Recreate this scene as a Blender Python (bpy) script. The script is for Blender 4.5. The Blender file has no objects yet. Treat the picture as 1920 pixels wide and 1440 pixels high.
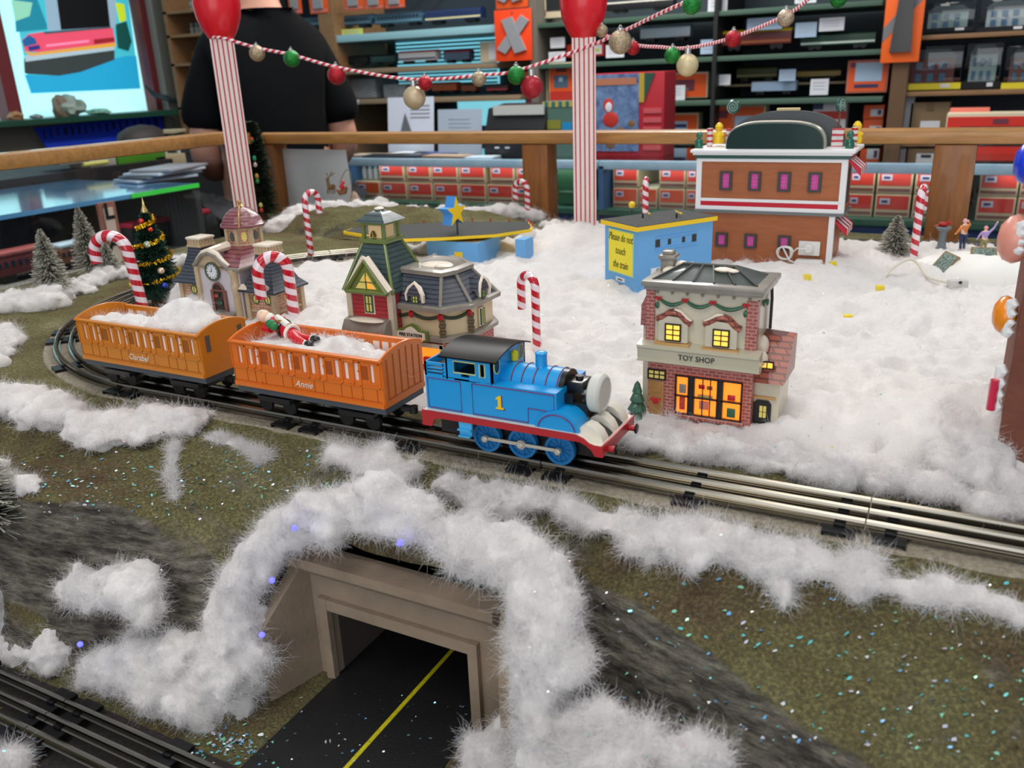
import bpy, bmesh, math, random
import numpy as np
from mathutils import Vector, Matrix, noise, Euler
PI = math.pi
rnd = random.Random(7)
SC = bpy.context.scene
COL = SC.collection
# ---------------------------------------------------------------- camera
# x runs along the straight front track, y away from the viewer, z up (metres)
F = 1600.0
CAM = Vector((0, -0.5343, 1.45))
PITCH, ROLL, YAW = math.radians(19.9), math.radians(2.3), math.radians(28.3)
def _axes():
    fw = Vector((0, math.cos(PITCH), -math.sin(PITCH))); r0 = Vector((1, 0, 0)); u0 = r0.cross(fw)
    r = r0*math.cos(ROLL) - u0*math.sin(ROLL); u = u0*math.cos(ROLL) + r0*math.sin(ROLL)
    R = Matrix.Rotation(YAW, 3, 'Z')
    return R @ fw, R @ r, R @ u
FW, RT, UP = _axes()
def ray(px, py): return FW + RT*((px-960)/F) - UP*((py-720)/F)
def on_z(px, py, z):
    d = ray(px, py); return CAM + d*((z-CAM.z)/d.z)
def on_y(px, py, y):
    d = ray(px, py); return CAM + d*((y-CAM.y)/d.y)
def on_x(px, py, x):
    d = ray(px, py); return CAM + d*((x-CAM.x)/d.x)
cd = bpy.data.cameras.new('camera'); co = bpy.data.objects.new('camera', cd); COL.objects.link(co)
cd.sensor_width = 36; cd.lens = F/1920*36; cd.clip_start = .02; cd.clip_end = 50
M4 = Matrix((RT, UP, -FW)).transposed().to_4x4(); M4.translation = CAM
co.matrix_world = M4
cd.dof.use_dof = True; cd.dof.focus_distance = .80; cd.dof.aperture_fstop = 10.5
SC.camera = co
SC.view_settings.view_transform = 'Standard'; SC.view_settings.look = 'None'
SC.view_settings.gamma = 1; SC.view_settings.use_curve_mapping = False
SC.view_settings.exposure = 0.0
SC.cycles.max_bounces = 8; SC.cycles.diffuse_bounces = 5; SC.cycles.glossy_bounces = 4
SC.cycles.transparent_max_bounces = 16; SC.cycles.transmission_bounces = 6
SC.cycles.sample_clamp_indirect = 6; SC.cycles.caustics_reflective = False; SC.cycles.caustics_refractive = False
# ---------------------------------------------------------------- materials
def lin(c):
    return tuple((v/12.92 if v <= .04045 else ((v+.055)/1.055)**2.4) for v in [x/255 for x in c])
MATS = {}
def mat(name, col, rough=.5, metal=0.0, noise_=0.0, ns=60, bump=0.0, bs=200, coat=0.0, emit=0.0, ecol=None, trans=0.0, sss=0.0, spec=.5, col2=None, stretch=None):
    if name in MATS: return MATS[name]
    m = bpy.data.materials.new(name); m.use_nodes = True; nt = m.node_tree; N = nt.nodes; Lk = nt.links
    b = N['Principled BSDF']; c = lin(col)+(1,)
    b.inputs['Base Color'].default_value = c
    b.inputs['Roughness'].default_value = rough; b.inputs['Metallic'].default_value = metal
    b.inputs['Coat Weight'].default_value = coat; b.inputs['Specular IOR Level'].default_value = spec
    b.inputs['Coat Roughness'].default_value = .08
    if emit:
        b.inputs['Emission Color'].default_value = lin(ecol or col)+(1,); b.inputs['Emission Strength'].default_value = emit
    if trans: b.inputs['Transmission Weight'].default_value = trans
    if sss:
        b.inputs['Subsurface Weight'].default_value = sss; b.inputs['Subsurface Radius'].default_value = (.01, .01, .01); b.inputs['Subsurface Scale'].default_value = .5
    tc = None
    def coords():
        t = N.new('ShaderNodeTexCoord'); mp = N.new('ShaderNodeMapping'); Lk.new(t.outputs['Object'], mp.inputs['Vector'])
        if stretch: mp.inputs['Scale'].default_value = stretch
        return mp
    if noise_ or col2:
        tc = coords(); n = N.new('ShaderNodeTexNoise'); n.inputs['Scale'].default_value = ns; n.inputs['Detail'].default_value = 6; n.inputs['Roughness'].default_value = .65
        Lk.new(tc.outputs[0], n.inputs['Vector'])
        mx = N.new('ShaderNodeMix'); mx.data_type = 'RGBA'
        c2 = lin(col2)+(1,) if col2 else tuple(x*(1-noise_) for x in c[:3])+(1,)
        mx.inputs[6].default_value = c; mx.inputs[7].default_value = c2
        rp = N.new('ShaderNodeMapRange'); rp.inputs[1].default_value = .35; rp.inputs[2].default_value = .65
        Lk.new(n.outputs['Fac'], rp.inputs[0]); Lk.new(rp.outputs[0], mx.inputs[0]); Lk.new(mx.outputs[2], b.inputs['Base Color'])
    if bump:
        tc = tc or coords(); n = N.new('ShaderNodeTexNoise'); n.inputs['Scale'].default_value = bs; n.inputs['Detail'].default_value = 5
        Lk.new(tc.outputs[0], n.inputs['Vector']); bp = N.new('ShaderNodeBump'); bp.inputs['Strength'].default_value = bump; bp.inputs['Distance'].default_value = .003
        Lk.new(n.outputs['Fac'], bp.inputs['Height']); Lk.new(bp.outputs[0], b.inputs['Normal'])
    MATS[name] = m; return m
def striped(name, base, line, axis=2, period=.004, duty=.2, rough=.4, bump=.5, coat=0.0):
    """grooved surface: thin lines (shingles, boards) across one object axis"""
    if name in MATS: return MATS[name]
    m = mat(name, base, rough, noise_=.25, ns=120, coat=coat); nt = m.node_tree; N = nt.nodes; Lk = nt.links; b = N['Principled BSDF']
    t = N.new('ShaderNodeTexCoord'); sp = N.new('ShaderNodeSeparateXYZ'); Lk.new(t.outputs['Object'], sp.inputs[0])
    nz = N.new('ShaderNodeTexNoise'); nz.inputs['Scale'].default_value = 150; Lk.new(t.outputs['Object'], nz.inputs['Vector'])
    a = N.new('ShaderNodeMath'); a.operation = 'MULTIPLY_ADD'; a.inputs[1].default_value = .0012; Lk.new(nz.outputs['Fac'], a.inputs[0]); Lk.new(sp.outputs[axis], a.inputs[2])
    d = N.new('ShaderNodeMath'); d.operation = 'DIVIDE'; d.inputs[1].default_value = period; Lk.new(a.outputs[0], d.inputs[0])
    f = N.new('ShaderNodeMath'); f.operation = 'FRACT'; Lk.new(d.outputs[0], f.inputs[0])
    g = N.new('ShaderNodeMath'); g.operation = 'LESS_THAN'; g.inputs[1].default_value = duty; Lk.new(f.outputs[0], g.inputs[0])
    old = b.inputs['Base Color'].links[0].from_socket
    mx = N.new('ShaderNodeMix'); mx.data_type = 'RGBA'; Lk.new(g.outputs[0], mx.inputs[0]); Lk.new(old, mx.inputs[6]); mx.inputs[7].default_value = lin(line)+(1,)
    Lk.new(mx.outputs[2], b.inputs['Base Color'])
    bp = N.new('ShaderNodeBump'); bp.inputs['Strength'].default_value = bump; bp.inputs['Distance'].default_value = .001; bp.invert = True
    Lk.new(f.outputs[0], bp.inputs['Height']); Lk.new(bp.outputs[0], b.inputs['Normal'])
    return m
def bricks(name, c1, c2, mortar, w=.006, h=.0028, rough=.45, coat=.3, vert='xz'):
    if name in MATS: return MATS[name]
    m = mat(name, c1, rough, coat=coat); nt = m.node_tree; N = nt.nodes; Lk = nt.links; b = N['Principled BSDF']
    t = N.new('ShaderNodeTexCoord'); sp = N.new('ShaderNodeSeparateXYZ'); Lk.new(t.outputs['Object'], sp.inputs[0])
    ad = N.new('ShaderNodeMath'); ad.operation = 'ADD'; Lk.new(sp.outputs[0], ad.inputs[0]); Lk.new(sp.outputs[1], ad.inputs[1])
    cb = N.new('ShaderNodeCombineXYZ'); Lk.new(ad.outputs[0], cb.inputs[0]); Lk.new(sp.outputs[2], cb.inputs[1])
    k = N.new('ShaderNodeTexBrick'); k.inputs['Scale'].default_value = 1; k.inputs['Brick Width'].default_value = w; k.inputs['Row Height'].default_value = h
    k.inputs['Mortar Size'].default_value = h*.16; k.inputs['Color1'].default_value = lin(c1)+(1,); k.inputs['Color2'].default_value = lin(c2)+(1,); k.inputs['Mortar'].default_value = lin(mortar)+(1,)
    Lk.new(cb.outputs[0], k.inputs['Vector']); Lk.new(k.outputs['Color'], b.inputs['Base Color'])
    bp = N.new('ShaderNodeBump'); bp.inputs['Strength'].default_value = .6; bp.inputs['Distance'].default_value = .0008; bp.invert = True
    Lk.new(k.outputs['Fac'], bp.inputs['Height']); Lk.new(bp.outputs[0], b.inputs['Normal'])
    return m
def swirl(name, c1, c2, turns, twist, duty=.5, rough=.25, coat=.6, axis=2, flute=0):
    """stripes winding round an object's own axis (or running along it when twist is 0)"""
    if name in MATS: return MATS[name]
    m = mat(name, c1, rough, coat=coat); nt = m.node_tree; N = nt.nodes; Lk = nt.links; b = N['Principled BSDF']
    t = N.new('ShaderNodeUVMap'); sp = N.new('ShaderNodeSeparateXYZ'); Lk.new(t.outputs[0], sp.inputs[0])
    a = N.new('ShaderNodeMath'); a.operation = 'MULTIPLY'; a.inputs[1].default_value = turns; Lk.new(sp.outputs[0], a.inputs[0])
    c = N.new('ShaderNodeMath'); c.operation = 'MULTIPLY_ADD'; c.inputs[1].default_value = twist; Lk.new(sp.outputs[1], c.inputs[0]); Lk.new(a.outputs[0], c.inputs[2])
    f = N.new('ShaderNodeMath'); f.operation = 'FRACT'; Lk.new(c.outputs[0], f.inputs[0])
    g = N.new('ShaderNodeMath'); g.operation = 'LESS_THAN'; g.inputs[1].default_value = duty; Lk.new(f.outputs[0], g.inputs[0])
    mx = N.new('ShaderNodeMix'); mx.data_type = 'RGBA'; Lk.new(g.outputs[0], mx.inputs[0]); mx.inputs[6].default_value = lin(c1)+(1,); mx.inputs[7].default_value = lin(c2)+(1,)
    Lk.new(mx.outputs[2], b.inputs['Base Color'])
    return m
def glass(name, tint=(245, 250, 250), refl=1.0):
    if name in MATS: return MATS[name]
    m = bpy.data.materials.new(name); m.use_nodes = True; nt = m.node_tree; N = nt.nodes; Lk = nt.links
    N.remove(N['Principled BSDF']); o = N['Material Output']
    tr = N.new('ShaderNodeBsdfTransparent'); tr.inputs[0].default_value = lin(tint)+(1,)
    gl = N.new('ShaderNodeBsdfGlossy'); gl.inputs['Roughness'].default_value = .02
    fr = N.new('ShaderNodeFresnel'); fr.inputs[0].default_value = 1.45
    mu = N.new('ShaderNodeMath'); mu.operation = 'MULTIPLY'; mu.inputs[1].default_value = refl; Lk.new(fr.outputs[0], mu.inputs[0])
    ge = N.new('ShaderNodeNewGeometry'); iv = N.new('ShaderNodeMath'); iv.operation = 'SUBTRACT'; iv.inputs[0].default_value = 1; Lk.new(ge.outputs['Backfacing'], iv.inputs[1]); m2 = N.new('ShaderNodeMath'); m2.operation = 'MULTIPLY'; Lk.new(mu.outputs[0], m2.inputs[0]); Lk.new(iv.outputs[0], m2.inputs[1])
    mx = N.new('ShaderNodeMixShader'); Lk.new(m2.outputs[0], mx.inputs[0]); Lk.new(tr.outputs[0], mx.inputs[1]); Lk.new(gl.outputs[0], mx.inputs[2]); Lk.new(mx.outputs[0], o.inputs[0])
    MATS[name] = m; return m
# ---------------------------------------------------------------- mesh builder
class MB:
    def __init__(s): s.b = bmesh.new(); s.uv = s.b.loops.layers.uv.new('UVMap')
    def _xf(s, vs, M):
        if M is not None: bmesh.ops.transform(s.b, matrix=M, verts=vs)
    def box(s, c, d, rz=0, bev=0.0, M=None, taper=None):
        r = bmesh.ops.create_cube(s.b, size=1)['verts']
        for v in r:
            k = 1.0
            if taper is not None and v.co.z > 0: k = taper
            v.co = Vector((v.co.x*d[0]*k, v.co.y*d[1]*k, v.co.z*d[2]))
        if bev:
            es = list({e for v in r for e in v.link_edges})
            q = bmesh.ops.bevel(s.b, geom=es, offset=bev, segments=2, affect='EDGES', profile=.6)
            r = list({v for f in q['faces'] for v in f.verts} | {v for v in r if v.is_valid})
        T = Matrix.Translation(Vector(c)) @ Matrix.Rotation(rz, 4, 'Z')
        s._xf(r, T); s._xf(r, M); return s
    def b2(s, x0, x1, y0, y1, z0, z1, bev=0.0, M=None):
        return s.box(((x0+x1)/2, (y0+y1)/2, (z0+z1)/2), (abs(x1-x0), abs(y1-y0), abs(z1-z0)), 0, bev, M)
    def tube(s, pts, r, n=10, closed=False, caps=True, M=None, vlen=None):
        pts = [Vector(p) for p in pts]; k = len(pts); rr = r if isinstance(r, (list, tuple)) else [r]*k
        rings = []; up = None; L = 0; Ls = []
        for i, p in enumerate(pts):
            if i: L += (p-pts[i-1]).length
            Ls.append(L)
            if closed: t = pts[(i+1) % k]-pts[i-1]
            else: t = pts[min(i+1, k-1)]-pts[max(i-1, 0)]
            t.normalize()
            if up is None:
                up = Vector((0, 0, 1)) if abs(t.z) < .9 else Vector((1, 0, 0))
            a = up - t*up.dot(t)
            if a.length < 1e-6: a = t.orthogonal()
            a.normalize(); up = a; bb = t.cross(a)
            rings.append([s.b.verts.new(p + (a*math.cos(2*PI*j/n)+bb*math.sin(2*PI*j/n))*rr[i]) for j in range(n)])
        V = vlen or (L if L else 1)
        for i in range(k if closed else k-1):
            A, B = rings[i], rings[(i+1) % k]
            for j in range(n):
                f = s.b.faces.new((A[j], A[(j+1) % n], B[(j+1) % n], B[j])); f.smooth = True
                vb = Ls[(i+1) % k] if (i+1) < k else L
                for lp, (u, v) in zip(f.loops, ((j/n, Ls[i]), ((j+1)/n, Ls[i]), ((j+1)/n, vb), (j/n, vb))): lp[s.uv].uv = (u, v/V)
        if caps and not closed:
            s.b.faces.new(list(reversed(rings[0]))); s.b.faces.new(rings[-1])
        s._xf([v for R in rings for v in R], M); return s
    def cyl(s, p0, p1, r0, r1=None, n=20, M=None): return s.tube([p0, p1], [r0, r0 if r1 is None else r1], n, M=M)
    def lathe(s, prof, n=24, c=(0, 0, 0), M=None, sx=1, sy=1):
        rings = []
        for (r, z) in prof:
            if r < 1e-7: rings.append([s.b.verts.new((c[0], c[1], c[2]+z))])
            else: rings.append([s.b.verts.new((c[0]+r*sx*math.cos(2*PI*j/n), c[1]+r*sy*math.sin(2*PI*j/n), c[2]+z)) for j in range(n)])
        m = max(1, len(prof)-1)
        for i in range(len(rings)-1):
            A, B = rings[i], rings[i+1]
            for j in range(n):
                if len(A) == 1 and len(B) == 1: continue
                if len(A) == 1: f = s.b.faces.new((A[0], B[(j+1) % n], B[j])); uvs = ((j/n, i/m), ((j+1)/n, (i+1)/m), (j/n, (i+1)/m))
                elif len(B) == 1: f = s.b.faces.new((A[j], A[(j+1) % n], B[0])); uvs = ((j/n, i/m), ((j+1)/n, i/m), (j/n, (i+1)/m))
                else: f = s.b.faces.new((A[j], A[(j+1) % n], B[(j+1) % n], B[j])); uvs = ((j/n, i/m), ((j+1)/n, i/m), ((j+1)/n, (i+1)/m), (j/n, (i+1)/m))
                f.smooth = True
                for lp, uv in zip(f.loops, uvs): lp[s.uv].uv = uv
        for R, rev in ((rings[0], True), (rings[-1], False)):
            if len(R) > 2 and prof[0] != prof[-1]: s.b.faces.new(list(reversed(R)) if rev else R)
        s._xf([v for R in rings for v in R], M); return s
    def prism(s, poly, lo, hi, ax='y', M=None):
        """poly in the plane across ax; extruded lo..hi along ax"""
        def P(u, v, w): return {'y': (u, w, v), 'x': (w, u, v), 'z': (u, v, w)}[ax]
        A = [s.b.verts.new(P(u, v, lo)) for u, v in poly]; B = [s.b.verts.new(P(u, v, hi)) for u, v in poly]; n = len(poly)
        fs = [s.b.faces.new(A), s.b.faces.new(list(reversed(B)))]
        for i in range(n): fs.append(s.b.faces.new((A[i], B[i], B[(i+1) % n], A[(i+1) % n])))
        bmesh.ops.recalc_face_normals(s.b, faces=fs); s._xf(A+B, M); return s
    def loft(s, rings, caps=True, closed=True, smooth=True, M=None):
        R = [[s.b.verts.new(p) for p in r] for r in rings]; n = len(R[0]); fs = []
        for i in range(len(R)-1):
            for j in range(n if closed else n-1):
                f = s.b.faces.new((R[i][j], R[i][(j+1) % n], R[i+1][(j+1) % n], R[i+1][j])); f.smooth = smooth; fs.append(f)
        if caps: fs += [s.b.faces.new(list(reversed(R[0]))), s.b.faces.new(R[-1])]
        bmesh.ops.recalc_face_normals(s.b, faces=fs); s._xf([v for r in R for v in r], M); return s
    def ball(s, c, r, sub=2, sc=(1, 1, 1), M=None, rot=None):
        v = bmesh.ops.create_icosphere(s.b, subdivisions=sub, radius=1)['verts']
        T = Matrix.Translation(Vector(c))
        if rot is not None: T = T @ rot.to_4x4()
        T = T @ Matrix.Diagonal((r*sc[0], r*sc[1], r*sc[2], 1))
        for x in v:
            for f in x.link_faces: f.smooth = True
        s._xf(v, T); s._xf(v, M); return s
    def face(s, pts):
        s.b.faces.new([s.b.verts.new(p) for p in pts]); return s
    def build(s, name, m, parent=None, sharp=.6, local=False):
        me = bpy.data.meshes.new(name); s.b.to_mesh(me); s.b.free()
        o = bpy.data.objects.new(name, me); COL.objects.link(o)
        for q in (m if isinstance(m, (list, tuple)) else [m]): me.materials.append(q)
        if sharp:
            try: me.set_sharp_from_angle(angle=sharp)
            except Exception: pass
        if parent is not None:
            if not local: me.transform(root_matrix(parent).inverted())
            o.parent = parent
        return o
def root_matrix(o):
    while o.parent is not None: o = o.parent
    return Matrix.Translation(o.location) @ o.rotation_euler.to_matrix().to_4x4()
def tag(o, label=None, cat=None, group=None, kind=None):
    for k, v in (('label', label), ('category', cat), ('group', group), ('kind', kind)):
        if v: o[k] = v
    return o
def thing(name, loc, label, cat, group=None, rz=0, kind=None):
    o = bpy.data.objects.new(name, None); COL.objects.link(o); o.location = loc; o.rotation_euler = (0, 0, rz); o.empty_display_size = .02
    return tag(o, label, cat, group, kind)
KIDS = {}
def copy_tree(o, loc=None, rz=None, label=None, group=None, scale=None):
    kids = [c for c in COL.objects if c.parent == o]
    c = o.copy(); COL.objects.link(c)
    if loc is not None: c.location = loc
    if rz is not None: c.rotation_euler = (0, 0, rz)
    if label: c['label'] = label
    if group: c['group'] = group
    if scale: c.scale = (scale, scale, scale)
    for k in kids:
        d = k.copy(); COL.objects.link(d); d.parent = c
        for g in [q for q in COL.objects if q.parent == k]:
            h = g.copy(); COL.objects.link(h); h.parent = d
    return c
def struct(name, mb, m, **k):
    o = mb.build(name, m, **k); o['kind'] = 'structure'; return o
def lettering(txt, size, m, parent, M, name='lettering', shear=0.0, depth=.0003, bold=0.0, sx=1.0):
    cu = bpy.data.curves.new(name, 'FONT'); cu.body = txt; cu.size = size; cu.align_x = 'CENTER'; cu.align_y = 'CENTER'; cu.extrude = depth; cu.shear = shear; cu.offset = bold; cu.resolution_u = 3
    t = bpy.data.objects.new('tmp', cu); COL.objects.link(t); bpy.context.view_layer.update()
    me = bpy.data.meshes.new_from_object(t.evaluated_get(bpy.context.evaluated_depsgraph_get())); bpy.data.objects.remove(t); bpy.data.curves.remove(cu)
    me.transform(Matrix.Diagonal((sx, 1, 1, 1))); me.transform(M); me.materials.clear(); me.materials.append(m)
    o = bpy.data.objects.new(name, me); COL.objects.link(o)
    if parent is not None:
        me.transform(root_matrix(parent).inverted()); o.parent = parent
    return o
def facing(loc, yaw=0.0, tilt=PI/2):
    """matrix that stands lettering upright at loc, read from -y when yaw is 0"""
    return Matrix.Translation(Vector(loc)) @ Matrix.Rotation(yaw, 4, 'Z') @ Matrix.Rotation(tilt, 4, 'X')
def fbm(x, y, z=0.0, o=4): return noise.fractal(Vector((x, y, z)), .9, 2.1, o)
ZH, D, LO = 1.18, 1.170, .9945          # rail head, deck, lower level
RC, CX, CY = .345, -.70, .345           # curve: radius and centre
# ---------------------------------------------------------------- terrain, track, cotton
def lerp(a, b, t): return a+(b-a)*t
def sst(a, b, x):
    t = min(1, max(0, (x-a)/(b-a))); return t*t*(3-2*t)
def slope_k(x):
    if x < -.40: return lerp(.25, .9, sst(-.58, -.45, x))
    return lerp(.9, .6, sst(-.24, -.13, x))
def rim_y(x):
    if x < -.44: return lerp(-.170, -.15, sst(-.7, -.5, x)) + .012*noise.noise(Vector((x*9, 1.3, 0)))
    if x < -.242: return -.093
    return max(-.19, -.082-.33*(x+.198)) + .010*noise.noise(Vector((x*11, 4.1, 0)))
def ground(x, y):
    n = .0022*fbm(x*28, y*28, 3.3, 5)
    if y > -.034: return D-.0015+n*.4
    d = -.03-y; yb = rim_y(x); z = D-.001-slope_k(x)*(-.03-max(y, yb)) + n*1.6 + .0045*sst(.0, .05, d)*(1-2*abs(noise.noise(Vector((x*13, y*30, 8)))))
    if -.45 < x < -.235: w = .004
    elif x < -.45: w = .03
    else: w = .075
    if y < yb:
        t = min(1, (yb-y)/w)
        z = lerp(z, LO, t**.8)
        if 0 < t < 1 and w > .01: z += .009*fbm(x*22, y*60, 7.7, 5)*math.sin(PI*t) + .004*noise.noise(Vector((x*40, z*260, 2)))
        if t >= 1: z = LO + n*.5
    return z
def build_ground():
    xs = list(np.arange(-1.50, -.86, .02)) + list(np.arange(-.86, .30, .0045)) + list(np.arange(.30, .72, .02))
    ys = list(np.arange(-.46, -.19, .009)) + list(np.arange(-.19, -.02, .0033)) + list(np.arange(-.02, 1.06, .03))
    b = bmesh.new(); V = [[b.verts.new((x, y, ground(x, y))) for x in xs] for y in ys]
    for j in range(len(ys)-1):
        for i in range(len(xs)-1):
            q = (V[j][i], V[j][i+1], V[j+1][i+1], V[j+1][i]); cx = sum(v.co.x for v in q)/4; cy = sum(v.co.y for v in q)/4
            zz = [v.co.z for v in q]
            if cx < (-1.305 if cy < .76 else -1.305-.17*(cy-.76)/.26): continue
            if -.446 < cx < -.244 and -.115 < cy < -.075 and max(zz)-min(zz) > .02: continue
            f = b.faces.new(q); f.smooth = True
    me = bpy.data.meshes.new('layout_ground'); b.to_mesh(me); b.free()
    o = bpy.data.objects.new('layout_ground', me); COL.objects.link(o); me.materials.append(ground_mat()); o['kind'] = 'structure'
    return o
def ground_mat():
    m = bpy.data.materials.new('moss_and_rock'); m.use_nodes = True; nt = m.node_tree; N = nt.nodes; Lk = nt.links; b = N['Principled BSDF']; b.inputs['Roughness'].default_value = .92; b.inputs['Specular IOR Level'].default_value = .2
    tc = N.new('ShaderNodeTexCoord')
    def nz(sc, det=6, ro=.65, st=None):
        n = N.new('ShaderNodeTexNoise'); n.inputs['Scale'].default_value = sc; n.inputs['Detail'].default_value = det; n.inputs['Roughness'].default_value = ro
        if st:
            mp = N.new('ShaderNodeMapping'); mp.inputs['Scale'].default_value = st; Lk.new(tc.outputs['Object'], mp.inputs[0]); Lk.new(mp.outputs[0], n.inputs[0])
        else: Lk.new(tc.outputs['Object'], n.inputs[0])
        return n
    def ramp(n, stops):
        r = N.new('ShaderNodeValToRGB'); e = r.color_ramp.elements
        while len(e) < len(stops): e.new(.5)
        for q, (p, c) in zip(e, stops): q.position = p; q.color = lin(c)+(1,)
        Lk.new(n.outputs['Fac'], r.inputs[0]); return r
    moss = ramp(nz(9, 8), [(.28, (120, 99, 80)), (.40, (154, 137, 108)), (.50, (162, 156, 114)), (.60, (174, 172, 130)), (.72, (206, 200, 170))])
    spk = ramp(nz(420, 3), [(.38, (70, 66, 48)), (.52, (142, 136, 110)), (.66, (214, 206, 180))])
    mx = N.new('ShaderNodeMix'); mx.data_type = 'RGBA'; mx.blend_type = 'OVERLAY'; mx.inputs[0].default_value = .55; Lk.new(moss.outputs[0], mx.inputs[6]); Lk.new(spk.outputs[0], mx.inputs[7])
    rock = ramp(nz(30, 9, .75, (1, 1, 5)), [(.32, (40, 37, 35)), (.45, (112, 106, 98)), (.57, (168, 160, 144)), (.70, (222, 214, 192))])
    g = N.new('ShaderNodeNewGeometry'); sp = N.new('ShaderNodeSeparateXYZ'); Lk.new(g.outputs['Normal'], sp.inputs[0])
    nn = nz(40, 4); ad = N.new('ShaderNodeMath'); ad.operation = 'MULTIPLY_ADD'; ad.inputs[1].default_value = .5; Lk.new(nn.outputs['Fac'], ad.inputs[0]); Lk.new(sp.outputs[2], ad.inputs[2])
    mr = N.new('ShaderNodeMapRange'); mr.inputs[1].default_value = .86; mr.inputs[2].default_value = 1.0; Lk.new(ad.outputs[0], mr.inputs[0])
    m2 = N.new('ShaderNodeMix'); m2.data_type = 'RGBA'; Lk.new(mr.outputs[0], m2.inputs[0]); Lk.new(rock.outputs[0], m2.inputs[6]); Lk.new(mx.outputs[2], m2.inputs[7]); Lk.new(m2.outputs[2], b.inputs['Base Color'])
    hb = nz(260, 5, .7); bp = N.new('ShaderNodeBump'); bp.inputs['Strength'].default_value = 1.0; bp.inputs['Distance'].default_value = .005; Lk.new(hb.outputs['Fac'], bp.inputs['Height'])
    hb2 = nz(60, 8, .75, (.6, 1, 3.5)); bp2 = N.new('ShaderNodeBump'); bp2.inputs['Strength'].default_value = 1.0; bp2.inputs['Distance'].default_value = .012; Lk.new(hb2.outputs['Fac'], bp2.inputs['Height']); Lk.new(bp.outputs[0], bp2.inputs['Normal']); Lk.new(bp2.outputs[0], b.inputs['Normal'])
    return m
GROUND = build_ground()
def onground(px, py, off=0.0):
    d = ray(px, py); a, k = .15, 2.5; t = a
    while t < k:
        p = CAM+d*t
        if p.z < ground(p.x, p.y)+off: break
        t += .006
    lo, hi = t-.006, t
    for _ in range(20):
        m = (lo+hi)/2; p = CAM+d*m
        if p.z < ground(p.x, p.y)+off: hi = m
        else: lo = m
    return CAM+d*hi
# ---- track
STEEL = mat('rail_steel', (150, 144, 132), .20, 1.0, noise_=.2, ns=30, stretch=(.2, 4, 4))
BLACKM = mat('tie_black', (26, 26, 28), .38, .3)
BALLAST = mat('roadbed_grey', (164, 153, 134), .95, col2=(126, 119, 102), ns=240, bump=.7, bs=400)
def arc(a0, a1, r, n, z=0): return [(CX+r*math.cos(lerp(a0, a1, i/n)), CY+r*math.sin(lerp(a0, a1, i/n)), z) for i in range(n+1)]
def prof(zb, zh):
    p = [(-.0036, zb), (.0036, zb), (.0036, zb+.0007), (.0010, zb+.0013), (.0010, zh-.0042)]
    for k in range(7):
        a = -.9+(PI+1.8)*k/6; p.append((.0023*math.cos(a), zh-.0023+.0023*math.sin(a)))
    return p+[(-.0010, zh-.0042), (-.0010, zb+.0013), (-.0036, zb+.0007)]
def sweep(mb, path, pr):
    rings = []
    for i, p in enumerate(path):
        t = Vector(path[min(i+1, len(path)-1)])-Vector(path[max(i-1, 0)]); t.z = 0; t.normalize(); nrm = Vector((-t.y, t.x, 0))
        rings.append([Vector((p[0], p[1], 0))+nrm*u+Vector((0, 0, v)) for u, v in pr])
    mb.loft(rings); return mb
def tie(parent, p, a, zb):
    mb = MB(); M = Matrix.Translation((p[0], p[1], zb)) @ Matrix.Rotation(a, 4, 'Z')
    mb.b2(-.0095, .0095, -.0290, .0290, -.0010, .0, M=M); mb.b2(-.0095, -.0080, -.0290, .0290, -.0038, -.001, M=M); mb.b2(.0080, .0095, -.0290, .0290, -.0038, -.001, M=M)
    for u in (-.0158, 0, .0158): mb.b2(-.0035, .0035, u-.0048, u+.0048, 0, .0022, bev=.0006, M=M)
    mb.b2(-.0030, .0030, -.0045, .0045, .0022, .0026, M=M)
    return mb.build('tie', BLACKM, parent)
def section(path, ties, label, group, zh=ZH):
    mid = path[len(path)//2]; t = thing('track_section', (mid[0], mid[1], zh-.0103), label, 'track', group); zb = zh-.0066
    for off in (-.0158, 0, .0158):
        q = []
        for i, p in enumerate(path):
            d = Vector(path[min(i+1, len(path)-1)])-Vector(path[max(i-1, 0)]); d.z = 0; d.normalize(); q.append((p[0]-d.y*off, p[1]+d.x*off, 0))
        sweep(MB(), q, prof(zb, zh)).build('rail', STEEL, t)
    for f in ties:
        k = f*(len(path)-1); i = min(int(k), len(path)-2); p = Vector(path[i]).lerp(Vector(path[i+1]), k-i); d = Vector(path[i+1])-Vector(path[i]); tie(t, p, math.atan2(d.y, d.x), zb)
    return t
G1 = 'three-rail track sections of the front loop'
sj = [-.713, -.487, -.2565, -.031, .195, .42]
sl = ['straight track section under the leftmost orange coach', 'straight track section under the orange coach next to the engine', 'straight track section under the blue engine\'s wheels', 'straight shiny track section right of the engine, between two rail joints', 'straight shiny track section leaving the picture at the right edge']
for a, b, l in zip(sj, sj[1:], sl): section([(lerp(a+.0004, b-.0004, i/4), 0, 0) for i in range(5)], (.065, .5, .935), l, G1)
for k, l in enumerate(['curved track section nearest the last coach', 'curved track section at the outer left bend', 'curved track section bending behind the striped candy cane', 'curved track section on the far side of the bend, half under cotton']):
    a0 = -PI/2-k*PI/4
    sec = section(arc(a0-.002, a0-(PI/4 if k < 3 else .34)+.002, RC, 14), (.07, .5, .93), l, G1)
bp0, bp1 = Vector((-.62, .865, 0)), Vector((.42, .99, 0))
for k in range(4): section([bp0.lerp(bp1, (k+i/4*.996)/4) for i in range(5)], (.065, .5, .935), ['back track section hidden behind the blue kiosk', 'back track section behind the brown candy store', 'back track section behind the small flocked tree by the back rail', 'back track section behind the waving figurines'][k], 'three-rail track along the back rail')
ly = -.2415; lj = [-.98, -.795, -.5685, -.342]
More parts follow.
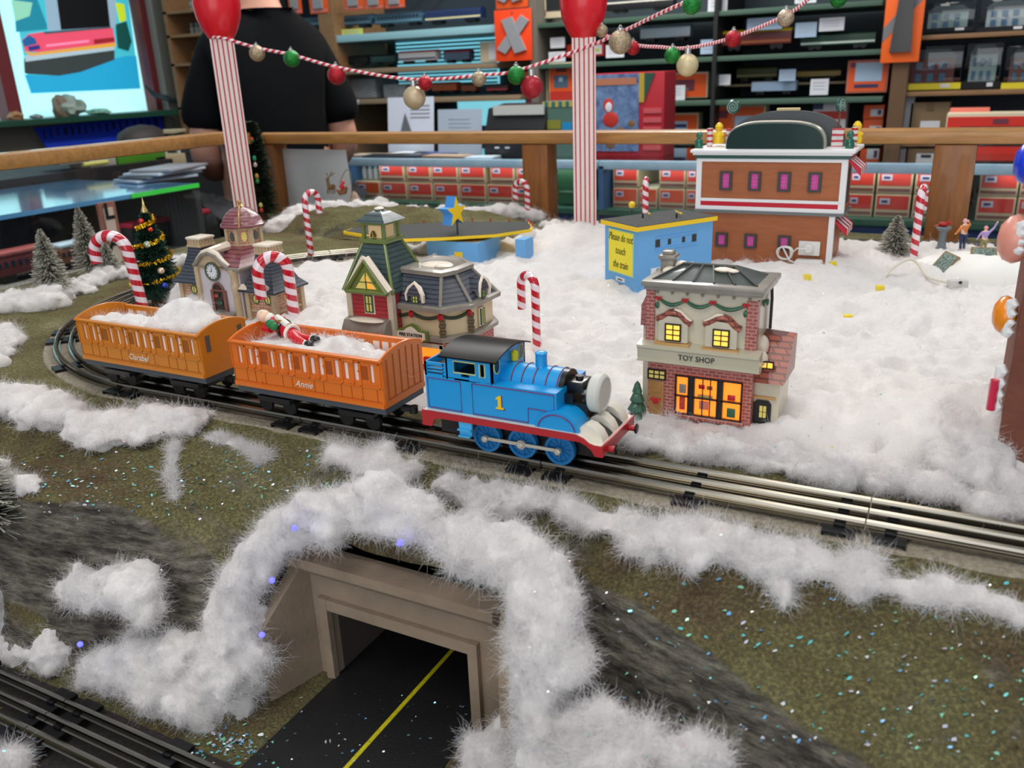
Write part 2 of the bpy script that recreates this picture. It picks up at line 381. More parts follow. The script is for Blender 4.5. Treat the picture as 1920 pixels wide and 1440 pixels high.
for k, (a, b) in enumerate(zip(lj, lj[1:])): section([(lerp(a+.0004, b-.0004, i/4), ly, 0) for i in range(5)], (.065, .5, .935), ['lower track section running out of the picture on the left', 'lower track section in the bottom left corner', 'lower track section nearest the black road'][k], 'three-rail track on the lower level', zh=1.01)
RBP = [(-.032, D-.002), (-.030, D+.0002), (.032, D+.0002), (.036, D-.002), (.036, D-.006), (-.032, D-.006)]
bedpath = [(.62-.1*i, 0, 0) for i in range(13)] + arc(-PI/2, -PI*3/2+.44, RC, 40)
rb = sweep(MB(), bedpath, [(-u, v) for u, v in RBP]).build('roadbed', BALLAST)
tag(rb, 'grey gritty roadbed strip under the front loop of track', 'roadbed')
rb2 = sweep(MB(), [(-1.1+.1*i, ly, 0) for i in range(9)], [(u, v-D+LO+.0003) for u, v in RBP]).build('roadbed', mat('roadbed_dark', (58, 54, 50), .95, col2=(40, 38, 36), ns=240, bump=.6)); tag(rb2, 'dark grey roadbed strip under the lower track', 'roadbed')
rb3 = sweep(MB(), [tuple(bp0.lerp(bp1, i/6)) for i in range(7)], RBP).build('roadbed', BALLAST); tag(rb3, 'grey roadbed strip under the track along the back rail', 'roadbed')
# ---- road and tunnel
ASPH = mat('road_black', (24, 24, 26), .55, noise_=.3, ns=40, bump=.15, bs=500)
road = struct('road', MB().b2(-.4065, -.2755, -.208, .16, LO-.004, LO+.0012), ASPH)
tag(MB().b2(-.3392, -.3358, -.207, .158, LO+.0012, LO+.0016).build('centre_line', mat('road_yellow', (226, 214, 30), .5, noise_=.3, ns=300), road), 'yellow painted centre line')
TUN = mat('tunnel_concrete', (152, 134, 114), .85, col2=(136, 119, 100), ns=25, bump=.15, bs=300)
pt = thing('tunnel_portal', (-.341, -.095, LO), 'taupe tunnel portal with splayed wing walls over the black road', 'tunnel portal')
m = MB(); zT = 1.1055
m.b2(-.446, -.407, -.099, -.089, LO-.002, zT); m.b2(-.275, -.250, -.099, -.089, LO-.002, zT); m.b2(-.407, -.275, -.099, -.089, 1.0604, zT); m.build('head_wall', TUN, pt)
m = MB(); m.b2(-.413, -.405, -.104, -.0985, LO-.002, 1.0705); m.b2(-.277, -.269, -.104, -.0985, LO-.002, 1.0705); m.b2(-.405, -.277, -.1036, -.0985, 1.0604, 1.0700); m.build('opening_frame', TUN, pt)
m = MB(); m.prism([(-.111, 1.1075), (-.089, 1.1085), (-.089, 1.096), (-.105, 1.092), (-.111, 1.099)], -.450, -.2505, 'x'); m.build('coping', TUN, pt)
def wing(p0, p1, z0, z1, th):
    d = Vector((p1[0]-p0[0], p1[1]-p0[1], 0)); nrm = Vector((-d.y, d.x, 0)).normalized()*th
    A = [Vector((p0[0], p0[1], LO-.003)), Vector((p1[0], p1[1], LO-.003)), Vector((p1[0], p1[1], z1)), Vector((p0[0], p0[1], z0))]
    return MB().loft([A, [v+nrm for v in A]], smooth=False)
wing((-.4215, -.098), (-.4345, -.146), 1.104, 1.058, -.012).build('wing_wall', TUN, pt); wing((-.2515, -.098), (-.2325, -.138), 1.104, 1.072, .009).build('wing_wall', TUN, pt)
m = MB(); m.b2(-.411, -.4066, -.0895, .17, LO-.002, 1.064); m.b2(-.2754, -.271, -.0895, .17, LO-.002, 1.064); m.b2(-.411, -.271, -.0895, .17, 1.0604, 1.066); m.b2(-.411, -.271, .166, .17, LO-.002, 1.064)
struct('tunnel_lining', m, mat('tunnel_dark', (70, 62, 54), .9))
# ---- cotton
def cotton_mat(name, c):
    m = mat(name, c, 1.0, spec=.0); b = m.node_tree.nodes['Principled BSDF']; b.inputs['Sheen Weight'].default_value = .3; b.inputs['Sheen Roughness'].default_value = .8
    nt = m.node_tree; N = nt.nodes; tc = N.new('ShaderNodeTexCoord'); n = N.new('ShaderNodeTexNoise'); n.inputs['Scale'].default_value = 90; n.inputs['Detail'].default_value = 8; n.inputs['Roughness'].default_value = .7; n.inputs['Distortion'].default_value = 1.5
    nt.links.new(tc.outputs['Object'], n.inputs[0]); bp = N.new('ShaderNodeBump'); bp.inputs['Strength'].default_value = .45; bp.inputs['Distance'].default_value = .004; nt.links.new(n.outputs['Fac'], bp.inputs['Height']); nt.links.new(bp.outputs[0], b.inputs['Normal'])
    return m
COT = cotton_mat('cotton_white', (230, 225, 221)); SPARK = []; FIB = mat('cotton_fibre', (232, 229, 228), 1.0, spec=.0)
def fibres(o, n, ln, name='loose_fibres', lift=.30, rad=.000050, seed=1, flat_=False):
    bpy.context.view_layer.update(); dg = bpy.context.evaluated_depsgraph_get(); ev = o.evaluated_get(dg); me = ev.to_mesh(); me.calc_loop_triangles()
    nv = len(me.vertices); co_ = np.empty(nv*3, 'f'); me.vertices.foreach_get('co', co_); co_ = co_.reshape(-1, 3)
    nt = len(me.loop_triangles); tr = np.empty(nt*3, 'i'); me.loop_triangles.foreach_get('vertices', tr); tr = tr.reshape(-1, 3)
    a, b, c = co_[tr[:, 0]], co_[tr[:, 1]], co_[tr[:, 2]]; cr = np.cross(b-a, c-a); ctr = co_.mean(0); cr = -cr if np.sum(np.einsum('ij,ij->i', a-ctr, cr)) < 0 and not flat_ else cr; ar = np.linalg.norm(cr, axis=1); rs = np.random.RandomState(seed)
    idx = rs.choice(nt, n, p=ar/ar.sum()); u, v = rs.rand(n, 1), rs.rand(n, 1); fl = (u+v) > 1; u = np.where(fl, 1-u, u); v = np.where(fl, 1-v, v)
    P0 = a[idx]+(b[idx]-a[idx])*u+(c[idx]-a[idx])*v; nm = cr[idx]/(ar[idx][:, None]+1e-12)
    rd = rs.normal(size=(n, 3)); rd -= nm*np.sum(rd*nm, 1, keepdims=True)*.7; rd /= np.linalg.norm(rd, axis=1, keepdims=True)+1e-9
    tf = np.array([noise.noise(Vector(q*55))*.5+noise.noise(Vector(q*140))*.4 for q in P0])[:, None]; L_ = ln*np.clip(.62+tf*1.5, .12, 1.6)*(.35+rs.rand(n, 1)**1.5*1.3); k = 8; pts = np.empty((n, k, 3), 'f'); cur = rs.normal(size=(n, 3))*1.0; SPARK.extend([(Vector(P0[i]+nm[i]*.0035), .0004+.0010*rs.rand()) for i in range(0, n, 700)]) if name == 'loose_fibres' and n < 90000 else None
    dirv = rd+nm*lift*(.1+rs.rand(n, 1)**2*1.6)*(1+tf); p = P0-nm*.0006
    for i in range(k):
        pts[:, i] = p; dirv = dirv+cur*.30+rs.normal(size=(n, 3))*.22-nm*.05; dirv /= np.linalg.norm(dirv, axis=1, keepdims=True); p = p+dirv*L_/(k-1)
    ev.to_mesh_clear()
    cu = bpy.data.hair_curves.new(name); cu.add_curves([k]*n); cu.attributes['position'].data.foreach_set('vector', pts.reshape(-1)) if 'position' in cu.attributes else cu.points.foreach_set('position', pts.reshape(-1))
    ra = cu.attributes.get('radius') or cu.attributes.new('radius', 'FLOAT', 'POINT'); ra.data.foreach_set('value', np.tile(np.array([1, 1, 1, .95, .9, .8, .6, .3], 'f')*rad, n))
    h = bpy.data.objects.new(name, cu); COL.objects.link(h); cu.materials.append(FIB); h.parent = o
    h['kind'] = 'stuff'; return h
TEXC = {}
def ctex(name, size, depth=3):
    if name not in TEXC:
        t = bpy.data.textures.new(name, 'CLOUDS'); t.noise_scale = size; t.noise_depth = depth; TEXC[name] = t
    return TEXC[name]
def cotton(name, label, blobs, nf=3000, vox=.0045, amp=.024, fl=.010, seed=1, m=None, cat='cotton snow', parent=None, group=None):
    mb = MB(); r_ = random.Random(seed)
    for bl in blobs:
        p, r = Vector(bl[0]), bl[1]; sc = bl[2] if len(bl) > 2 else (1, 1, 1)
        r *= .9; mb.ball(p, r, 2, sc)
        for _ in range(4):
            q = Vector((r_.uniform(-1, 1), r_.uniform(-1, 1), r_.uniform(-.3, .8))); q.normalize(); q = Vector((q.x*sc[0], q.y*sc[1], q.z*sc[2]))
            mb.ball(p+q*r*.75, r*r_.uniform(.3, .55), 1)
    o = mb.build(name, m or COT, parent, sharp=0)
    for f in o.data.polygons: f.use_smooth = True
    md = o.modifiers.new('a', 'REMESH'); md.mode = 'VOXEL'; md.voxel_size = vox; md.use_smooth_shade = True
    md = o.modifiers.new('s', 'SMOOTH'); md.factor = .6; md.iterations = 5
    for nm, sz, am in (('puff', .026, amp), ('fluff', .010, amp*.5)):
        md = o.modifiers.new(nm, 'DISPLACE'); md.texture = ctex(nm, sz); md.strength = am; md.mid_level = .5; md.texture_coords = 'GLOBAL'
    if parent is None: tag(o, label, cat, group, 'stuff')
    if nf: fibres(o, int(nf*7), fl*1.25, seed=seed)
    return o
def chain(pts, step=.55, flat=.75, jit=.35, seed=3, depth=0.0):
    """blobs along ground points given as pixel x, y, radius in pixels"""
    r_ = random.Random(seed); out = []
    for (a, b) in zip(pts, pts[1:]):
        n = max(1, int(math.hypot(b[0]-a[0], b[1]-a[1])/(step*(a[2]+b[2])/2)))
        for i in range(n+(b is pts[-1])):
            t = i/n; x, y, r = (lerp(a[k], b[k], t) for k in range(3)); x += r_.uniform(-jit, jit)*r*.5; y += r_.uniform(-jit, jit)*r*.6
            g = onground(x, y+r*.15); R = r*(g-CAM).length/F; out.append((g+Vector((0, 0, R*flat*.35)), R*r_.uniform(.8, 1.1), (1, 1, flat)))
    return out
cotton('cotton_snow', 'long cotton drift along the far left of the front bank below the bend', chain([(5, 755, 44), (70, 765, 52), (130, 790, 55), (190, 808, 49), (250, 815, 52), (310, 812, 47), (350, 795, 44), (372, 785, 29)], seed=4, flat=.55), 5000, seed=11)
cotton('cotton_snow', 'thin wispy cotton trailing over the brown moss below the second coach', chain([(395, 822, 14), (450, 835, 12), (500, 860, 9)], seed=9, flat=.35) + chain([(330, 830, 10), (320, 890, 7), (330, 940, 8)], seed=10, flat=.3), 2600, amp=.006, vox=.003, seed=12)
cotton('cotton_snow', 'cotton drift on the bank below the engine and above the tunnel', chain([(650, 850, 36), (710, 868, 48), (765, 885, 36)], seed=5, flat=.5) + chain([(840, 905, 42), (900, 930, 56), (960, 940, 53), (1020, 945, 36)], seed=6, flat=.5), 4500, seed=13)
cotton('cotton_snow', 'cotton drift along the right of the front bank below the shiny rails', chain([(1075, 960, 35), (1130, 985, 51), (1200, 1000, 54), (1280, 1022, 59), (1370, 1040, 54), (1440, 1055, 59), (1520, 1068, 51), (1600, 1085, 43), (1700, 1105, 32), (1800, 1122, 30), (1900, 1142, 27)], seed=7, flat=.55) + chain([(1455, 1095, 27), (1470, 1130, 19)], seed=8), 8000, seed=14)
cotton('cotton_snow', 'small cotton tuft at the left edge beside the dark flocked tree', chain([(-10, 885, 24), (40, 900, 22), (70, 925, 12)], seed=15, flat=.4), 900, seed=15)
def vchain(pts, ys, step=.6, jit=.3, seed=3, sc=(1, 1, 1)):
    r_ = random.Random(seed); out = []
    for (a, b) in zip(pts, pts[1:]):
        n = max(1, int(math.hypot(b[0]-a[0], b[1]-a[1])/(step*(a[2]+b[2])/2)))
        for i in range(n+(b is pts[-1])):
            t = i/n; x, y, r, yy = (lerp(a[k], b[k], t) for k in range(4)); p = on_y(x+r_.uniform(-jit, jit)*r*.4, y+r_.uniform(-jit, jit)*r*.4, yy); R = r*(p-CAM).length/F
            out.append((p, R*r_.uniform(.85, 1.1), sc))
    return out
cotton('cotton_snow', 'cotton draped over the tunnel portal and hanging down its left side', vchain([(815, 985, 30, -.102), (770, 968, 50, -.100), (700, 955, 58, -.102), (610, 962, 54, -.106), (535, 995, 44, -.112), (480, 1055, 42, -.125), (448, 1125, 50, -.140), (440, 1195, 60, -.150), (432, 1260, 74, -.158), (420, 1320, 66, -.165), (370, 1300, 66, -.175)], None, seed=21), 9000, seed=21)
cotton('cotton_snow', 'cotton lump over the right of the tunnel portal hanging down its right side', vchain([(800, 1005, 38, -.108), (880, 1032, 58, -.112), (960, 1045, 62, -.116), (1030, 1075, 50, -.124), (1025, 1140, 76, -.134), (1025, 1210, 72, -.142), (1012, 1280, 60, -.150), (1005, 1350, 52, -.158), (1015, 1430, 52, -.165)], None, seed=22), 9000, seed=22)
cotton('cotton_snow', 'cotton heap on the lower level between the rock face and the tunnel', vchain([(330, 1230, 52, -.172), (270, 1240, 62, -.178), (215, 1262, 54, -.183), (165, 1295, 24, -.19)], None, seed=23) + vchain([(300, 1310, 40, -.188), (350, 1345, 36, -.185), (420, 1365, 26, -.18)], None, seed=29), 6000, seed=23)
cotton('cotton_snow', 'cotton tuft caught on the dark rock ledge left of the tunnel', vchain([(130, 1090, 34, -.170), (190, 1110, 42, -.172), (250, 1100, 44, -.172), (275, 1140, 34, -.176)], None, seed=24), 3000, seed=24)
cotton('cotton_snow', 'tall cotton wad at the left edge of the lower level', vchain([(0, 1110, 62, -.18), (10, 1180, 66, -.182), (70, 1205, 46, -.186), (110, 1225, 48, -.188), (40, 1225, 34, -.19)], None, seed=25), 4000, seed=25)
cotton('cotton_snow', 'cotton tuft on the road against the right tunnel wing wall', vchain([(925, 1385, 34, -.135), (915, 1430, 44, -.15), (945, 1350, 16, -.128)], None, seed=26), 1500, seed=26)
cotton('cotton_snow', 'wispy cotton at the foot of the rock right of the tunnel', vchain([(1080, 1375, 40, -.165), (1140, 1385, 44, -.17), (1100, 1430, 48, -.18), (1180, 1440, 40, -.185)], None, seed=27) + vchain([(1215, 1395, 22, -.17), (1270, 1410, 32, -.172), (1350, 1420, 30, -.172)], None, seed=28), 5000, seed=27)
cotton('cotton_snow', 'cotton scrap in the bottom left corner beside the small lantern', vchain([(35, 1425, 22, -.287), (10, 1440, 26, -.29)], None, seed=31), 800, seed=31)
# ---------------------------------------------------------------- train
BLUE = mat('engine_blue', (8, 150, 216), .35, coat=.25); DBLUE = mat('wheel_blue', (16, 108, 168), .4); RED = mat('engine_red', (176, 24, 32), .4, coat=.2); CREAM = mat('running_board_cream', (228, 222, 206), .5)
BLK = mat('plastic_black', (16, 16, 18), .3, coat=.3); GREYF = mat('disc_grey', (206, 206, 196), .55); YEL = mat('paint_yellow', (240, 200, 20), .4); ROD = mat('rod_grey', (196, 190, 176), .4, .2); LINE = mat('lining_maroon', (110, 50, 110), .5); WLINE = mat('window_edge', (196, 206, 140), .5); DGREY = mat('chassis_grey', (72, 78, 84), .5)
eng = thing('toy_locomotive', (-.279, 0, ZH), 'blue toy tank engine with yellow number 1 at the front of the train', 'toy train')
Z = lambda v: ZH+v/1000
X = lambda v: v/1000
hw = .0265
# running board with its dropped front
top = [(-349, 32), (-222, 32), (-216, 30), (-212, 27), (-208, 26), (-203, 26)]
bot = [(-203, 24.5), (-208.5, 24.5), (-212.5, 25.4), (-216.5, 28.4), (-222.4, 30.4), (-349, 30.4)]
MB().prism([(X(a), Z(b)) for a, b in top+bot], -.0305, .0305).build('running_board', CREAM, eng)
val = [(-350, 32), (-222, 32), (-216, 30), (-212, 27), (-208, 26), (-203, 26), (-203, 18), (-207.5, 18), (-210, 22), (-214, 25), (-219, 27), (-335, 27), (-339, 25.5), (-341.5, 19.5), (-350, 19.5)]
for k in (-1, 1): MB().prism([(X(a), Z(b)) for a, b in val], k*.0305, k*.0318).build('valance', RED, eng)
MB().b2(X(-203), X(-201.6), -.0318, .0318, Z(18), Z(26.2)).build('buffer_beam', RED, eng)
for k in (-1, 1):
    MB().tube([(X(-201.6), k*.0205, Z(20.5)), (X(-196), k*.0205, Z(20.5))], .0022, 14).build('buffer', RED, eng)
    MB().lathe([(0, -.0005), (.0036, -.0003), (.0040, .0005), (.0030, .0012), (0, .0015)], 18, M=Matrix.Translation((X(-196), k*.0205, Z(20.5))) @ Matrix.Rotation(PI/2, 4, 'Y')).build('buffer_head', BLK, eng)
# tanks, stepped at the front
tank = [(-309, 32), (-260, 32), (-260, 45.4), (-239, 45.4), (-239, 58.5), (-309, 58.5)]
MB().prism([(X(a), Z(b)) for a, b in [(-309, 32), (-238.5, 32), (-238.5, 58.6), (-309, 58.6)]], -hw, hw).build('side_tank', BLUE, eng)
# splashers
for k in (-1, 1):
    ar = [(X(-238+17*math.cos(a)), Z(32+14*math.sin(a))) for a in [PI*i/16 for i in range(17)]]
    MB().prism(ar, k*hw*.3, k*(hw+.0022)).build('splasher', BLUE, eng)
    lt = MB().tube([(x_, k*(hw+.0026), z_-.0012) for x_, z_ in [(X(-238+14.5*math.cos(a)), Z(32.4+12*math.sin(a))) for a in [PI*i/16 for i in range(17)]]], .0005, 6, closed=True); lt.build('lining', LINE, eng)
    for poly in ([(-307, 33.2), (-261, 33.2), (-261, 44.4), (-240.5, 44.4), (-240.5, 57), (-307, 57)], [(-346, 33.2), (-317, 33.2), (-317, 57), (-346, 57)]):
        MB().tube([(X(a), k*(hw+.0003), Z(b)) for a, b in poly], .00045, 6, closed=True).build('lining', LINE, eng)
# cab and bunker
bunk = MB(); bunk.b2(X(-348), X(-309), -hw, hw, Z(32), Z(59.5)); bunk.build('bunker', BLUE, eng)
m = MB()
for k in (-1, 1):
    for z0, z1 in ((59.5, 60.6), (62, 63.2), (64.6, 65.8), (67.2, 69.6)): m.b2(X(-348), X(-331), k*hw, k*(hw-.0015), Z(z0), Z(z1))
    m.b2(X(-348), X(-346), k*hw, k*(hw-.0015), Z(59), Z(69.6)); m.b2(X(-332), X(-329), k*hw, k*(hw-.0015), Z(59), Z(69.6))
m.b2(X(-348), X(-346.5), -hw, hw, Z(59), Z(69.6)); m.build('bunker_rails', BLUE, eng)
MB().b2(X(-346), X(-330), -hw+.002, hw-.002, Z(59.4), Z(64)).build('coal', mat('coal_grey', (66, 70, 72), .8, bump=1, bs=400), eng)
m = MB()   # cab walls round the window openings
for k in (-1, 1):
    y0, y1 = k*hw, k*(hw-.0018)
    m.b2(X(-329), X(-322), y0, y1, Z(59), Z(76)); m.b2(X(-322), X(-303.5), y0, y1, Z(73), Z(76)); m.b2(X(-303.5), X(-299.8), y0, y1, Z(59), Z(76)); m.b2(X(-295.4), X(-289.5), y0, y1, Z(59), Z(76)); m.b2(X(-299.8), X(-295.4), y0, y1, Z(73), Z(76)); m.b2(X(-299.8), X(-295.4), y0, y1, Z(58.5), Z(63)); m.b2(X(-322), X(-316), y0, y1, Z(58), Z(64)); m.b2(X(-309), X(-303.5), y0, y1, Z(58), Z(64)); m.b2(X(-316), X(-309), y0, y1, Z(58), Z(61))
arcz = lambda y: 76+5.5*(1-(y/hw)**2)
for x0, x1 in ((-291, -289.5), (-329, -327.5)):
    m.prism([(-hw, Z(58))]+[(hw*(-1+2*i/10), Z(arcz(hw*(-1+2*i/10)))) for i in range(11)]+[(hw, Z(58))], X(x0), X(x1), 'x')
m.build('cab', BLUE, eng)
MB().b2(X(-327), X(-291.5), -hw+.003, hw-.003, Z(58.6), Z(60)).build('cab_floor', BLK, eng)
for k in (-1, 1):
    for x0, x1, z0, z1 in ((-322, -303.5, 64, 73), (-299.8, -295.4, 63, 73)):
        MB().tube([(X(x0), k*(hw+.0002), Z(z0)), (X(x1), k*(hw+.0002), Z(z0)), (X(x1), k*(hw+.0002), Z(z1)), (X(x0), k*(hw+.0002), Z(z1))], .0006, 6, closed=True).build('window_edge', WLINE, eng)
for k in (-1, 1):
    c = Vector((X(-289.3), k*.0195, Z(70.5)))
    MB().tube([c+Vector((0, .0042*math.cos(a), .0058*math.sin(a))) for a in [2*PI*i/20 for i in range(20)]], .0006, 6, closed=True).build('window_edge', WLINE, eng)
    MB().lathe([(0, 0), (.0037, 0), (.0037, .0004), (0, .0004)], 20, M=Matrix.Translation(c) @ Matrix.Rotation(PI/2, 4, 'Y') @ Matrix.Diagonal((1.35, 1, 1, 1))).build('round_window', BLK, eng)
yr = hw+.002
MB().loft([[(X(x_), yr*(-1+2*i/14), Z(76.2+5.8*(1-(-1+2*i/14)**2)+dz)) for i in range(15)]+[(X(x_), yr*(1-2*i/14), Z(75.1+5.8*(1-(1-2*i/14)**2)+dz)) for i in range(15)] for x_, dz in ((-334, 0), (-285, 0))]).build('cab_roof', mat('roof_black', (7, 7, 8), .30, spec=.12), eng)
MB().cyl((X(-286.5), .004, Z(68.5)), (X(-286.5), .004, Z(75)), .0026).cyl((X(-286.5), .004, Z(75)), (X(-286.5), .004, Z(76.4)), .0014).build('whistle', mat('whistle_yellow', (220, 205, 20), .4), eng)
# boiler
def bar(x0, x1, r, z, n=32): return MB().tube([(X(x0), 0, Z(z)), (X(x1), 0, Z(z))], r, n)
bar(-290, -243, .0150, 53.2).build('boiler', BLUE, eng)
for xx in (-281, -272.5, -263, -253, -244): MB().tube([(X(xx), .0152*math.cos(a), Z(53.2)+.0152*math.sin(a)) for a in [2*PI*i/32 for i in range(32)]], .0005, 6, closed=True).build('boiler_band', mat('band_maroon', (120, 44, 70), .5), eng)
MB().lathe([(.0062, -.003), (.0050, -.001), (.0044, .002), (.0043, .0105), (.0047, .0108), (.0047, .0115), (.0030, .0125), (0, .013)], 22, c=(X(-262.5), 0, Z(66.6))).build('funnel', BLUE, eng)
bar(-243, -239, .0150, 53.2).build('smokebox_ring', BLK, eng)
m = MB(); m.b2(X(-239), X(-222), -.010, .010, Z(32), Z(47)); m.b2(X(-239), X(-226), -.0085, .0085, Z(54), Z(62), bev=.001); m.b2(X(-239), X(-232), -.013, .013, Z(47), Z(54)); m.b2(X(-226), X(-219), -.006, .006, Z(40), Z(56)); m.tube([(X(-232), 0, Z(62)), (X(-232), 0, Z(64.5))], .003, 12); m.build('smokebox_frame', BLK, eng)
MB().tube([(X(-228), -.004, Z(53)), (X(-219), -.009, Z(57))], [.0015, .0022], 12).build('lever', ROD, eng)
MB().lathe([(0, -.0048), (.0128, -.0048), (.0141, -.0036), (.0143, .0025), (.0132, .0042), (.0118, .0048), (.0112, .0040), (0, .0044)], 36, M=Matrix.Translation((X(-217), 0, Z(53))) @ Matrix.Rotation(PI/2, 4, 'Y')).build('front_disc', GREYF, eng)
for yy in (-.020, 0, .020):
    MB().prism([(X(a), Z(b)) for a, b in [(-226, 32), (-217, 38), (-212, 37), (-207, 33), (-204, 27.5), (-204, 26), (-226, 26)]], yy-.0052, yy+.0052).build('front_cover', CREAM if yy else CREAM, eng)
for yy in (-.010, .010):
    MB().prism([(X(a), Z(b)) for a, b in [(-226, 30), (-214, 33), (-207, 29), (-204, 26.6), (-226, 26.6)]], yy-.004, yy+.004).build('front_gap', BLK, eng)
# underframe, wheels, rods, steps
MB().b2(X(-345), X(-212), -.013, .013, Z(8), Z(30.4)).build('underframe', BLK, eng)
for k in (-1, 1): MB().prism([(X(-318.5), Z(31)), (X(-306.5), Z(31)), (X(-307.5), Z(15.5)), (X(-317.5), Z(15.5))], k*.0285, k*.0305).b2(X(-318), X(-307), k*.0285, k*.0335, Z(20.5), Z(21.6)).b2(X(-317.5), X(-307.5), k*.0285, k*.0335, Z(15.5), Z(16.6)).build('step', mat('step_blue', (70, 176, 226), .4), eng)
wm = MB()
Mx = Matrix.Rotation(PI/2, 4, 'X')
wm.lathe([(.0095, -.0022), (.0118, -.0022), (.0118, .0022), (.0095, .0022), (.0095, -.0022)], 30, M=Mx); wm.lathe([(0, -.0019), (.0030, -.0019), (.0030, .0026), (0, .0026)], 16, M=Mx); wm.lathe([(0, -.0012), (.0100, -.0012), (.0100, .0002), (0, .0002)], 24, M=Mx)
for i in range(12): wm.box((0, 0, .0062), (.0011, .0022, .0072), M=Matrix.Rotation(2*PI*i/12, 4, 'Y'))
wme = wm.build('tmp', DBLUE, None).data
bpy.data.objects.remove(bpy.data.objects['tmp'])
hub = MB().lathe([(0, 0), (.0027, 0), (.0027, .0028), (.0015, .0036), (0, .0036)], 6, M=Matrix.Rotation(PI/2, 4, 'X')).build('tmp', ROD, None); hme = hub.data; bpy.data.objects.remove(hub)
for k in (-1, 1):
    for xx in (-301, -270.8, -240.5):
        o = bpy.data.objects.new('driving_wheel', wme); COL.objects.link(o); o.parent = eng; o.location = Vector((X(xx), k*.0170, Z(11.8)))-Vector(eng.location); o.rotation_euler = (0, 0, 0 if k < 0 else PI)
        o = bpy.data.objects.new('crank_pin', hme); COL.objects.link(o); o.parent = eng; o.location = Vector((X(xx), k*.0205, Z(11.8)))-Vector(eng.location); o.rotation_euler = (0, 0, 0 if k < 0 else PI)
    m = MB(); m.b2(X(-301), X(-240.5), k*.0200, k*.0215, Z(10.6), Z(13.2), bev=.0004); m.cyl((X(-270.8), k*.0198, Z(11.8)), (X(-270.8), k*.0220, Z(11.8)), .0036); m.build('coupling_rod', ROD, eng)
MB().b2(X(-356), X(-345), -.004, .004, Z(16), Z(20)).build('coupler', BLK, eng)
ONE = [(-1.1, -5.2), (-3.2, -5.2), (-3.2, -3.9), (-1.4, -3.7), (-1.4, 2.4), (-3.2, 2.2), (-3.2, 3.2), (-.6, 5.2), (1.3, 5.2), (1.3, -3.7), (3.1, -3.9), (3.1, -5.2)]
MB().prism([(X(-284+a), Z(45.4+b)) for a, b in ONE], -hw-.0008, -hw+.0002).build('number', YEL, eng)
MB().prism([(X(-283.5+a*1.12), Z(45.1+b*1.06)) for a, b in ONE], -hw-.0004, -hw+.0002).build('number_outline', LINE, eng)
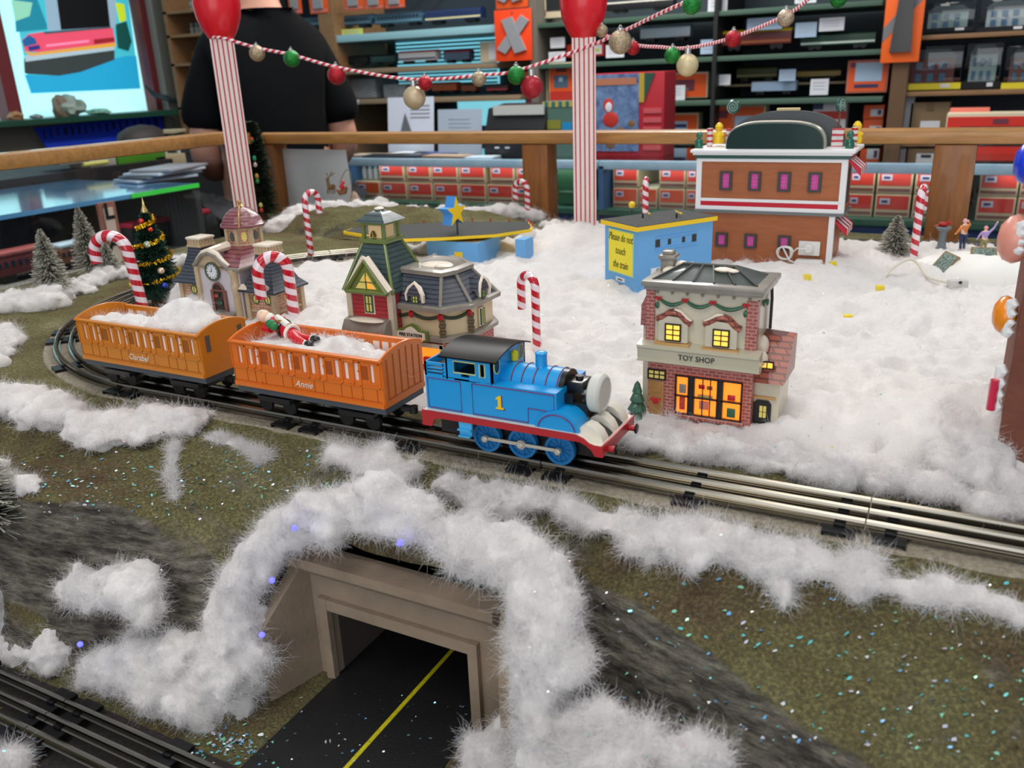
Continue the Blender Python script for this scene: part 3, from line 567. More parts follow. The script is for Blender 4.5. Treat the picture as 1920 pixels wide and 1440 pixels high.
# ---- coaches
def coach(label, xl, xr, col, dark, text, plain_end):
    OR = mat('coach_'+col[3], col[:3], .38, coat=.2); OD = mat('coach_'+col[3]+'_recess', dark, .45)
    t = thing('toy_coach', ((xl+xr)/2, 0, ZH), label, 'toy train', 'open orange toy coaches'); H0, H1 = 25.5, 64.2; hy = .0285; L_ = xr-xl
    XX = lambda f: xl+L_*f
    # bays measured as fractions of the length: windows (w) are real openings
    wins = [(.105, .130), (.155, .195), (.235, .260), (.290, .318), (.352, .378), (.435, .462), (.492, .522), (.552, .582), (.645, .675), (.702, .735), (.760, .790), (.865, .90)] if plain_end else [(.072, .10), (.135, .165), (.205, .232), (.30, .33), (.37, .40), (.44, .468), (.545, .575), (.62, .648), (.69, .718), (.80, .828), (.87, .90), (.94, .965)]
    wins = [(.046, .072), (.118, .147), (.163, .190), (.272, .298), (.335, .362), (.392, .420), (.487, .516), (.545, .575), (.602, .632), (.703, .733), (.763, .792), (.825, .855), (.925, .950)]
    zb, zt = 46.0, 60.8
    for k in (-1, 1):
        m = MB(); ya, yb = k*hy, k*(hy-.0018)
        m.b2(xl, xr, ya, yb, Z(H0), Z(zb)); m.b2(xl, xr, ya, yb, Z(zt), Z(H1))
        edge = [0]+[v for w_ in wins for v in w_]+[1]
        for a, b in zip(edge[0::2], edge[1::2]): m.b2(XX(a), XX(b), ya, yb, Z(zb), Z(zt))
        m.build('side_wall', OR, t)
        m = MB(); [m.b2(XX(a)-.001, XX(b)+.001, k*(hy-.0020), k*(hy-.0024), Z(zb-.5), Z(zt+.5)) for a, b in wins]; m.build('window_panes', mat('coach_pane', (246, 226, 214), .5), t)
        m = MB(); yo = k*(hy+.0008)
        for a in (.0, .105, .202, .318, .435, .535, .645, .75, .868, .985): m.b2(XX(a)-.0009+(.0009 if a == 0 else 0), XX(a)+.0010, ya, yo, Z(42), Z(62.5))
        m.b2(xl, xr, ya, yo, Z(41.4), Z(42.6)); m.b2(xl+.002, xr-.002, ya, yo, Z(61.6), Z(62.8)); m.b2(xl, xr, ya, k*(hy+.0012), Z(25.5), Z(29))
        for a, b in ((.202, .318), (.435, .535), (.645, .75), (.0, .10), (.868, .985)): m.b2(XX(a)+.002, XX(b)-.002, ya, k*(hy+.0006), Z(44.6), Z(45.8))
        for a in (.15, .377, .59, .81): m.b2(XX(a)-.0042, XX(a)+.0042, ya, k*(hy+.0022), Z(60.8), Z(64), bev=.0006); m.b2(XX(a)-.0030, XX(a)+.0030, ya, k*(hy+.0012), Z(44), Z(45.5))
        m.build('side_moulding', OR, t)
        m = MB()
        for a in (.004, .095, .155, .225, .345, .41, .56, .62, .735, .80, .87, .96): m.b2(XX(a), XX(a)+.0005, ya, k*(hy+.0003), Z(30.4), Z(41))
        for z_ in (30.2, 41.0): m.b2(XX(.0), XX(.985), ya, k*(hy+.0003), Z(z_), Z(z_+.45))
        for a, b in ((.205, .258), (.42, .475), (.64, .69), (.865, .915)): m.b2(XX(a), XX(b), ya, k*(hy+.0002), Z(48), Z(59.4))
        m.build('panel_lines', OD, t)
        m = MB()
        for a in (.197, .43, .642, .862): m.ball((XX(a), k*(hy+.0016), Z(55)), .0009, 1).ball((XX(a), k*(hy+.0016), Z(31.8)), .0009, 1).ball((XX(a)-.0065, k*(hy+.0016), Z(43.4)), .0009, 1)
        m.build('door_handles', OR, t)
        m = MB(); m.b2(xl-.001, xr+.001, k*(hy-.0022), k*(hy+.0022), Z(H1), Z(H1+1.8), bev=.0004); m.build('rim', OR, t)
    for xe, s_, pl in ((xl, -1, not plain_end), (xr, 1, plain_end)):
        he = hy-.0005; ring = [(-he, Z(H0))]+[(he*(-1+2*i/16), Z(H1+1.8+6.0*(1-(-1+2*i/16)**2))) for i in range(17)]+[(he, Z(H0))]
        MB().prism(ring, xe-s_*.002, xe+s_*.0006, 'x').build('end_wall', OR, t)
        arcp = [(hy*1.04*(-1+2*i/20), Z(H1+1.4+6.4*(1-(-1+2*i/20)**2))) for i in range(21)]
        MB().tube([(xe-s_*.0006, y_, z_) for y_, z_ in arcp], .0011, 8).build('end_rim', OR, t)
        if pl:
            m = MB()
            for i in range(6):
                y_ = -hy+.006+i*(2*hy-.012)/5; m.b2(xe, xe+s_*.0011, y_-.0004, y_+.0004, Z(32), Z(H1+1.8+6.6*(1-(y_/hy)**2)-4))
            m.b2(xe, xe+s_*.0011, -hy+.004, hy-.004, Z(31.4), Z(32.2)); m.build('end_boards', OD, t)
        else:
            m = MB()
            for y_ in (-.0195, .0195): m.b2(xe, xe+s_*.0009, y_-.0026, y_+.0026, Z(48), Z(63))
            m.build('end_window', mat('end_window_grey', (92, 84, 78), .4), t)
    MB().b2(xl+.0015, xr-.0015, -hy+.001, hy-.001, Z(H0-.5), Z(H0+1)).build('floor_pan', OD, t)
    MB().b2(xl+.0005, xr-.0005, -hy+.0012, hy-.0012, Z(19.8), Z(H0)).build('chassis', DGREY, t)
    for f in (.22, .78):
        m = MB(); m.b2(XX(f)-.020, XX(f)+.020, -.013, .013, Z(10), Z(17)); m.b2(XX(f)-.018, XX(f)+.018, -.0225, .0225, Z(11), Z(15.5)); m.cyl((XX(f), 0, Z(16)), (XX(f), 0, Z(20)), .006); bg = m.build('bogie', BLK, t)
        for dx in (-.0135, .0135):
            for k in (-1, 1): MB().lathe([(0, -.002), (.0072, -.002), (.0078, .0005), (.0066, .0015), (.0062, .0022), (0, .0022)], 20, M=Matrix.Translation((XX(f)+dx, k*.0165, Z(7.4))) @ Matrix.Rotation(k*PI/2, 4, 'X')).build('bogie_wheel', BLACKM, bg)
    for xe, s_ in ((xl, -1), (xr, 1)): MB().b2(xe-s_*.004, xe+s_*.0075, -.003, .003, Z(14), Z(18)).cyl((xe+s_*.0075, 0, Z(13)), (xe+s_*.0075, 0, Z(19)), .0035).build('coupler', BLK, t)
    lettering(text, .0078, mat('script_white', (236, 226, 210), .5), t, Matrix.Translation((XX(.49), -hy-.0005, Z(35.4))) @ Matrix.Rotation(PI/2, 4, 'X'), 'name_lettering', shear=.35, depth=.0002)
    return t
coach('orange toy coach with plain boarded end behind the blue engine, Santa lying in it', -.5455, -.3870, (222, 112, 22, 'bright_orange'), (168, 74, 8), 'Annie', True)
coach('ochre orange toy coach at the tail of the train heaped with cotton', -.7460, -.5830, (206, 124, 28, 'ochre_orange'), (150, 84, 10), 'Clarabel', False)
def cargo(label, pts, seed, n=2200):
    return cotton('cotton_snow', label, [((x_, y_, Z(z_)), r/1000, (1.2, 1, .8)) for x_, y_, z_, r in [(min(q[0], -.401) if q[0] > -.5 else q[0],)+tuple(q[1:]) for q in pts]], n, vox=.003, amp=.009, fl=.007, seed=seed)
r_ = random.Random(5)
cargo('cotton filling the bright orange coach around Santa', [(-.529+i*.0113, y_, 54+r_.uniform(-2, 2)-(5 if i > 9 else 0), 12.5) for i in range(12) for y_ in (-.013, .005, .014) if not (i > 8 and y_ > .01)]+[(-.528+i*.0155, -.0125, 38, 12) for i in range(9)]+[(-.448, -.002, 66, 10), (-.437, -.004, 63, 9)], 41)
cargo('cotton heaped high in the ochre coach at the tail', [(-.732+i*.0113, y_, 55+r_.uniform(-2, 3)+(6 if i > 6 else 0), 12.5) for i in range(12) for y_ in (-.012, .004, .013) if not (i < 6 and y_ > .01)]+[(-.731+i*.0155, -.0125, 38, 12) for i in range(9)]+[(-.655, .008, 70, 12), (-.64, .012, 76, 13), (-.622, .012, 74, 13), (-.606, .010, 66, 11), (-.63, -.004, 68, 12), (-.615, -.008, 64, 11)], 42)
# ---- Santa lying on the cotton
SK = mat('skin_pale', (244, 206, 176), .5); SRED = mat('santa_red', (206, 18, 36), .4, coat=.2); SWH = mat('santa_white', (240, 234, 222), .6, bump=.4, bs=600)
A = on_y(545, 610, .006); sant = thing('santa_figurine', (A.x, A.y, Z(64)), 'small Santa figurine lying on its back in the bright orange coach', 'figurine')
def sp(px, py, y=.004): return on_y(px, py, y)
hd, ch, wa, hip = sp(498, 596, .012), sp(518, 606, .010), sp(534, 617, .008), sp(546, 625, .006)
kn1, ft1 = sp(566, 634, .008), sp(584, 637, .006); kn2, ft2 = sp(558, 638, -.004), sp(572, 645, -.005)
m = MB(); m.ball(ch, .0068, 2, (1.15, 1, .95)); m.ball(wa, .0075, 2, (1.1, 1.05, .95)); m.tube([ch, wa, hip], [.006, .0075, .0068], 14); m.tube([hip, kn1, ft1], [.0052, .0042, .0034], 12); m.tube([hip, kn2, ft2], [.0052, .0042, .0034], 12)
sh2 = sp(527, 599, .016); m.tube([sh2, sp(534, 607, .018), sp(528, 612, .012)], [.004, .0036, .003], 10); m.tube([sp(505, 608, 0), sp(499, 616, -.002), sp(508, 618, -.003)], [.004, .004, .0032], 10)
m.build('body', SRED, sant)
MB().ball(hd+Vector((.0012, -.0025, .0022)), .0058, 2).ball(hd+Vector((.0016, -.0052, .0068)), .0013, 1).build('head', SK, sant)
m = MB(); m.ball(hd+Vector((.005, -.001, .0008)), .0052, 2, (1.2, 1, .9)); m.ball(hd+Vector((-.0035, .0, .002)), .0052, 2, (.8, 1.1, 1)); m.build('beard', SWH, sant)
m = MB(); m.tube([ch+Vector((.003, -.001, .006)), wa+Vector((0, -.002, .008)), hip+Vector((0, -.002, .0075))], [.0028, .003, .003], 10)
m.tube([hip+Vector((.0015*math.cos(a)+.001, .0070*math.cos(a), .0068*math.sin(a))) for a in [2*PI*i/18 for i in range(18)]], .0017, 8, closed=True)
for q in (ft1, ft2): m.ball(q, .0040, 1)
m.build('fur_trim', SWH, sant)
m = MB(); m.tube([wa+Vector((0, .0082*math.cos(a), .0078*math.sin(a))) for a in [2*PI*i/18 for i in range(18)]], .0013, 8, closed=True); m.build('belt', BLK, sant)
MB().box(wa+Vector((0, -.003, .0088)), (.004, .004, .0015)).build('buckle', mat('gold_paint', (214, 170, 60), .35, .6), sant)
for q, dz in ((ft1, .0), (ft2, -.001)): MB().ball(q+Vector((.0045, -.0005, .0012+dz)), .0040, 2, (1.3, .9, .9)).build('boot', BLK, sant)
m = MB(); m.ball(sp(508, 607, -.003), .0045, 2, (1.1, 1, .9)); m.ball(sp(513, 612, -.004), .0038, 2); m.build('mitten', mat('mitten_green', (22, 120, 62), .5), sant)
# ---------------------------------------------------------------- village
CER = mat('ceramic_cream', (214, 204, 180), .3, coat=.4, noise_=.12, ns=80); CERG = mat('ceramic_grey', (150, 142, 130), .35, coat=.3, noise_=.2, ns=90); SNOWC = mat('ceramic_snow', (240, 226, 206), .4, coat=.3, bump=.3, bs=500)
BRK = bricks('brick_rose', (172, 92, 84), (150, 74, 70), (196, 140, 124)); BRKR = striped('boards_red', (186, 56, 66), (120, 30, 40), 2, .0042, .16, .35, .5, .3); TERR = bricks('tile_terracotta', (178, 96, 76), (156, 80, 62), (112, 56, 46), .010, .0042)
SLATE = striped('slate_blue', (70, 76, 88), (28, 32, 40), 2, .0040, .28, .4, .8, .4); SLG = striped('slate_green', (62, 82, 82), (30, 44, 44), 2, .0044, .2, .35, .8, .5); PINKT = striped('tile_pink', (150, 82, 88), (92, 40, 52), 2, .0036, .3, .35, .8, .5)
GLOW = mat('window_glow', (255, 190, 80), .5, emit=1.1, ecol=(255, 196, 70)); GLOWO = mat('window_glow_orange', (255, 130, 40), .5, emit=1.3, ecol=(255, 128, 30)); PANEY = mat('window_pane_yellow', (200, 190, 110), .3, emit=.18, ecol=(255, 220, 110))
IRON = mat('window_iron', (20, 20, 20), .4, coat=.3); GRN = mat('paint_green', (44, 96, 66), .4, coat=.4); OLV = mat('paint_olive', (104, 122, 56), .35, coat=.5); OCH = mat('paint_ochre', (196, 150, 84), .4, coat=.3); BOW = mat('bow_red', (196, 22, 34), .35, coat=.4); WREATH = mat('garland_green', (46, 104, 72), .5, noise_=.4, ns=400, coat=.3)
def win(parent, x0, x1, z0, z1, y, nx, nz, lit=GLOW, frame=IRON, th=.0009, dep=.0012):
    MB().b2(x0, x1, y-.0002, y+.0006, z0, z1).build('window_pane', lit, parent)
    m = MB(); e = th
    m.b2(x0-e, x0+e*.2, y-dep, y+.0004, z0-e, z1+e); m.b2(x1-e*.2, x1+e, y-dep, y+.0004, z0-e, z1+e); m.b2(x0, x1, y-dep, y+.0004, z0-e, z0+e*.2); m.b2(x0, x1, y-dep, y+.0004, z1-e*.2, z1+e)
    for i in range(1, nx): q = lerp(x0, x1, i/nx); m.b2(q-e*.4, q+e*.4, y-dep*.8, y+.0003, z0, z1)
    for i in range(1, nz): q = lerp(z0, z1, i/nz); m.b2(x0, x1, y-dep*.8, y+.0003, q-e*.4, q+e*.4)
    m.build('window_frame', frame, parent)
def swag(m, x0, x1, y, z, drop, r, n=9):
    m.tube([(lerp(x0, x1, i/n), y-.001*math.sin(PI*i/n), z-drop*math.sin(PI*i/n)) for i in range(n+1)], [r*(.7+.5*math.sin(PI*i/n)) for i in range(n+1)], 7)
def bow(m, x, y, z, r): m.ball((x-r*.7, y, z+.2*r), r*.75, 1, (1, .6, .8)).ball((x+r*.7, y, z+.2*r), r*.75, 1, (1, .6, .8)).ball((x, y-.0004, z), r*.45, 1).ball((x-r*.4, y, z-r*.7), r*.5, 1, (.6, .5, 1)).ball((x+r*.4, y, z-r*.7), r*.5, 1, (.6, .5, 1))
# ---- toy shop
t = thing('toy_shop', (-.168, .11, D), 'ceramic toy shop with TOY SHOP sign and lit display window', 'toy building')
m = MB(); m.b2(-.2105, -.1275, .0885, .134, D, 1.236); m.build('brick_storey', BRK, t)
MB().b2(-.2100, -.1270, .0885, .134, 1.236, 1.2915).build('upper_storey', CER, t)
MB().b2(-.2125, -.2055, .0868, .094, 1.246, 1.2905).build('corner_bricks', BRK, t); MB().b2(-.1345, -.1262, .0868, .094, 1.243, 1.2865).build('corner_bricks', BRK, t)
m = MB(); m.b2(-.2130, -.1222, .0815, .137, 1.2905, 1.2935, bev=.0008); m.b2(-.2145, -.1208, .0795, .139, 1.2935, 1.2978, bev=.0010)
for i in range(7): q = -.2035+i*.0118; m.ball((q, .0868, 1.2885), .0016, 1, (.8, .8, 1.3))
m.build('cornice', CERG, t)
MB().loft([[(-.2075, .087, 1.2975), (-.128, .087, 1.2975), (-.128, .132, 1.2975), (-.2075, .132, 1.2975)], [(-.190, .108, 1.3065), (-.150, .108, 1.3065), (-.150, .116, 1.3065), (-.190, .116, 1.3065)]], smooth=False).build('roof', mat('roof_slate_green', (74, 82, 78), .4, coat=.3, noise_=.3, ns=60), t)
m = MB()
for f in (0, .2, .4, .6, .8, 1): m.tube([(lerp(-.2075, -.128, f), .087, 1.298), (lerp(-.190, -.150, f), .108, 1.307)], .0009, 6)
m.tube([(-.190, .108, 1.307), (-.150, .108, 1.307)], .001, 6); m.build('roof_ribs', mat('roof_rib', (66, 68, 64), .4, coat=.3), t)
m = MB(); m.ball((-.157, .1035, 1.3050), .0065, 2, (1.2, .8, .3)); m.ball((-.150, .103, 1.3045), .005, 2, (1, .8, .3)); m.ball((-.203, .115, 1.299), .007, 2, (.8, 1.2, .45)); m.ball((-.196, .124, 1.302), .006, 2, (1, 1, .6)); m.build('roof_snow', SNOWC, t)
m = MB(); m.b2(-.2120, -.2010, .118, .129, 1.295, 1.3065, bev=.001); m.b2(-.2135, -.1995, .1165, .1305, 1.3065, 1.3105, bev=.0015); m.b2(-.2110, -.2020, .119, .128, 1.3105, 1.3135, bev=.001); m.build('chimney', CERG, t)
m = MB(); m.prism([(.0795, 1.2355), (.0785, 1.2435), (.0770, 1.2450), (.0770, 1.2470), (.0885, 1.2490), (.0885, 1.2325), (.0805, 1.2325), (.0780, 1.2338), (.0780, 1.2352)], -.2165, -.1213, 'x'); m.build('sign_band', mat('ceramic_putty', (196, 190, 166), .35, coat=.3), t)
lettering('TOY SHOP', .0062, IRON, t, Matrix.Translation((-.1690, .0786, 1.2396)) @ Matrix.Rotation(PI/2, 4, 'X'), 'sign_lettering', sx=.95)
for x0, x1, wx0, wx1, ap, zo in ((-.2020, -.1768, -.1947, -.1836, -.1895, 0), (-.1650, -.1390, -.1572, -.1462, -.1515, -.0008)):
    MB().prism([(x0+.001, 1.2500+zo), (x1-.001, 1.2500+zo), (x1-.001, 1.2645+zo), (ap+.004, 1.2700+zo), (ap-.004, 1.2705+zo), (x0+.001, 1.2665+zo)], .0835, .0890).build('bay', CER, t)
    pr = [(x0-.0008, 1.2668), (x0+.0035, 1.2685), (ap-.004, 1.2722), (ap, 1.2730), (ap+.004, 1.2720), (x1-.003, 1.2668), (x1+.001, 1.2648)]
    MB().tube([(a, .0850, b+zo) for a, b in pr], .0021, 10).tube([(a, .0875, b+zo+.0006) for a, b in pr], .0021, 10).build('bay_roof', TERR, t)
    sd = pr[:4] if zo else pr[3:]
    MB().tube([(a, .0868, b+zo+.0021) for a, b in sd], [.0012, .0020, .0022, .0010], 8).build('bay_snow', SNOWC, t)
    MB().b2(x0-.0012, x1+.0012, .0805, .0890, 1.2474+zo, 1.2496+zo, bev=.0005).build('sill', OCH, t)
    MB().b2(x0+.004, x0+.009, .083, .089, 1.2445+zo, 1.2474+zo, bev=.0006).b2(x1-.009, x1-.004, .083, .089, 1.2445+zo, 1.2474+zo, bev=.0006).build('bracket', CERG, t)
    win(t, wx0, wx1, 1.2518+zo, 1.2640+zo, .0833, 2, 3)
m = MB(); gx = (-.2023, -.1812, -.1600, -.1352)
for a, b in zip(gx, gx[1:]): swag(m, a, b, .0872, 1.2830, .0042, .0013)
m.ball((-.2035, .0872, 1.2775), .0022, 1, (.8, .6, 1.4)); m.ball((-.1355, .0872, 1.2765), .0022, 1, (.8, .6, 1.4)); m.build('garland', WREATH, t)
for a in gx:
    m = MB(); bow(m, a, .0862, 1.2832, .0021); m.build('garland_bow', BOW, t)
# shop window: a lit recess with toys in it
MB().b2(-.1868, -.1340, .0876, .0886, 1.1905, 1.2222).build('display_back', GLOWO, t)
for x0, x1, z0, z1, mm in ((-.1840, -.1785, 1.2075, 1.2150, CERG), (-.1835, -.1790, 1.1935, 1.2040, mat('toy_red', (190, 60, 50), .5)), (-.1685, -.1635, 1.2130, 1.2165, BOW), (-.1620, -.1575, 1.2130, 1.2160, mat('toy_brown', (150, 84, 50), .5)), (-.1690, -.1570, 1.2060, 1.2085, OCH), (-.1675, -.1600, 1.1960, 1.2030, mat('toy_rose', (210, 120, 100), .5)), (-.1455, -.1395, 1.2065, 1.2110, BOW), (-.1455, -.1390, 1.1925, 1.2000, GRN)):
    MB().b2(x0, x1, .0864, .0877, z0, z1, bev=.0005).build('display_toy', mm, t)
m = MB()
for x_ in (-.1865, -.1760, -.1720, -.1530, -.1495, -.1345): m.b2(x_-.0007, x_+.0007, .0850, .0872, 1.1905, 1.2222)
m.b2(-.1760, -.1720, .0856, .0868, 1.1905, 1.2222); m.b2(-.1530, -.1495, .0856, .0868, 1.1905, 1.2222)
for z_ in (1.1905, 1.2055, 1.2222): m.b2(-.1870, -.1340, .0850, .0872, z_-.0006, z_+.0006)
m.b2(-.1652, -.1646, .0852, .087, 1.1905, 1.2222); m.b2(-.1592, -.1586, .0852, .087, 1.1905, 1.2222); m.build('display_frame', IRON, t)
MB().b2(-.1890, -.1320, .0840, .0890, 1.1870, 1.1900, bev=.0006).build('display_sill', BRK, t)
win(t, -.2096, -.1963, 1.2168, 1.2236, .0880, 3, 2, PANEY)
MB().b2(-.2092, -.1968, .0875, .0890, 1.176, 1.2145, bev=.0006).b2(-.2070, -.1990, .0868, .0880, 1.2050, 1.2120, bev=.0005).build('door', mat('door_tan', (168, 122, 66), .4, coat=.3), t)
m = MB(); bow(m, -.2030, .0862, 1.1985, .0032); m.build('door_bow', BOW, t)
m = MB()
for z_, r in ((1.178, .0092), (1.187, .0080), (1.195, .0062), (1.2025, .0042)): m.lathe([(r*.9, 0), (r, .001), (r*.55, .0075), (.0005, .010)], 9, c=(-.2190, .0875, z_))
m.build('fir_shrub', mat('porcelain_fir', (70, 118, 92), .4, noise_=.4, ns=300, coat=.4, bump=.5), t)
MB().b2(-.2185, -.2095, .099, .130, D, 1.258).build('left_annex', CER, t)
MB().loft([[(-.2200, .096, 1.2575), (-.2095, .096, 1.2575), (-.2095, .132, 1.2575), (-.2200, .132, 1.2575)], [(-.2195, .096, 1.274), (-.2095, .096, 1.276), (-.2095, .132, 1.276), (-.2195, .132, 1.274)], [(-.2150, .101, 1.286), (-.2095, .101, 1.288), (-.2095, .128, 1.288), (-.2150, .128, 1.286)]], smooth=False).build('left_annex_roof', striped('tile_rose', (172, 100, 96), (110, 54, 54), 2, .0042, .14, .4, .6, .3), t)
MB().b2(-.1290, -.1085, .098, .134, D, 1.224).build('right_annex', CER, t)
MB().loft([[(-.1285, .0935, 1.2215), (-.1055, .0935, 1.2215), (-.1055, .136, 1.2215), (-.1285, .136, 1.2215)], [(-.1285, .0950, 1.2235), (-.1050, .0950, 1.2235), (-.1050, .136, 1.2235), (-.1285, .136, 1.2235)], [(-.1270, .1165, 1.2545), (-.1040, .1165, 1.2530), (-.1040, .130, 1.2530), (-.1270, .130, 1.2545)]], smooth=False).build('right_annex_roof', TERR, t)
m = MB(); m.ball((-.1255, .108, 1.247), .007, 2, (.7, 1, 1.2)); m.ball((-.1240, .101, 1.238), .006, 2, (.8, .7, 1.2)); m.build('annex_snow', SNOWC, t)
win(t, -.1238, -.1150, 1.2325, 1.2372, .0985, 2, 1, GLOW)
MB().prism([(-.1275, D), (-.1140, D), (-.1140, 1.2035), (-.1165, 1.2065), (-.1250, 1.2065), (-.1275, 1.2035)], .0965, .0985).build('annex_door', IRON, t)
m = MB(); m.b2(-.1225, -.1203, .0958, .0967, 1.1975, 1.2020).b2(-.1197, -.1175, .0958, .0967, 1.1975, 1.2020).b2(-.1225, -.1203, .0958, .0967, 1.1925, 1.1968).b2(-.1197, -.1175, .0958, .0967, 1.1925, 1.1968); m.build('annex_door_panes', PANEY, t)
MB().b2(-.1295, -.1110, .0955, .0985, 1.2080, 1.2098, bev=.0004).build('annex_lintel', OCH, t)
MB().tube([(-.1255, .128, 1.291), (-.1248, .129, 1.28), (-.1248, .129, 1.255)], .0012, 8).build('drain_pipe', IRON, t)
m = MB(); swag(m, -.1255, -.1255+.0001, .110, 1.283, .003, .0012); m.ball((-.1258, .105, 1.281), .0024, 1, (.5, 1, 1.3)); m.ball((-.1258, .118, 1.279), .0024, 1, (.5, 1, 1.3)); m.build('side_garland', WREATH, t)
# ---- fire station
t = thing('fire_station', (-.455, .15, D), 'ceramic fire station with mansard roof and FIRE STATION sign', 'toy building')
eave = [(-.4984, .1205), (-.424, .1175), (-.404, .144), (-.404, .196), (-.43, .225), (-.4984, .225)]; topp = [(-.4835, .140), (-.431, .134), (-.425, .150), (-.4245, .178), (-.45, .200), (-.4835, .200)]
cx_, cy_ = -.452, .17
def off(poly, d): return [(x+(cx_-x)/math.hypot(cx_-x, cy_-y)*d, y+(cy_-y)/math.hypot(cx_-x, cy_-y)*d) for x, y in poly]
def ring(poly, z): return [(x, y, z) for x, y in poly]
MB().loft([ring(off(eave, .007), D), ring(off(eave, .007), 1.214)], smooth=False).build('lower_storey', bricks('brick_red', (176, 60, 66), (150, 44, 54), (200, 130, 120)), t)
MB().loft([ring(off(eave, .007), 1.214), ring(off(eave, .007), 1.2425)], smooth=False).build('upper_storey', mat('stucco_cream', (222, 200, 158), .4, coat=.3), t)
MB().loft([ring(off(eave, .006), 1.211), ring(off(eave, .002), 1.2125), ring(off(eave, .0015), 1.2165), ring(off(eave, .006), 1.218)], smooth=False).build('string_course', CERG, t)
MB().loft([ring(off(eave, .006), 1.2405), ring(off(eave, -.0015), 1.2425), ring(off(eave, -.002), 1.2465), ring(off(eave, .004), 1.2480)], smooth=False).build('eaves', CERG, t)
MB().loft([ring(off(eave, .003), 1.2475), ring(topp, 1.2735)], smooth=False).build('mansard_roof', SLATE, t)
for a, b in zip(off(eave, .003), topp): MB().tube([(a[0], a[1], 1.247), (b[0], b[1], 1.2735)], .0018, 8).build('hip_trim', CERG, t)
MB().loft([ring(off(topp, .002), 1.2720), ring(off(topp, -.003), 1.2735), ring(off(topp, -.0035), 1.2775), ring(off(topp, .003), 1.2790), ring(off(topp, .006), 1.2775)], smooth=False).build('roof_rim', CERG, t)
m = MB(); m.ball((-.455, .165, 1.2775), .014, 2, (1.25, .9, .16)); m.ball((-.445, .160, 1.2778), .010, 2, (1.1, .8, .2)); m.build('roof_snow', SNOWC, t)
for (xd, yd, yaw) in ((-.4545, .124, 0), (-.4060, .166, PI/2)):
    Md = Matrix.Translation((xd, yd, 1.247)) @ Matrix.Rotation(yaw, 4, 'Z')
    m = MB(); m.b2(-.0052, .0052, -.001, .012, 0, .0105, M=Md); m.build('dormer', CERG, t)
    m = MB(); m.prism([(-.0085, .0085), (.0085, .0085), (.0060, .0145), (0, .0195), (-.0060, .0145)], -.0035, .014, M=Md); m.build('dormer_roof', SLATE, t)
    m = MB(); m.tube([Md @ Vector(p) for p in ((-.0092, -.003, .004), (-.0095, -.003, .0105), (-.0062, -.002, .0165), (0, -.001, .0212), (.0062, -.002, .0165), (.0095, -.003, .0105), (.0092, -.002, .003))], [.0010, .0014, .0016, .0018, .0026, .0024, .0020], 8); m.build('dormer_snow', SNOWC, t)
    m = MB(); m.b2(-.0030, .0030, -.0018, -.0008, .0018, .0085, M=Md); m.build('window_pane', PANEY, t)
    m = MB(); [m.b2(a, b, -.0026, -.0014, c, d, M=Md) for a, b, c, d in ((-.0036, -.0026, .0012, .009), (.0026, .0036, .0012, .009), (-.0036, .0036, .0082, .0092), (-.0036, .0036, .0010, .0018), (-.0004, .0004, .0012, .009), (-.003, .003, .0048, .0055))]; m.build('window_frame', GRN, t)
m = MB(); ep = off(eave, .0062)
for (a, b) in ((ep[0], ep[1]), (ep[1], ep[2])):
    nsw = 2 if b is ep[1] else 1
    for i in range(nsw):
        p, q = [lerp(a[k], b[k], i/nsw) for k in (0, 1)], [lerp(a[k], b[k], (i+1)/nsw) for k in (0, 1)]
        m.tube([(lerp(p[0], q[0], j/8), lerp(p[1], q[1], j/8)-.0012, 1.2385-.0040*math.sin(PI*j/8)) for j in range(9)], .0017, 7)
m.build('garland', mat('garland_dark', (62, 74, 52), .5, noise_=.5, ns=500), t)
for p in (ep[0], [lerp(ep[0][k], ep[1][k], .5) for k in (0, 1)], ep[1], ep[2]): MB().ball((p[0], p[1]-.0016, 1.2375), .0036, 1, (1, .8, 1.1)).build('garland_bow', BOW, t)
for p in (ep[1], ep[2], ep[0]):
    m = MB()
    for i in range(6): m.box((p[0], p[1]+.001, 1.2185+i*.0033), (.0068 if i % 2 else .0054, .0062, .0030), rz=.5 if p is not ep[0] else 0, bev=.0006)
    m.build('quoin_stones', mat('stone_brown', (120, 98, 66), .5, noise_=.4, ns=200, coat=.2), t)
win(t, -.4645, -.4585, 1.2195, 1.2340, .1268, 2, 3, GLOW, GRN)
MB().b2(-.4670, -.4650, .1262, .128, 1.2185, 1.2350).b2(-.4580, -.4560, .1262, .128, 1.2185, 1.2350).build('window_trim', SNOWC, t)
Mr = Matrix.Translation((-.4095, .168, 1.219)) @ Matrix.Rotation(PI/2, 4, 'Z')
MB().b2(-.0055, .0055, -.0012, 0, 0, .0185, M=Mr).build('window_trim', SNOWC, t); MB().b2(-.003, .003, -.0020, -.0008, .002, .0165, M=Mr).build('window_pane', PANEY, t); MB().b2(-.0005, .0005, -.0026, -.0012, .002, .0165, M=Mr).b2(-.0037, -.0027, -.0026, -.0012, .001, .0175, M=Mr).b2(.0027, .0037, -.0026, -.0012, .001, .0175, M=Mr).build('window_frame', GRN, t)
MB().prism([(-.4755, 1.2135), (-.4395, 1.2135), (-.4395, 1.2235), (-.4480, 1.2240), (-.4520, 1.2275), (-.4575, 1.2297), (-.4630, 1.2275), (-.4670, 1.2240), (-.4755, 1.2235)], .1150, .1185).build('sign_frame', OLV, t)
MB().prism([(-.4735, 1.2152), (-.4415, 1.2152), (-.4415, 1.2217), (-.4490, 1.2223), (-.4535, 1.2257), (-.4575, 1.2273), (-.4615, 1.2257), (-.4660, 1.2223), (-.4735, 1.2217)], .1142, .1152).build('sign_board', SNOWC, t)
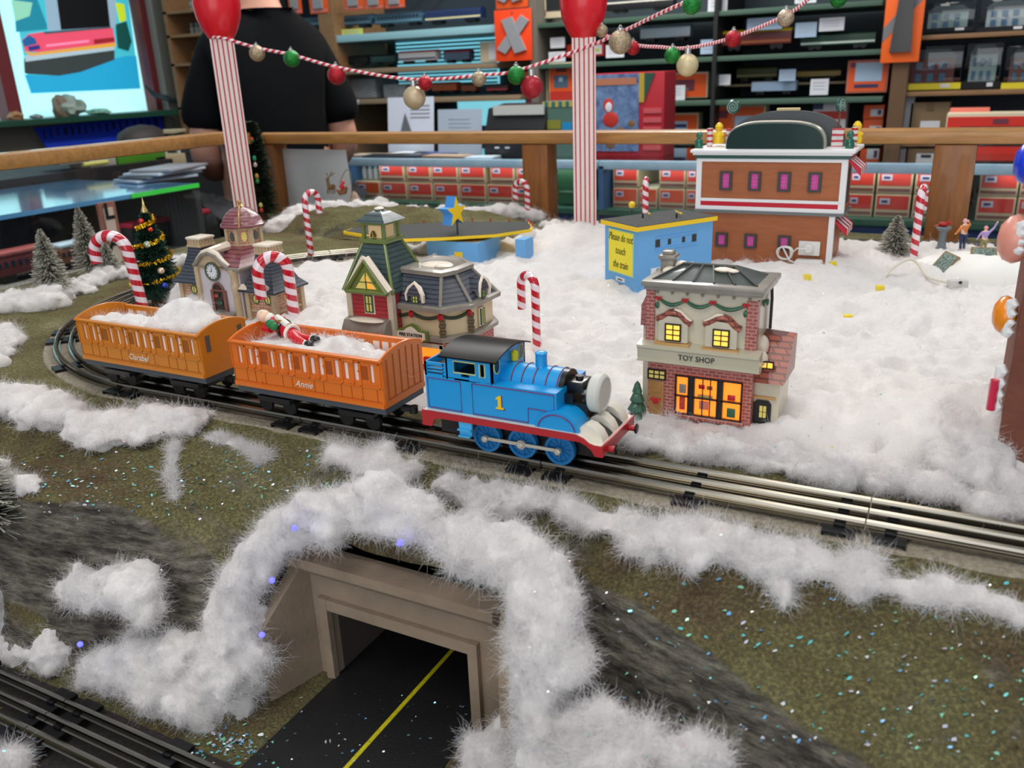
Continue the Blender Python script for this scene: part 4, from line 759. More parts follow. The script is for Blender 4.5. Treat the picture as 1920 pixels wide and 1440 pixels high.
lettering('FIRE STATION', .0046, IRON, t, Matrix.Translation((-.4575, .1138, 1.2190)) @ Matrix.Rotation(PI/2, 4, 'X'), 'sign_lettering', sx=.92)
MB().b2(-.4560, -.4300, .1235, .1262, D, 1.2060).build('engine_bay_glow', GLOWO, t)
MB().b2(-.4590, -.4555, .1215, .1262, D, 1.209).b2(-.4305, -.4270, .1215, .1262, D, 1.209).b2(-.4590, -.4270, .1215, .1262, 1.2055, 1.2100).build('engine_bay_frame', CER, t)
m = MB(); m.b2(-.453, -.434, .1215, .124, 1.176, 1.188, bev=.002).b2(-.450, -.436, .121, .1235, 1.188, 1.196, bev=.002); m.build('fire_engine', mat('fire_engine_red', (210, 50, 40), .4), t)  # plain red fire engine, no emission
# tower with gable and cupola
MB().b2(-.5260, -.4740, .1120, .170, D, 1.262).build('tower', BRKR, t)
MB().b2(-.5275, -.5215, .1105, .116, D, 1.262).b2(-.4790, -.4730, .1105, .116, D, 1.262).build('tower_corners', CER, t)
MB().loft([[(-.5310, .1110, 1.258), (-.4720, .1110, 1.258), (-.4720, .1760, 1.258), (-.5310, .1760, 1.258)], [(-.5150, .1300, 1.304), (-.4905, .1300, 1.304), (-.4905, .1560, 1.304), (-.5150, .1560, 1.304)]], smooth=False).build('tower_roof', SLG, t)
m = MB()
for a, b in (((-.5310, .1110), (-.5150, .1300)), ((-.4720, .1110), (-.4905, .1300)), ((-.4720, .1760), (-.4905, .1560)), ((-.5310, .1760), (-.5150, .1560))): m.tube([(a[0], a[1], 1.258), (b[0], b[1], 1.304)], .0017, 8)
m.b2(-.5185, -.4870, .1270, .159, 1.3020, 1.3065, bev=.001)
for x_ in (-.5145, -.4910):
    for y_ in (.1310, .155): m.b2(x_-.0016, x_+.0016, y_-.0016, y_+.0016, 1.3065, 1.3210)
m.b2(-.5160, -.4895, .1290, .1570, 1.3195, 1.3225); m.build('tower_trim', OLV, t)
MB().b2(-.5115, -.4940, .1345, .152, 1.3065, 1.3195).build('lantern_room', mat('lantern_glow', (226, 196, 150), .5, emit=.12, ecol=(255, 210, 140)), t)
MB().lathe([(0, 0), (.0030, 0), (.0026, .003), (.0012, .0055), (0, .0062)], 12, c=(-.5045, .1322, 1.3078)).build('bell', mat('bell_bronze', (120, 100, 50), .3, .7), t)
MB().loft([[(-.5205, .1250, 1.3225), (-.4850, .1250, 1.3225), (-.4850, .1610, 1.3225), (-.5205, .1610, 1.3225)], [(-.5125, .1330, 1.3290), (-.4930, .1330, 1.3290), (-.4930, .1530, 1.3290), (-.5125, .1530, 1.3290)], [(-.5055, .1405, 1.3335), (-.5000, .1405, 1.3335), (-.5000, .1455, 1.3335), (-.5055, .1455, 1.3335)]], smooth=False).build('cupola_roof', SLG, t)
MB().ball((-.5027, .143, 1.3335), .005, 2, (1, 1, .4)).build('cupola_snow', SNOWC, t)
gx0, gx1, ga = -.5225, -.4745, -.4975
MB().prism([(gx0+.004, 1.2600), (gx1-.004, 1.2600), (ga, 1.2885)], .1060, .1120).build('gable', OLV, t)
MB().prism([(gx0+.012, 1.2632), (gx1-.012, 1.2632), (ga, 1.2800)], .1050, .1062).build('gable_window', PANEY, t)
MB().prism([(-.4960, 1.2640), (-.4890, 1.2640), (-.4960, 1.2700)], .1046, .1052).prism([(-.4975, 1.2712), (-.4945, 1.2712), (-.4975, 1.2760)], .1046, .1052).build('gable_window_glow', GLOWO, t)
MB().b2(ga-.0006, ga+.0006, .1042, .1055, 1.2632, 1.2800).b2(gx0+.013, gx1-.013, .1042, .1055, 1.2693, 1.2703).tube([(gx0, .105, 1.2598), (gx1, .105, 1.2598)], .0024, 8).tube([(gx0, .105, 1.2598), (ga, .105, 1.2900), (gx1, .105, 1.2598)], .0024, 8).build('gable_trim', OLV, t)
MB().tube([(gx0, .1075, 1.2618), (ga-.002, .1075, 1.2925), (ga+.001, .1075, 1.2925), (gx1+.002, .1075, 1.2618)], [.0022, .0034, .0036, .0034], 8).build('gable_snow', SNOWC, t)
win(t, -.5050, -.4975, 1.2390, 1.2545, .1115, 2, 2, PANEY, GRN); MB().b2(-.5075, -.4950, .1118, .1123, 1.2365, 1.2570).build('window_trim', SNOWC, t)
MB().prism([(.098, 1.2210), (.098, 1.2235), (.103, 1.2315), (.113, 1.2335), (.113, 1.2080), (.098, 1.2080)], -.5270, -.4765, 'x').build('porch', CERG, t)
MB().ball((-.500, .104, 1.2325), .010, 2, (2.1, .8, .22)).build('porch_snow', SNOWC, t)
for q in (-.5225, -.5020, -.4815): MB().ball((q, .0975, 1.2195), .0035, 1, (1, .6, 1)).build('porch_bow', BOW, t)
m = MB(); swag(m, -.5225, -.5020, .0972, 1.2200, .0045, .0015); swag(m, -.5020, -.4815, .0972, 1.2200, .0045, .0015); m.build('porch_garland', WREATH, t)
MB().b2(-.5290, -.4745, .0965, .114, 1.2065, 1.2100, bev=.001).build('porch_base', CERG, t)
MB().b2(-.5240, -.4780, .101, .113, D, 1.207).build('porch_wall', BRKR, t)
# ---- clock-tower station
t = thing('clock_station', (-.795, .24, D), 'cream ceramic station with clock, pink dome and two grey-roofed towers', 'toy building')
STN = mat('stone_cream', (206, 182, 146), .35, noise_=.2, ns=90, coat=.4); BRT = bricks('brick_tan', (176, 116, 90), (196, 140, 110), (214, 180, 150), .010, .0036)
for (cx, cy, nm) in ((-.737, .231, 'right'), (-.862, .243, 'left')):
    MB().b2(cx-.020, cx+.020, cy-.022, cy+.024, D, 1.218).build('tower_wall', BRT, t)
    m = MB()
    for sx in (-1, 1):
        for sy in (-1, 1): m.b2(cx+sx*.0205-.003, cx+sx*.0205+.003, cy+.001+sy*.0235-.003, cy+.001+sy*.0235+.003, D, 1.218)
    m.b2(cx-.0225, cx+.0225, cy-.0245, cy+.0265, 1.1915, 1.1945, bev=.0006); m.b2(cx-.0225, cx+.0225, cy-.0245, cy+.0265, 1.214, 1.218, bev=.0006); m.build('tower_trim', STN, t)
    R_ = []
    for f, z in ((.0285, 1.2165), (.0285, 1.2185), (.0215, 1.2265), (.0165, 1.238), (.0125, 1.251), (.0108, 1.2605)): R_.append([(cx-f, cy-f*1.08, z), (cx+f, cy-f*1.08, z), (cx+f, cy+f*1.08, z), (cx-f, cy+f*1.08, z)])
    MB().loft(R_, smooth=False).build('tower_roof', SLATE, t)
    m = MB(); m.b2(cx-.0122, cx+.0122, cy-.013, cy+.013, 1.2595, 1.2625, bev=.0006); m.b2(cx-.0108, cx+.0108, cy-.0115, cy+.0115, 1.2625, 1.2695)
    for i in range(5): q = cx-.010+i*.005; m.b2(q-.0008, q+.0008, cy-.0122, cy-.0110, 1.2625, 1.2695); m.b2(cx+.0105, cx+.0117, cy-.010+i*.005-.0008, cy-.010+i*.005+.0008, 1.2625, 1.2695)
    m.build('balustrade', STN, t)
    MB().b2(cx-.0125, cx+.0125, cy-.0132, cy+.0132, 1.2690, 1.2722, bev=.0014).build('cap_snow', SNOWC, t)
    for dx in ((-.009, .010) if nm == 'right' else (0,)):
        MB().lathe([(0, 0), (.0046, 0), (.0046, .0006), (0, .0006)], 16, M=Matrix.Translation((cx+dx, cy-.0222, 1.2075)) @ Matrix.Rotation(PI/2, 4, 'X') @ Matrix.Diagonal((1, 1.25, 1, 1))).build('arched_window', PANEY, t)
        MB().tube([(cx+dx+.0046*math.cos(a), cy-.0228, 1.2075+.0057*math.sin(a)) for a in [2*PI*i/18 for i in range(18)]], .0008, 6, closed=True).b2(cx+dx-.0003, cx+dx+.0003, cy-.0234, cy-.022, 1.202, 1.213).build('window_ring', GRN, t)
    if nm == 'right':
        Mq = Matrix.Translation((cx+.0202, cy, 1.2075)) @ Matrix.Rotation(PI/2, 4, 'Z') @ Matrix.Rotation(PI/2, 4, 'X') @ Matrix.Diagonal((1, 1.25, 1, 1)); MB().lathe([(0, 0), (.0046, 0), (.0046, .0006), (0, .0006)], 16, M=Mq).build('arched_window', PANEY, t)
MB().prism([(-.764, 1.220), (-.758, 1.2265), (-.752, 1.220)], .1995, .204).build('snow_patch', SNOWC, t)
MB().ball((-.728, .2045, 1.2225), .008, 2, (1.3, .5, .7)).build('snow_patch', SNOWC, t)
MB().b2(-.832, -.765, .206, .268, D, 1.243).build('hall', mat('wall_lilac', (206, 200, 206), .4, coat=.4), t)
arch_ = [(-.836, 1.2440), (-.829, 1.2500), (-.820, 1.2575), (-.8085, 1.2610), (-.797, 1.2575), (-.788, 1.2490), (-.779, 1.2440)]
MB().prism([(-.832, 1.240)]+[(a+.0005, b-.002) for a, b in arch_]+[(-.782, 1.240)], .2050, .2120).build('clock_gable', STN, t)
MB().tube([(a, .2030, b) for a, b in arch_], .0026, 8).build('gable_moulding', CERG, t)
MB().tube([(a, .2055, b+.0022) for a, b in arch_], [.002, .003, .0036, .0038, .0036, .003, .002], 8).tube([(-.8085, .206, 1.262), (-.807, .235, 1.264)], [.005, .006], 8).build('gable_snow', SNOWC, t)
Mc = Matrix.Translation((-.8065, .2040, 1.2380)) @ Matrix.Rotation(PI/2, 4, 'X')
MB().lathe([(.0090, 0), (.0118, 0), (.0118, .0018), (.0098, .0026), (.0090, .0014), (.0090, 0)], 30, M=Mc).build('clock_rim', mat('clock_rim', (74, 84, 62), .4, coat=.4), t)
MB().lathe([(0, 0), (.0095, 0), (.0095, .0012), (0, .0012)], 30, M=Mc).build('clock_face', mat('clock_white', (228, 232, 236), .4), t)
m = MB()
for i in range(12): a = 2*PI*i/12; m.box((.0076*math.cos(a), .0076*math.sin(a), .0014), (.0020, .0006, .0004), rz=a, M=Mc)
m.box((0, .0025, .0016), (.0006, .0055, .0004), M=Mc); m.box((-.0016, .0004, .0016), (.0038, .0006, .0004), M=Mc); m.build('clock_hands', IRON, t)
MB().lathe([(0, 0), (.0082, 0), (.0082, .001), (0, .001)], 20, M=Matrix.Translation((-.8025, .2056, 1.2150)) @ Matrix.Rotation(PI/2, 4, 'X')).b2(-.8107, -.7943, .2046, .2056, 1.190, 1.215).build('door_recess', mat('door_dark', (60, 46, 36), .5), t)
MB().tube([(-.8025+.0086*math.cos(a), .2040, 1.2150+.0086*math.sin(a)) for a in [PI*i/10 for i in range(11)]], .0012, 8).b2(-.8150, -.8105, .2030, .206, 1.186, 1.215, bev=.0005).b2(-.7945, -.7900, .2030, .206, 1.186, 1.215, bev=.0005).b2(-.8120, -.7930, .2034, .2056, 1.2135, 1.2155).build('door_frame', mat('door_brick', (132, 82, 72), .4, coat=.3), t)
m = MB(); m.ball((-.8035, .2030, 1.2085), .0026, 1).ball((-.8000, .2030, 1.1990), .0040, 1, (1, .6, .8)); m.build('wreath', WREATH, t); MB().ball((-.8050, .2022, 1.2080), .0034, 1, (1.2, .7, .7)).build('wreath_bow', BOW, t)
MB().b2(-.8360, -.8300, .2020, .208, D, 1.243).build('pilaster', STN, t); MB().lathe([(.0075, 0), (.0075, .004), (.0058, .006), (.0054, .045), (.0066, .047), (.0066, .053), (.0056, .055), (.0056, .066), (.008, .070), (.008, .073)], 18, c=(-.7725, .2060, D)).build('column', STN, t)
MB().b2(-.815, -.778, .190, .206, D, 1.184, bev=.002).b2(-.810, -.775, .196, .206, 1.184, 1.189, bev=.001).build('steps', CERG, t)
MB().b2(-.7800, -.758, .1990, .270, 1.2410, 1.2450, bev=.001).b2(-.838, -.760, .2040, .270, 1.2420, 1.2445).build('hall_eaves', CERG, t)
MB().loft([[(-.834, .2060, 1.2440), (-.760, .2010, 1.2440), (-.760, .272, 1.2440), (-.834, .272, 1.2440)], [(-.828, .238, 1.2630), (-.784, .238, 1.2630), (-.784, .272, 1.2630), (-.828, .272, 1.2630)]], smooth=False).build('hall_roof', PINKT, t)
def octo(c, r, z): return [(c[0]+r*math.cos(PI/8+PI*i/4), c[1]+r*math.sin(PI/8+PI*i/4), z) for i in range(8)]
oc = (-.8055, .263)
MB().loft([octo(oc, .0265, 1.2590), octo(oc, .0245, 1.2640)], smooth=False).build('cupola_base', STN, t)
MB().loft([octo(oc, .0215, 1.2640), octo(oc, .0215, 1.2835)], smooth=False).build('cupola_wall', BRT, t)
m = MB()
for p in octo(oc, .0215, 0): m.b2(p[0]-.0022, p[0]+.0022, p[1]-.0022, p[1]+.0022, 1.2635, 1.2835)
m.loft([octo(oc, .0225, 1.2815), octo(oc, .0245, 1.2850)], smooth=False); m.build('cupola_trim', STN, t)
for k in range(8):
    a = k*PI/4; c = Vector((oc[0]+.0200*math.cos(a), oc[1]+.0200*math.sin(a), 1.2735))
    MB().lathe([(0, 0), (.0034, 0), (.0034, .0008), (0, .0008)], 14, M=Matrix.Translation(c) @ Matrix.Rotation(a+PI/2, 4, 'Z') @ Matrix.Rotation(PI/2, 4, 'X') @ Matrix.Diagonal((1, 1.7, 1, 1))).build('cupola_window', PANEY if k % 2 else mat('pane_dark', (70, 84, 72), .2, coat=.5), t)
R_ = [octo(oc, r, z) for r, z in ((.0285, 1.2845), (.0290, 1.2868), (.0270, 1.2885), (.0245, 1.2945), (.0200, 1.3000), (.0135, 1.3050), (.0060, 1.3080), (.003, 1.309))]
MB().loft(R_).build('dome', PINKT, t)
GOLD = mat('gold_trim', (190, 150, 84), .3, .4, coat=.4)
a = -PI/4-.15
MB().lathe([(0, 0), (.0058, .0005), (.0032, .0020), (.0018, .0035), (.0030, .0055), (.0022, .0075), (0, .0082)], 14, c=(oc[0], oc[1], 1.3080)).tube([(oc[0]+r*1.02*math.cos(a), oc[1]+r*1.02*math.sin(a), z+.0004) for r, z in ((.0285, 1.2855), (.0262, 1.2885), (.0238, 1.2945), (.0192, 1.3000), (.0130, 1.3050), (.0060, 1.3080))], .0013, 8).build('finial', GOLD, t)
# ---- blue kiosk
SKY = mat('kiosk_blue', (104, 170, 224), .5); YLW = mat('kiosk_yellow', (246, 204, 22), .5); GRAV = mat('roof_gravel', (86, 88, 86), .9, col2=(60, 62, 62), ns=300, bump=.6, bs=500)
k1, k2, k3 = Vector((-.4205, .524, 0)), Vector((-.3592, .481, 0)), Vector((-.2925, .583, 0)); k4 = k1+k3-k2
t = thing('kiosk', (k1+k3)/2+Vector((0, 0, D)), 'light blue wooden kiosk with yellow PLEASE DO NOT TOUCH sign', 'toy building')
def qp(pts, z0, z1): return MB().loft([[(p.x, p.y, z0) for p in pts], [(p.x, p.y, z1) for p in pts]], smooth=False)
kc = (k1+k3)/2
def grow(pts, d): return [p+(p-kc).normalized()*d for p in pts]
KP = [k1, k2, k3, k4]
qp(KP, D-.002, 1.2615).build('walls', SKY, t); qp(grow(KP, .0058), 1.2605, 1.2660).build('roof_edge', YLW, t); qp(grow(KP, .0045), 1.2660, 1.2668).build('roof_top', GRAV, t)
def onface(a, b, u, z, o=.0006):
    d = (b-a).normalized(); nrm = Vector((d.y, -d.x, 0)); p = a.lerp(b, u)+nrm*o; return Vector((p.x, p.y, z)), math.atan2(d.y, d.x)
def plate(a, b, u0, u1, z0, z1, th, o=0.0):
    d = (b-a).normalized(); nrm = Vector((d.y, -d.x, 0)); P, Q = a.lerp(b, u0), a.lerp(b, u1); r = []
    for z in (z0, z1): r.append([tuple(v) for v in (Vector((P.x, P.y, z))+nrm*(o+th), Vector((Q.x, Q.y, z))+nrm*(o+th), Vector((Q.x, Q.y, z))+nrm*o, Vector((P.x, P.y, z))+nrm*o)])
    return MB().loft(r, smooth=False)
plate(k1, k2, .13, .89, 1.1995, 1.2570, .0010).build('sign_border', mat('sign_border_cyan', (150, 208, 214), .5), t)
plate(k1, k2, .155, .865, 1.2010, 1.2555, .0015).build('sign_board', mat('sign_yellow', (246, 228, 50), .5), t)
for txt, z in (('Please do not', 1.2470), ('touch', 1.2300), ('the train', 1.2120)):
    p, an = onface(k1, k2, .51, z, .0016); lettering(txt, .0140, mat('sign_ink', (80, 76, 30), .6), t, Matrix.Translation(p) @ Matrix.Rotation(an, 4, 'Z') @ Matrix.Rotation(PI/2, 4, 'X'), 'sign_lettering', shear=.25, sx=.70)
plate(k1, k2, .36, .62, 1.1895, 1.1950, .0010).build('door_plaque', mat('plaque_white', (226, 230, 232), .5), t); plate(k1, k2, .42, .56, 1.1915, 1.1930, .0013).build('plaque_mark', IRON, t)
plate(k1, k2, .38, .58, D, 1.1860, .0006).build('doorway', mat('doorway_dark', (40, 66, 84), .6), t); plate(k1, k2, .52, .57, D, 1.1860, .0012).build('door', YLW, t)
m = plate(k2, k3, .22, .78, 1.2335, 1.2350, .0012); m.build('window_strip', SKY, t); plate(k2, k3, .22, .78, 1.2485, 1.2500, .0012).build('window_strip', SKY, t)
for u, w, h in ((.255, .030, .0095), (.41, .02, .0070), (.60, .02, .0070), (.745, .030, .0095)): plate(k2, k3, u-w, u+w, 1.2415-h/2, 1.2415+h/2, .0004).build('window', IRON, t)
plate(k2, k3, .17, .74, 1.2030, 1.2105, .0012).build('sign_board', mat('plaque_white', (226, 230, 232), .5), t)
p, an = onface(k2, k3, .455, 1.2067, .0014); lettering('CONCESSION', .0075, IRON, t, Matrix.Translation(p) @ Matrix.Rotation(an, 4, 'Z') @ Matrix.Rotation(PI/2, 4, 'X'), 'sign_lettering', sx=1.15)
m = MB()
for u, v in ((.35, .35), (.75, .62)):
    p = k1.lerp(k2, u)+(k3-k2)*v; m.cyl((p.x, p.y, 1.2665), (p.x, p.y, 1.2725), .0013, n=8)
m.build('roof_peg', IRON, t)
m = MB(); a_, b_ = k1.lerp(k2, .45)+(k3-k2)*.75, k1.lerp(k2, .75)+(k3-k2)*.68; a_.z = b_.z = 1.2715; m.tube([a_, b_], .0008, 6).ball(b_, .0019, 1); q = k1.lerp(k2, .32)+(k3-k2)*.45; m.ball((q.x, q.y, 1.2705), .002, 1); m.build('roof_wire', YLW, t)
q = on_y(1185, 384, .58); MB().cyl((q.x, q.y, 1.2668), (q.x, q.y, q.z), .0007, n=6).build('roof_ball_pin', IRON, t); MB().ball(q, .0048, 2).build('roof_ball', YLW, t)
# ---- star shelter
t = thing('star_shelter', (-.70, .63, D), 'blue shelter with long grey yellow-edged canopy and standing star', 'toy building')
cp = [(-.9000, .5750), (-.7737, .5370), (-.7069, .5711), (-.6374, .6195), (-.6058, .6756), (-.6150, .7000), (-.6393, .7364), (-.7020, .7230), (-.7646, .7092), (-.8493, .6500), (-.9050, .6050)]
MB().prism(cp, 1.2150, 1.2195, 'z').build('canopy_edge', YLW, t); MB().prism([(x+(-.74-x)*.02, y+(.64-y)*.03) for x, y in cp], 1.2195, 1.2202, 'z').build('canopy_top', GRAV, t)
STUD = mat('stud_red', (196, 40, 48), .4)
bk = [(-.8700, .628), (-.8493, .645), (-.7646, .704), (-.7020, .718), (-.6393, .731), (-.6150, .697)]
for i in range(11):
    f = i/10*(len(bk)-1); j = min(int(f), len(bk)-2); x_, y_ = (lerp(bk[j][k], bk[j+1][k], f-j) for k in (0, 1))
    MB().cyl((x_, y_, 1.2200), (x_, y_, 1.2232), .0008, n=6).ball((x_, y_, 1.2245), .0019, 1).build('stud', STUD, t)
MB().b2(-.7470, -.6540, .588, .66, D-.002, 1.2105).build('booth', SKY, t); MB().b2(-.7350, -.6580, .592, .65, 1.2100, 1.2110).build('booth_top', mat('wood_bare', (150, 118, 80), .7), t)
plate(Vector((-.7470, .588, 0)), Vector((-.6540, .588, 0)), .54, .70, D, 1.1950, .0008).build('booth_door', YLW, t)
MB().b2(-.6020, -.5850, .612, .64, D-.002, 1.2150).build('booth', SKY, t)
s0 = on_y(985, 335*.17+370, .60); sc_ = Vector((-.6960, .600, 1.2545))
def star(r): return [(r*(1 if i % 2 == 0 else .42)*math.sin(PI*i/5), r*(1 if i % 2 == 0 else .42)*math.cos(PI*i/5)) for i in range(10)]
Ms = Matrix.Translation(sc_) @ Matrix.Rotation(1.42, 4, 'Z')
MB().prism(star(.0235), -.0006, .018, 'y', M=Ms).build('star_body', mat('star_blue', (74, 150, 220), .5), t); MB().prism(star(.0228), -.0016, -.0006, 'y', M=Ms).build('star_face', YLW, t)
MB().cyl((sc_.x, sc_.y, 1.2195), (sc_.x, sc_.y, 1.2420), .0014, n=8).build('star_pin', IRON, t)
# ---- brown candy store
t = thing('candy_store', (-.25, .75, D), 'tall brown store with white corner posts and green arched roof sign', 'toy building')
BRN = mat('store_brown', (176, 102, 58), .5, noise_=.18, ns=30, stretch=(1, 1, 6)); WHT = mat('store_white', (238, 238, 238), .4); SGR = mat('store_green', (16, 78, 66), .35, coat=.5); STRIPE = mat('store_red', (196, 14, 44), .4); LEDGE = mat('store_grey', (110, 116, 116), .5)
MB().b2(-.3470, -.1590, .716, .79, D-.002, 1.2510).build('lower_storey', BRN, t); MB().b2(-.3500, -.1510, .715, .79, 1.2535, 1.3240).build('upper_storey', BRN, t)
m = MB(); m.b2(-.3535, -.3460, .7125, .72, 1.2545, 1.3240); m.b2(-.1555, -.1475, .7125, .72, 1.2545, 1.3240); m.b2(-.1655, -.1580, .7125, .72, D-.002, 1.2515); m.b2(-.3535, -.1475, .7118, .716, 1.3225, 1.3270); m.build('corner_posts', WHT, t)
MB().b2(-.3560, -.1450, .7100, .795, 1.3270, 1.3318).build('frieze', SGR, t)
MB().b2(-.3585, -.1425, .7070, .798, 1.3318, 1.3350, bev=.001).b2(-.3615, -.1385, .7040, .802, 1.3350, 1.3395, bev=.0014).build('cornice', WHT, t)
MB().b2(-.3480, -.1530, .7125, .716, 1.2667, 1.2708).b2(-.3530, -.1500, .7115, .716, 1.2548, 1.2602).build('band', WHT, t); MB().b2(-.3480, -.1530, .7128, .716, 1.2602, 1.2667).build('red_band', STRIPE, t); MB().b2(-.3545, -.1470, .7105, .79, 1.2505, 1.2548).build('ledge', LEDGE, t)
PW = mat('store_window_pink', (170, 50, 120), .4, emit=.35, ecol=(190, 60, 150)); FR = mat('store_frame', (66, 62, 62), .5)
def cwin(xc, z0, z1):
    MB().b2(xc-.0052, xc+.0052, .7142, .7152, z0+.0028, z1-.0028).build('window_pane', PW, t)
    m = MB(); [m.b2(a, b, .7118, .7150, c, d) for a, b, c, d in ((xc-.0088, xc-.0048, z0, z1), (xc+.0048, xc+.0088, z0, z1), (xc-.0048, xc+.0048, z0, z0+.003), (xc-.0048, xc+.0048, z1-.003, z1))]; m.build('window_frame', FR, t)
    m = MB(); m.b2(xc-.0004, xc+.0004, .7134, .7144, z0+.003, z1-.003)
    for f in (.25, .5, .75): q = lerp(z0+.003, z1-.003, f); m.b2(xc-.005, xc+.005, .7134, .7144, q-.0004, q+.0004)
    m.build('window_bars', mat('store_bars', (210, 120, 180), .4), t)
for xc in (-.3105, -.2698, -.2292, -.1885): cwin(xc, 1.2825, 1.3090)
for xc in (-.3130, -.2710, -.2235): cwin(xc, 1.2005, 1.2210)
def archp(w, h, n=24, p=.62): return [(w*(-math.copysign(abs(math.cos(PI*i/n))**p, math.cos(PI*i/n))), h*math.sin(PI*i/n)**p) for i in range(n+1)]
ac = -.2480
MB().prism([(ac+x, 1.3390+z) for x, z in archp(.0655, .0345)], .7180, .7215).build('arch_front', mat('arch_green', (6, 44, 38), .3, spec=.3, coat=.1), t)
MB().prism([(ac+x, 1.3390+z) for x, z in archp(.0665, .0360)], .7215, .762).build('arch_vault', mat('arch_steel', (120, 122, 112), .3, .6), t)
m = MB()
for y_ in (.7235, .7275, .7315, .7355): m.tube([(ac+x, y_, 1.3390+z) for x, z in archp(.0672, .0366)], .0007, 6)
m.build('vault_ribs', mat('rib_steel', (190, 190, 176), .3, .6), t)
MB().prism([(ac+.008+x, 1.3390+z) for x, z in archp(.080, .0490, p=.8)], .762, .772).build('rear_arch', mat('arch_grey', (86, 90, 92), .5), t)
MB().tube([(ac+x, .7245, 1.3405+z) for x, z in archp(.0640, .0352)[7:18]], .0016, 8).build('arch_snow', SNOWC, t); MB().b2(-.2560, -.2240, .765, .772, 1.3875, 1.3915, bev=.001).build('arch_cap', mat('cap_cream', (222, 200, 150), .5), t)
SPR = swirl('lolly_spiral', (34, 74, 66), (140, 170, 160), 3, 3, .3, .4, .5); CST = striped('candy_stripe', (240, 236, 232), (204, 24, 44), 2, .008, .42, .4, 0.0, .4)
for x_, yaw in ((-.3165, .0), (-.1700, 1.25)):
    MB().b2(x_-.0075, x_+.0075, .757, .766, 1.3390, 1.3640).build('striped_planter', CST, t); MB().cyl((x_, .7615, 1.364), (x_, .7615, 1.385), .0012, n=8).build('lolly_stick', mat('stick_brown', (120, 76, 56), .5), t)
    Ml = Matrix.Translation((x_, .7615, 1.3945)) @ Matrix.Rotation(yaw, 4, 'Z') @ Matrix.Rotation(PI/2, 4, 'X')
    MB().lathe([(0, -.0028), (.0085, -.0028), (.0100, 0), (.0085, .0028), (0, .0028)], 24, M=Ml).build('lollipop', SGR, t)
    sp_ = [Ml @ Vector((.0085*(i/40)*math.cos(i*.42), .0085*(i/40)*math.sin(i*.42), .0030)) for i in range(3, 41)]; MB().tube(sp_, .0006, 6).build('lollipop_spiral', mat('spiral_pale', (150, 176, 164), .4), t)
for x_ in (-.3475, -.1480): MB().cyl((x_, .756, 1.3390), (x_, .756, 1.3655), .0042, n=14).build('striped_post', CST, t)
def gummy(x, y, z, h, mm):
    m = MB(); m.lathe([(0, 0), (h*.24, 0), (h*.27, h*.2), (h*.2, h*.5), (h*.12, h*.58), (h*.19, h*.68), (h*.2, h*.82), (h*.1, h*.97), (0, h)], 14, c=(x, y, z)); m.ball((x-h*.2, y-h*.1, z+h*.42), h*.1, 1).ball((x+h*.2, y-h*.1, z+h*.42), h*.1, 1); m.build('candy_figure', mm, t)
for x_ in (-.3605+.004, -.1500): gummy(x_, .712+.02, 1.3392, .0235, mat('gummy_green', (10, 96, 72), .25, coat=.6))
for x_ in (-.3375, -.1465): gummy(x_, .768, 1.3430, .0300, mat('gummy_yellow', (244, 206, 20), .3, coat=.5))
def awning(x0, z, y0, y1):
    n = 7
    for k in range(n):
        a, b = lerp(y0, y1, k/n), lerp(y0, y1, (k+1)/n)
        MB().loft([[(x0, a, z), (x0, b, z), (x0, b, z-.003), (x0, a, z-.003)], [(x0+.016, a, z-.013), (x0+.016, b, z-.013), (x0+.016, b, z-.022), (x0+.016, a, z-.022)]], smooth=False).build('awning_stripe', STRIPE if k % 2 == 0 else WHT, t)
awning(-.1475, 1.3270, .716, .785); awning(-.1580, 1.2450, .716, .785)
m = MB(); m.b2(-.152, -.1505, .73, .78, 1.262, 1.31); m.build('side_window', FR, t)
t = thing('power_adapter', (-.186, .708, D), 'white plug, switch box and coiled cable on the brown store wall', 'power adapter')
PLW = mat('plastic_white', (232, 230, 226), .4)
MB().b2(-.2030, -.1740, .7105, .7157, 1.1950, 1.2150, bev=.0015).build('plug_plate', PLW, t); MB().lathe([(0, 0), (.0065, 0), (.0065, .008), (.0045, .010), (0, .010)], 18, M=Matrix.Translation((-.1885, .7105, 1.2060)) @ Matrix.Rotation(PI/2, 4, 'X')).build('plug', PLW, t)
MB().b2(-.2040, -.1680, .6900, .712, 1.1770, 1.1910, bev=.003).build('switch_box', PLW, t); MB().b2(-.2000, -.1890, .6890, .6905, 1.1820, 1.1850, bev=.0008).build('switch', mat('switch_grey', (180, 176, 170), .4), t)
cc = Vector((-.2195, .705, 1.1990)); co_ = [(cc.x+(.0098+.0012*math.sin(i*.9))*math.cos(i*.35), cc.y-.00012*i, cc.z+(.0098+.0012*math.cos(i*.7))*math.sin(i*.35)) for i in range(60)]
MB().tube([(-.1900, .701, 1.2060), (-.203, .7, 1.2065)]+co_+[(-.212, .697, 1.190), (-.204, .699, 1.186)], .0012, 8).build('cable', PLW, t)
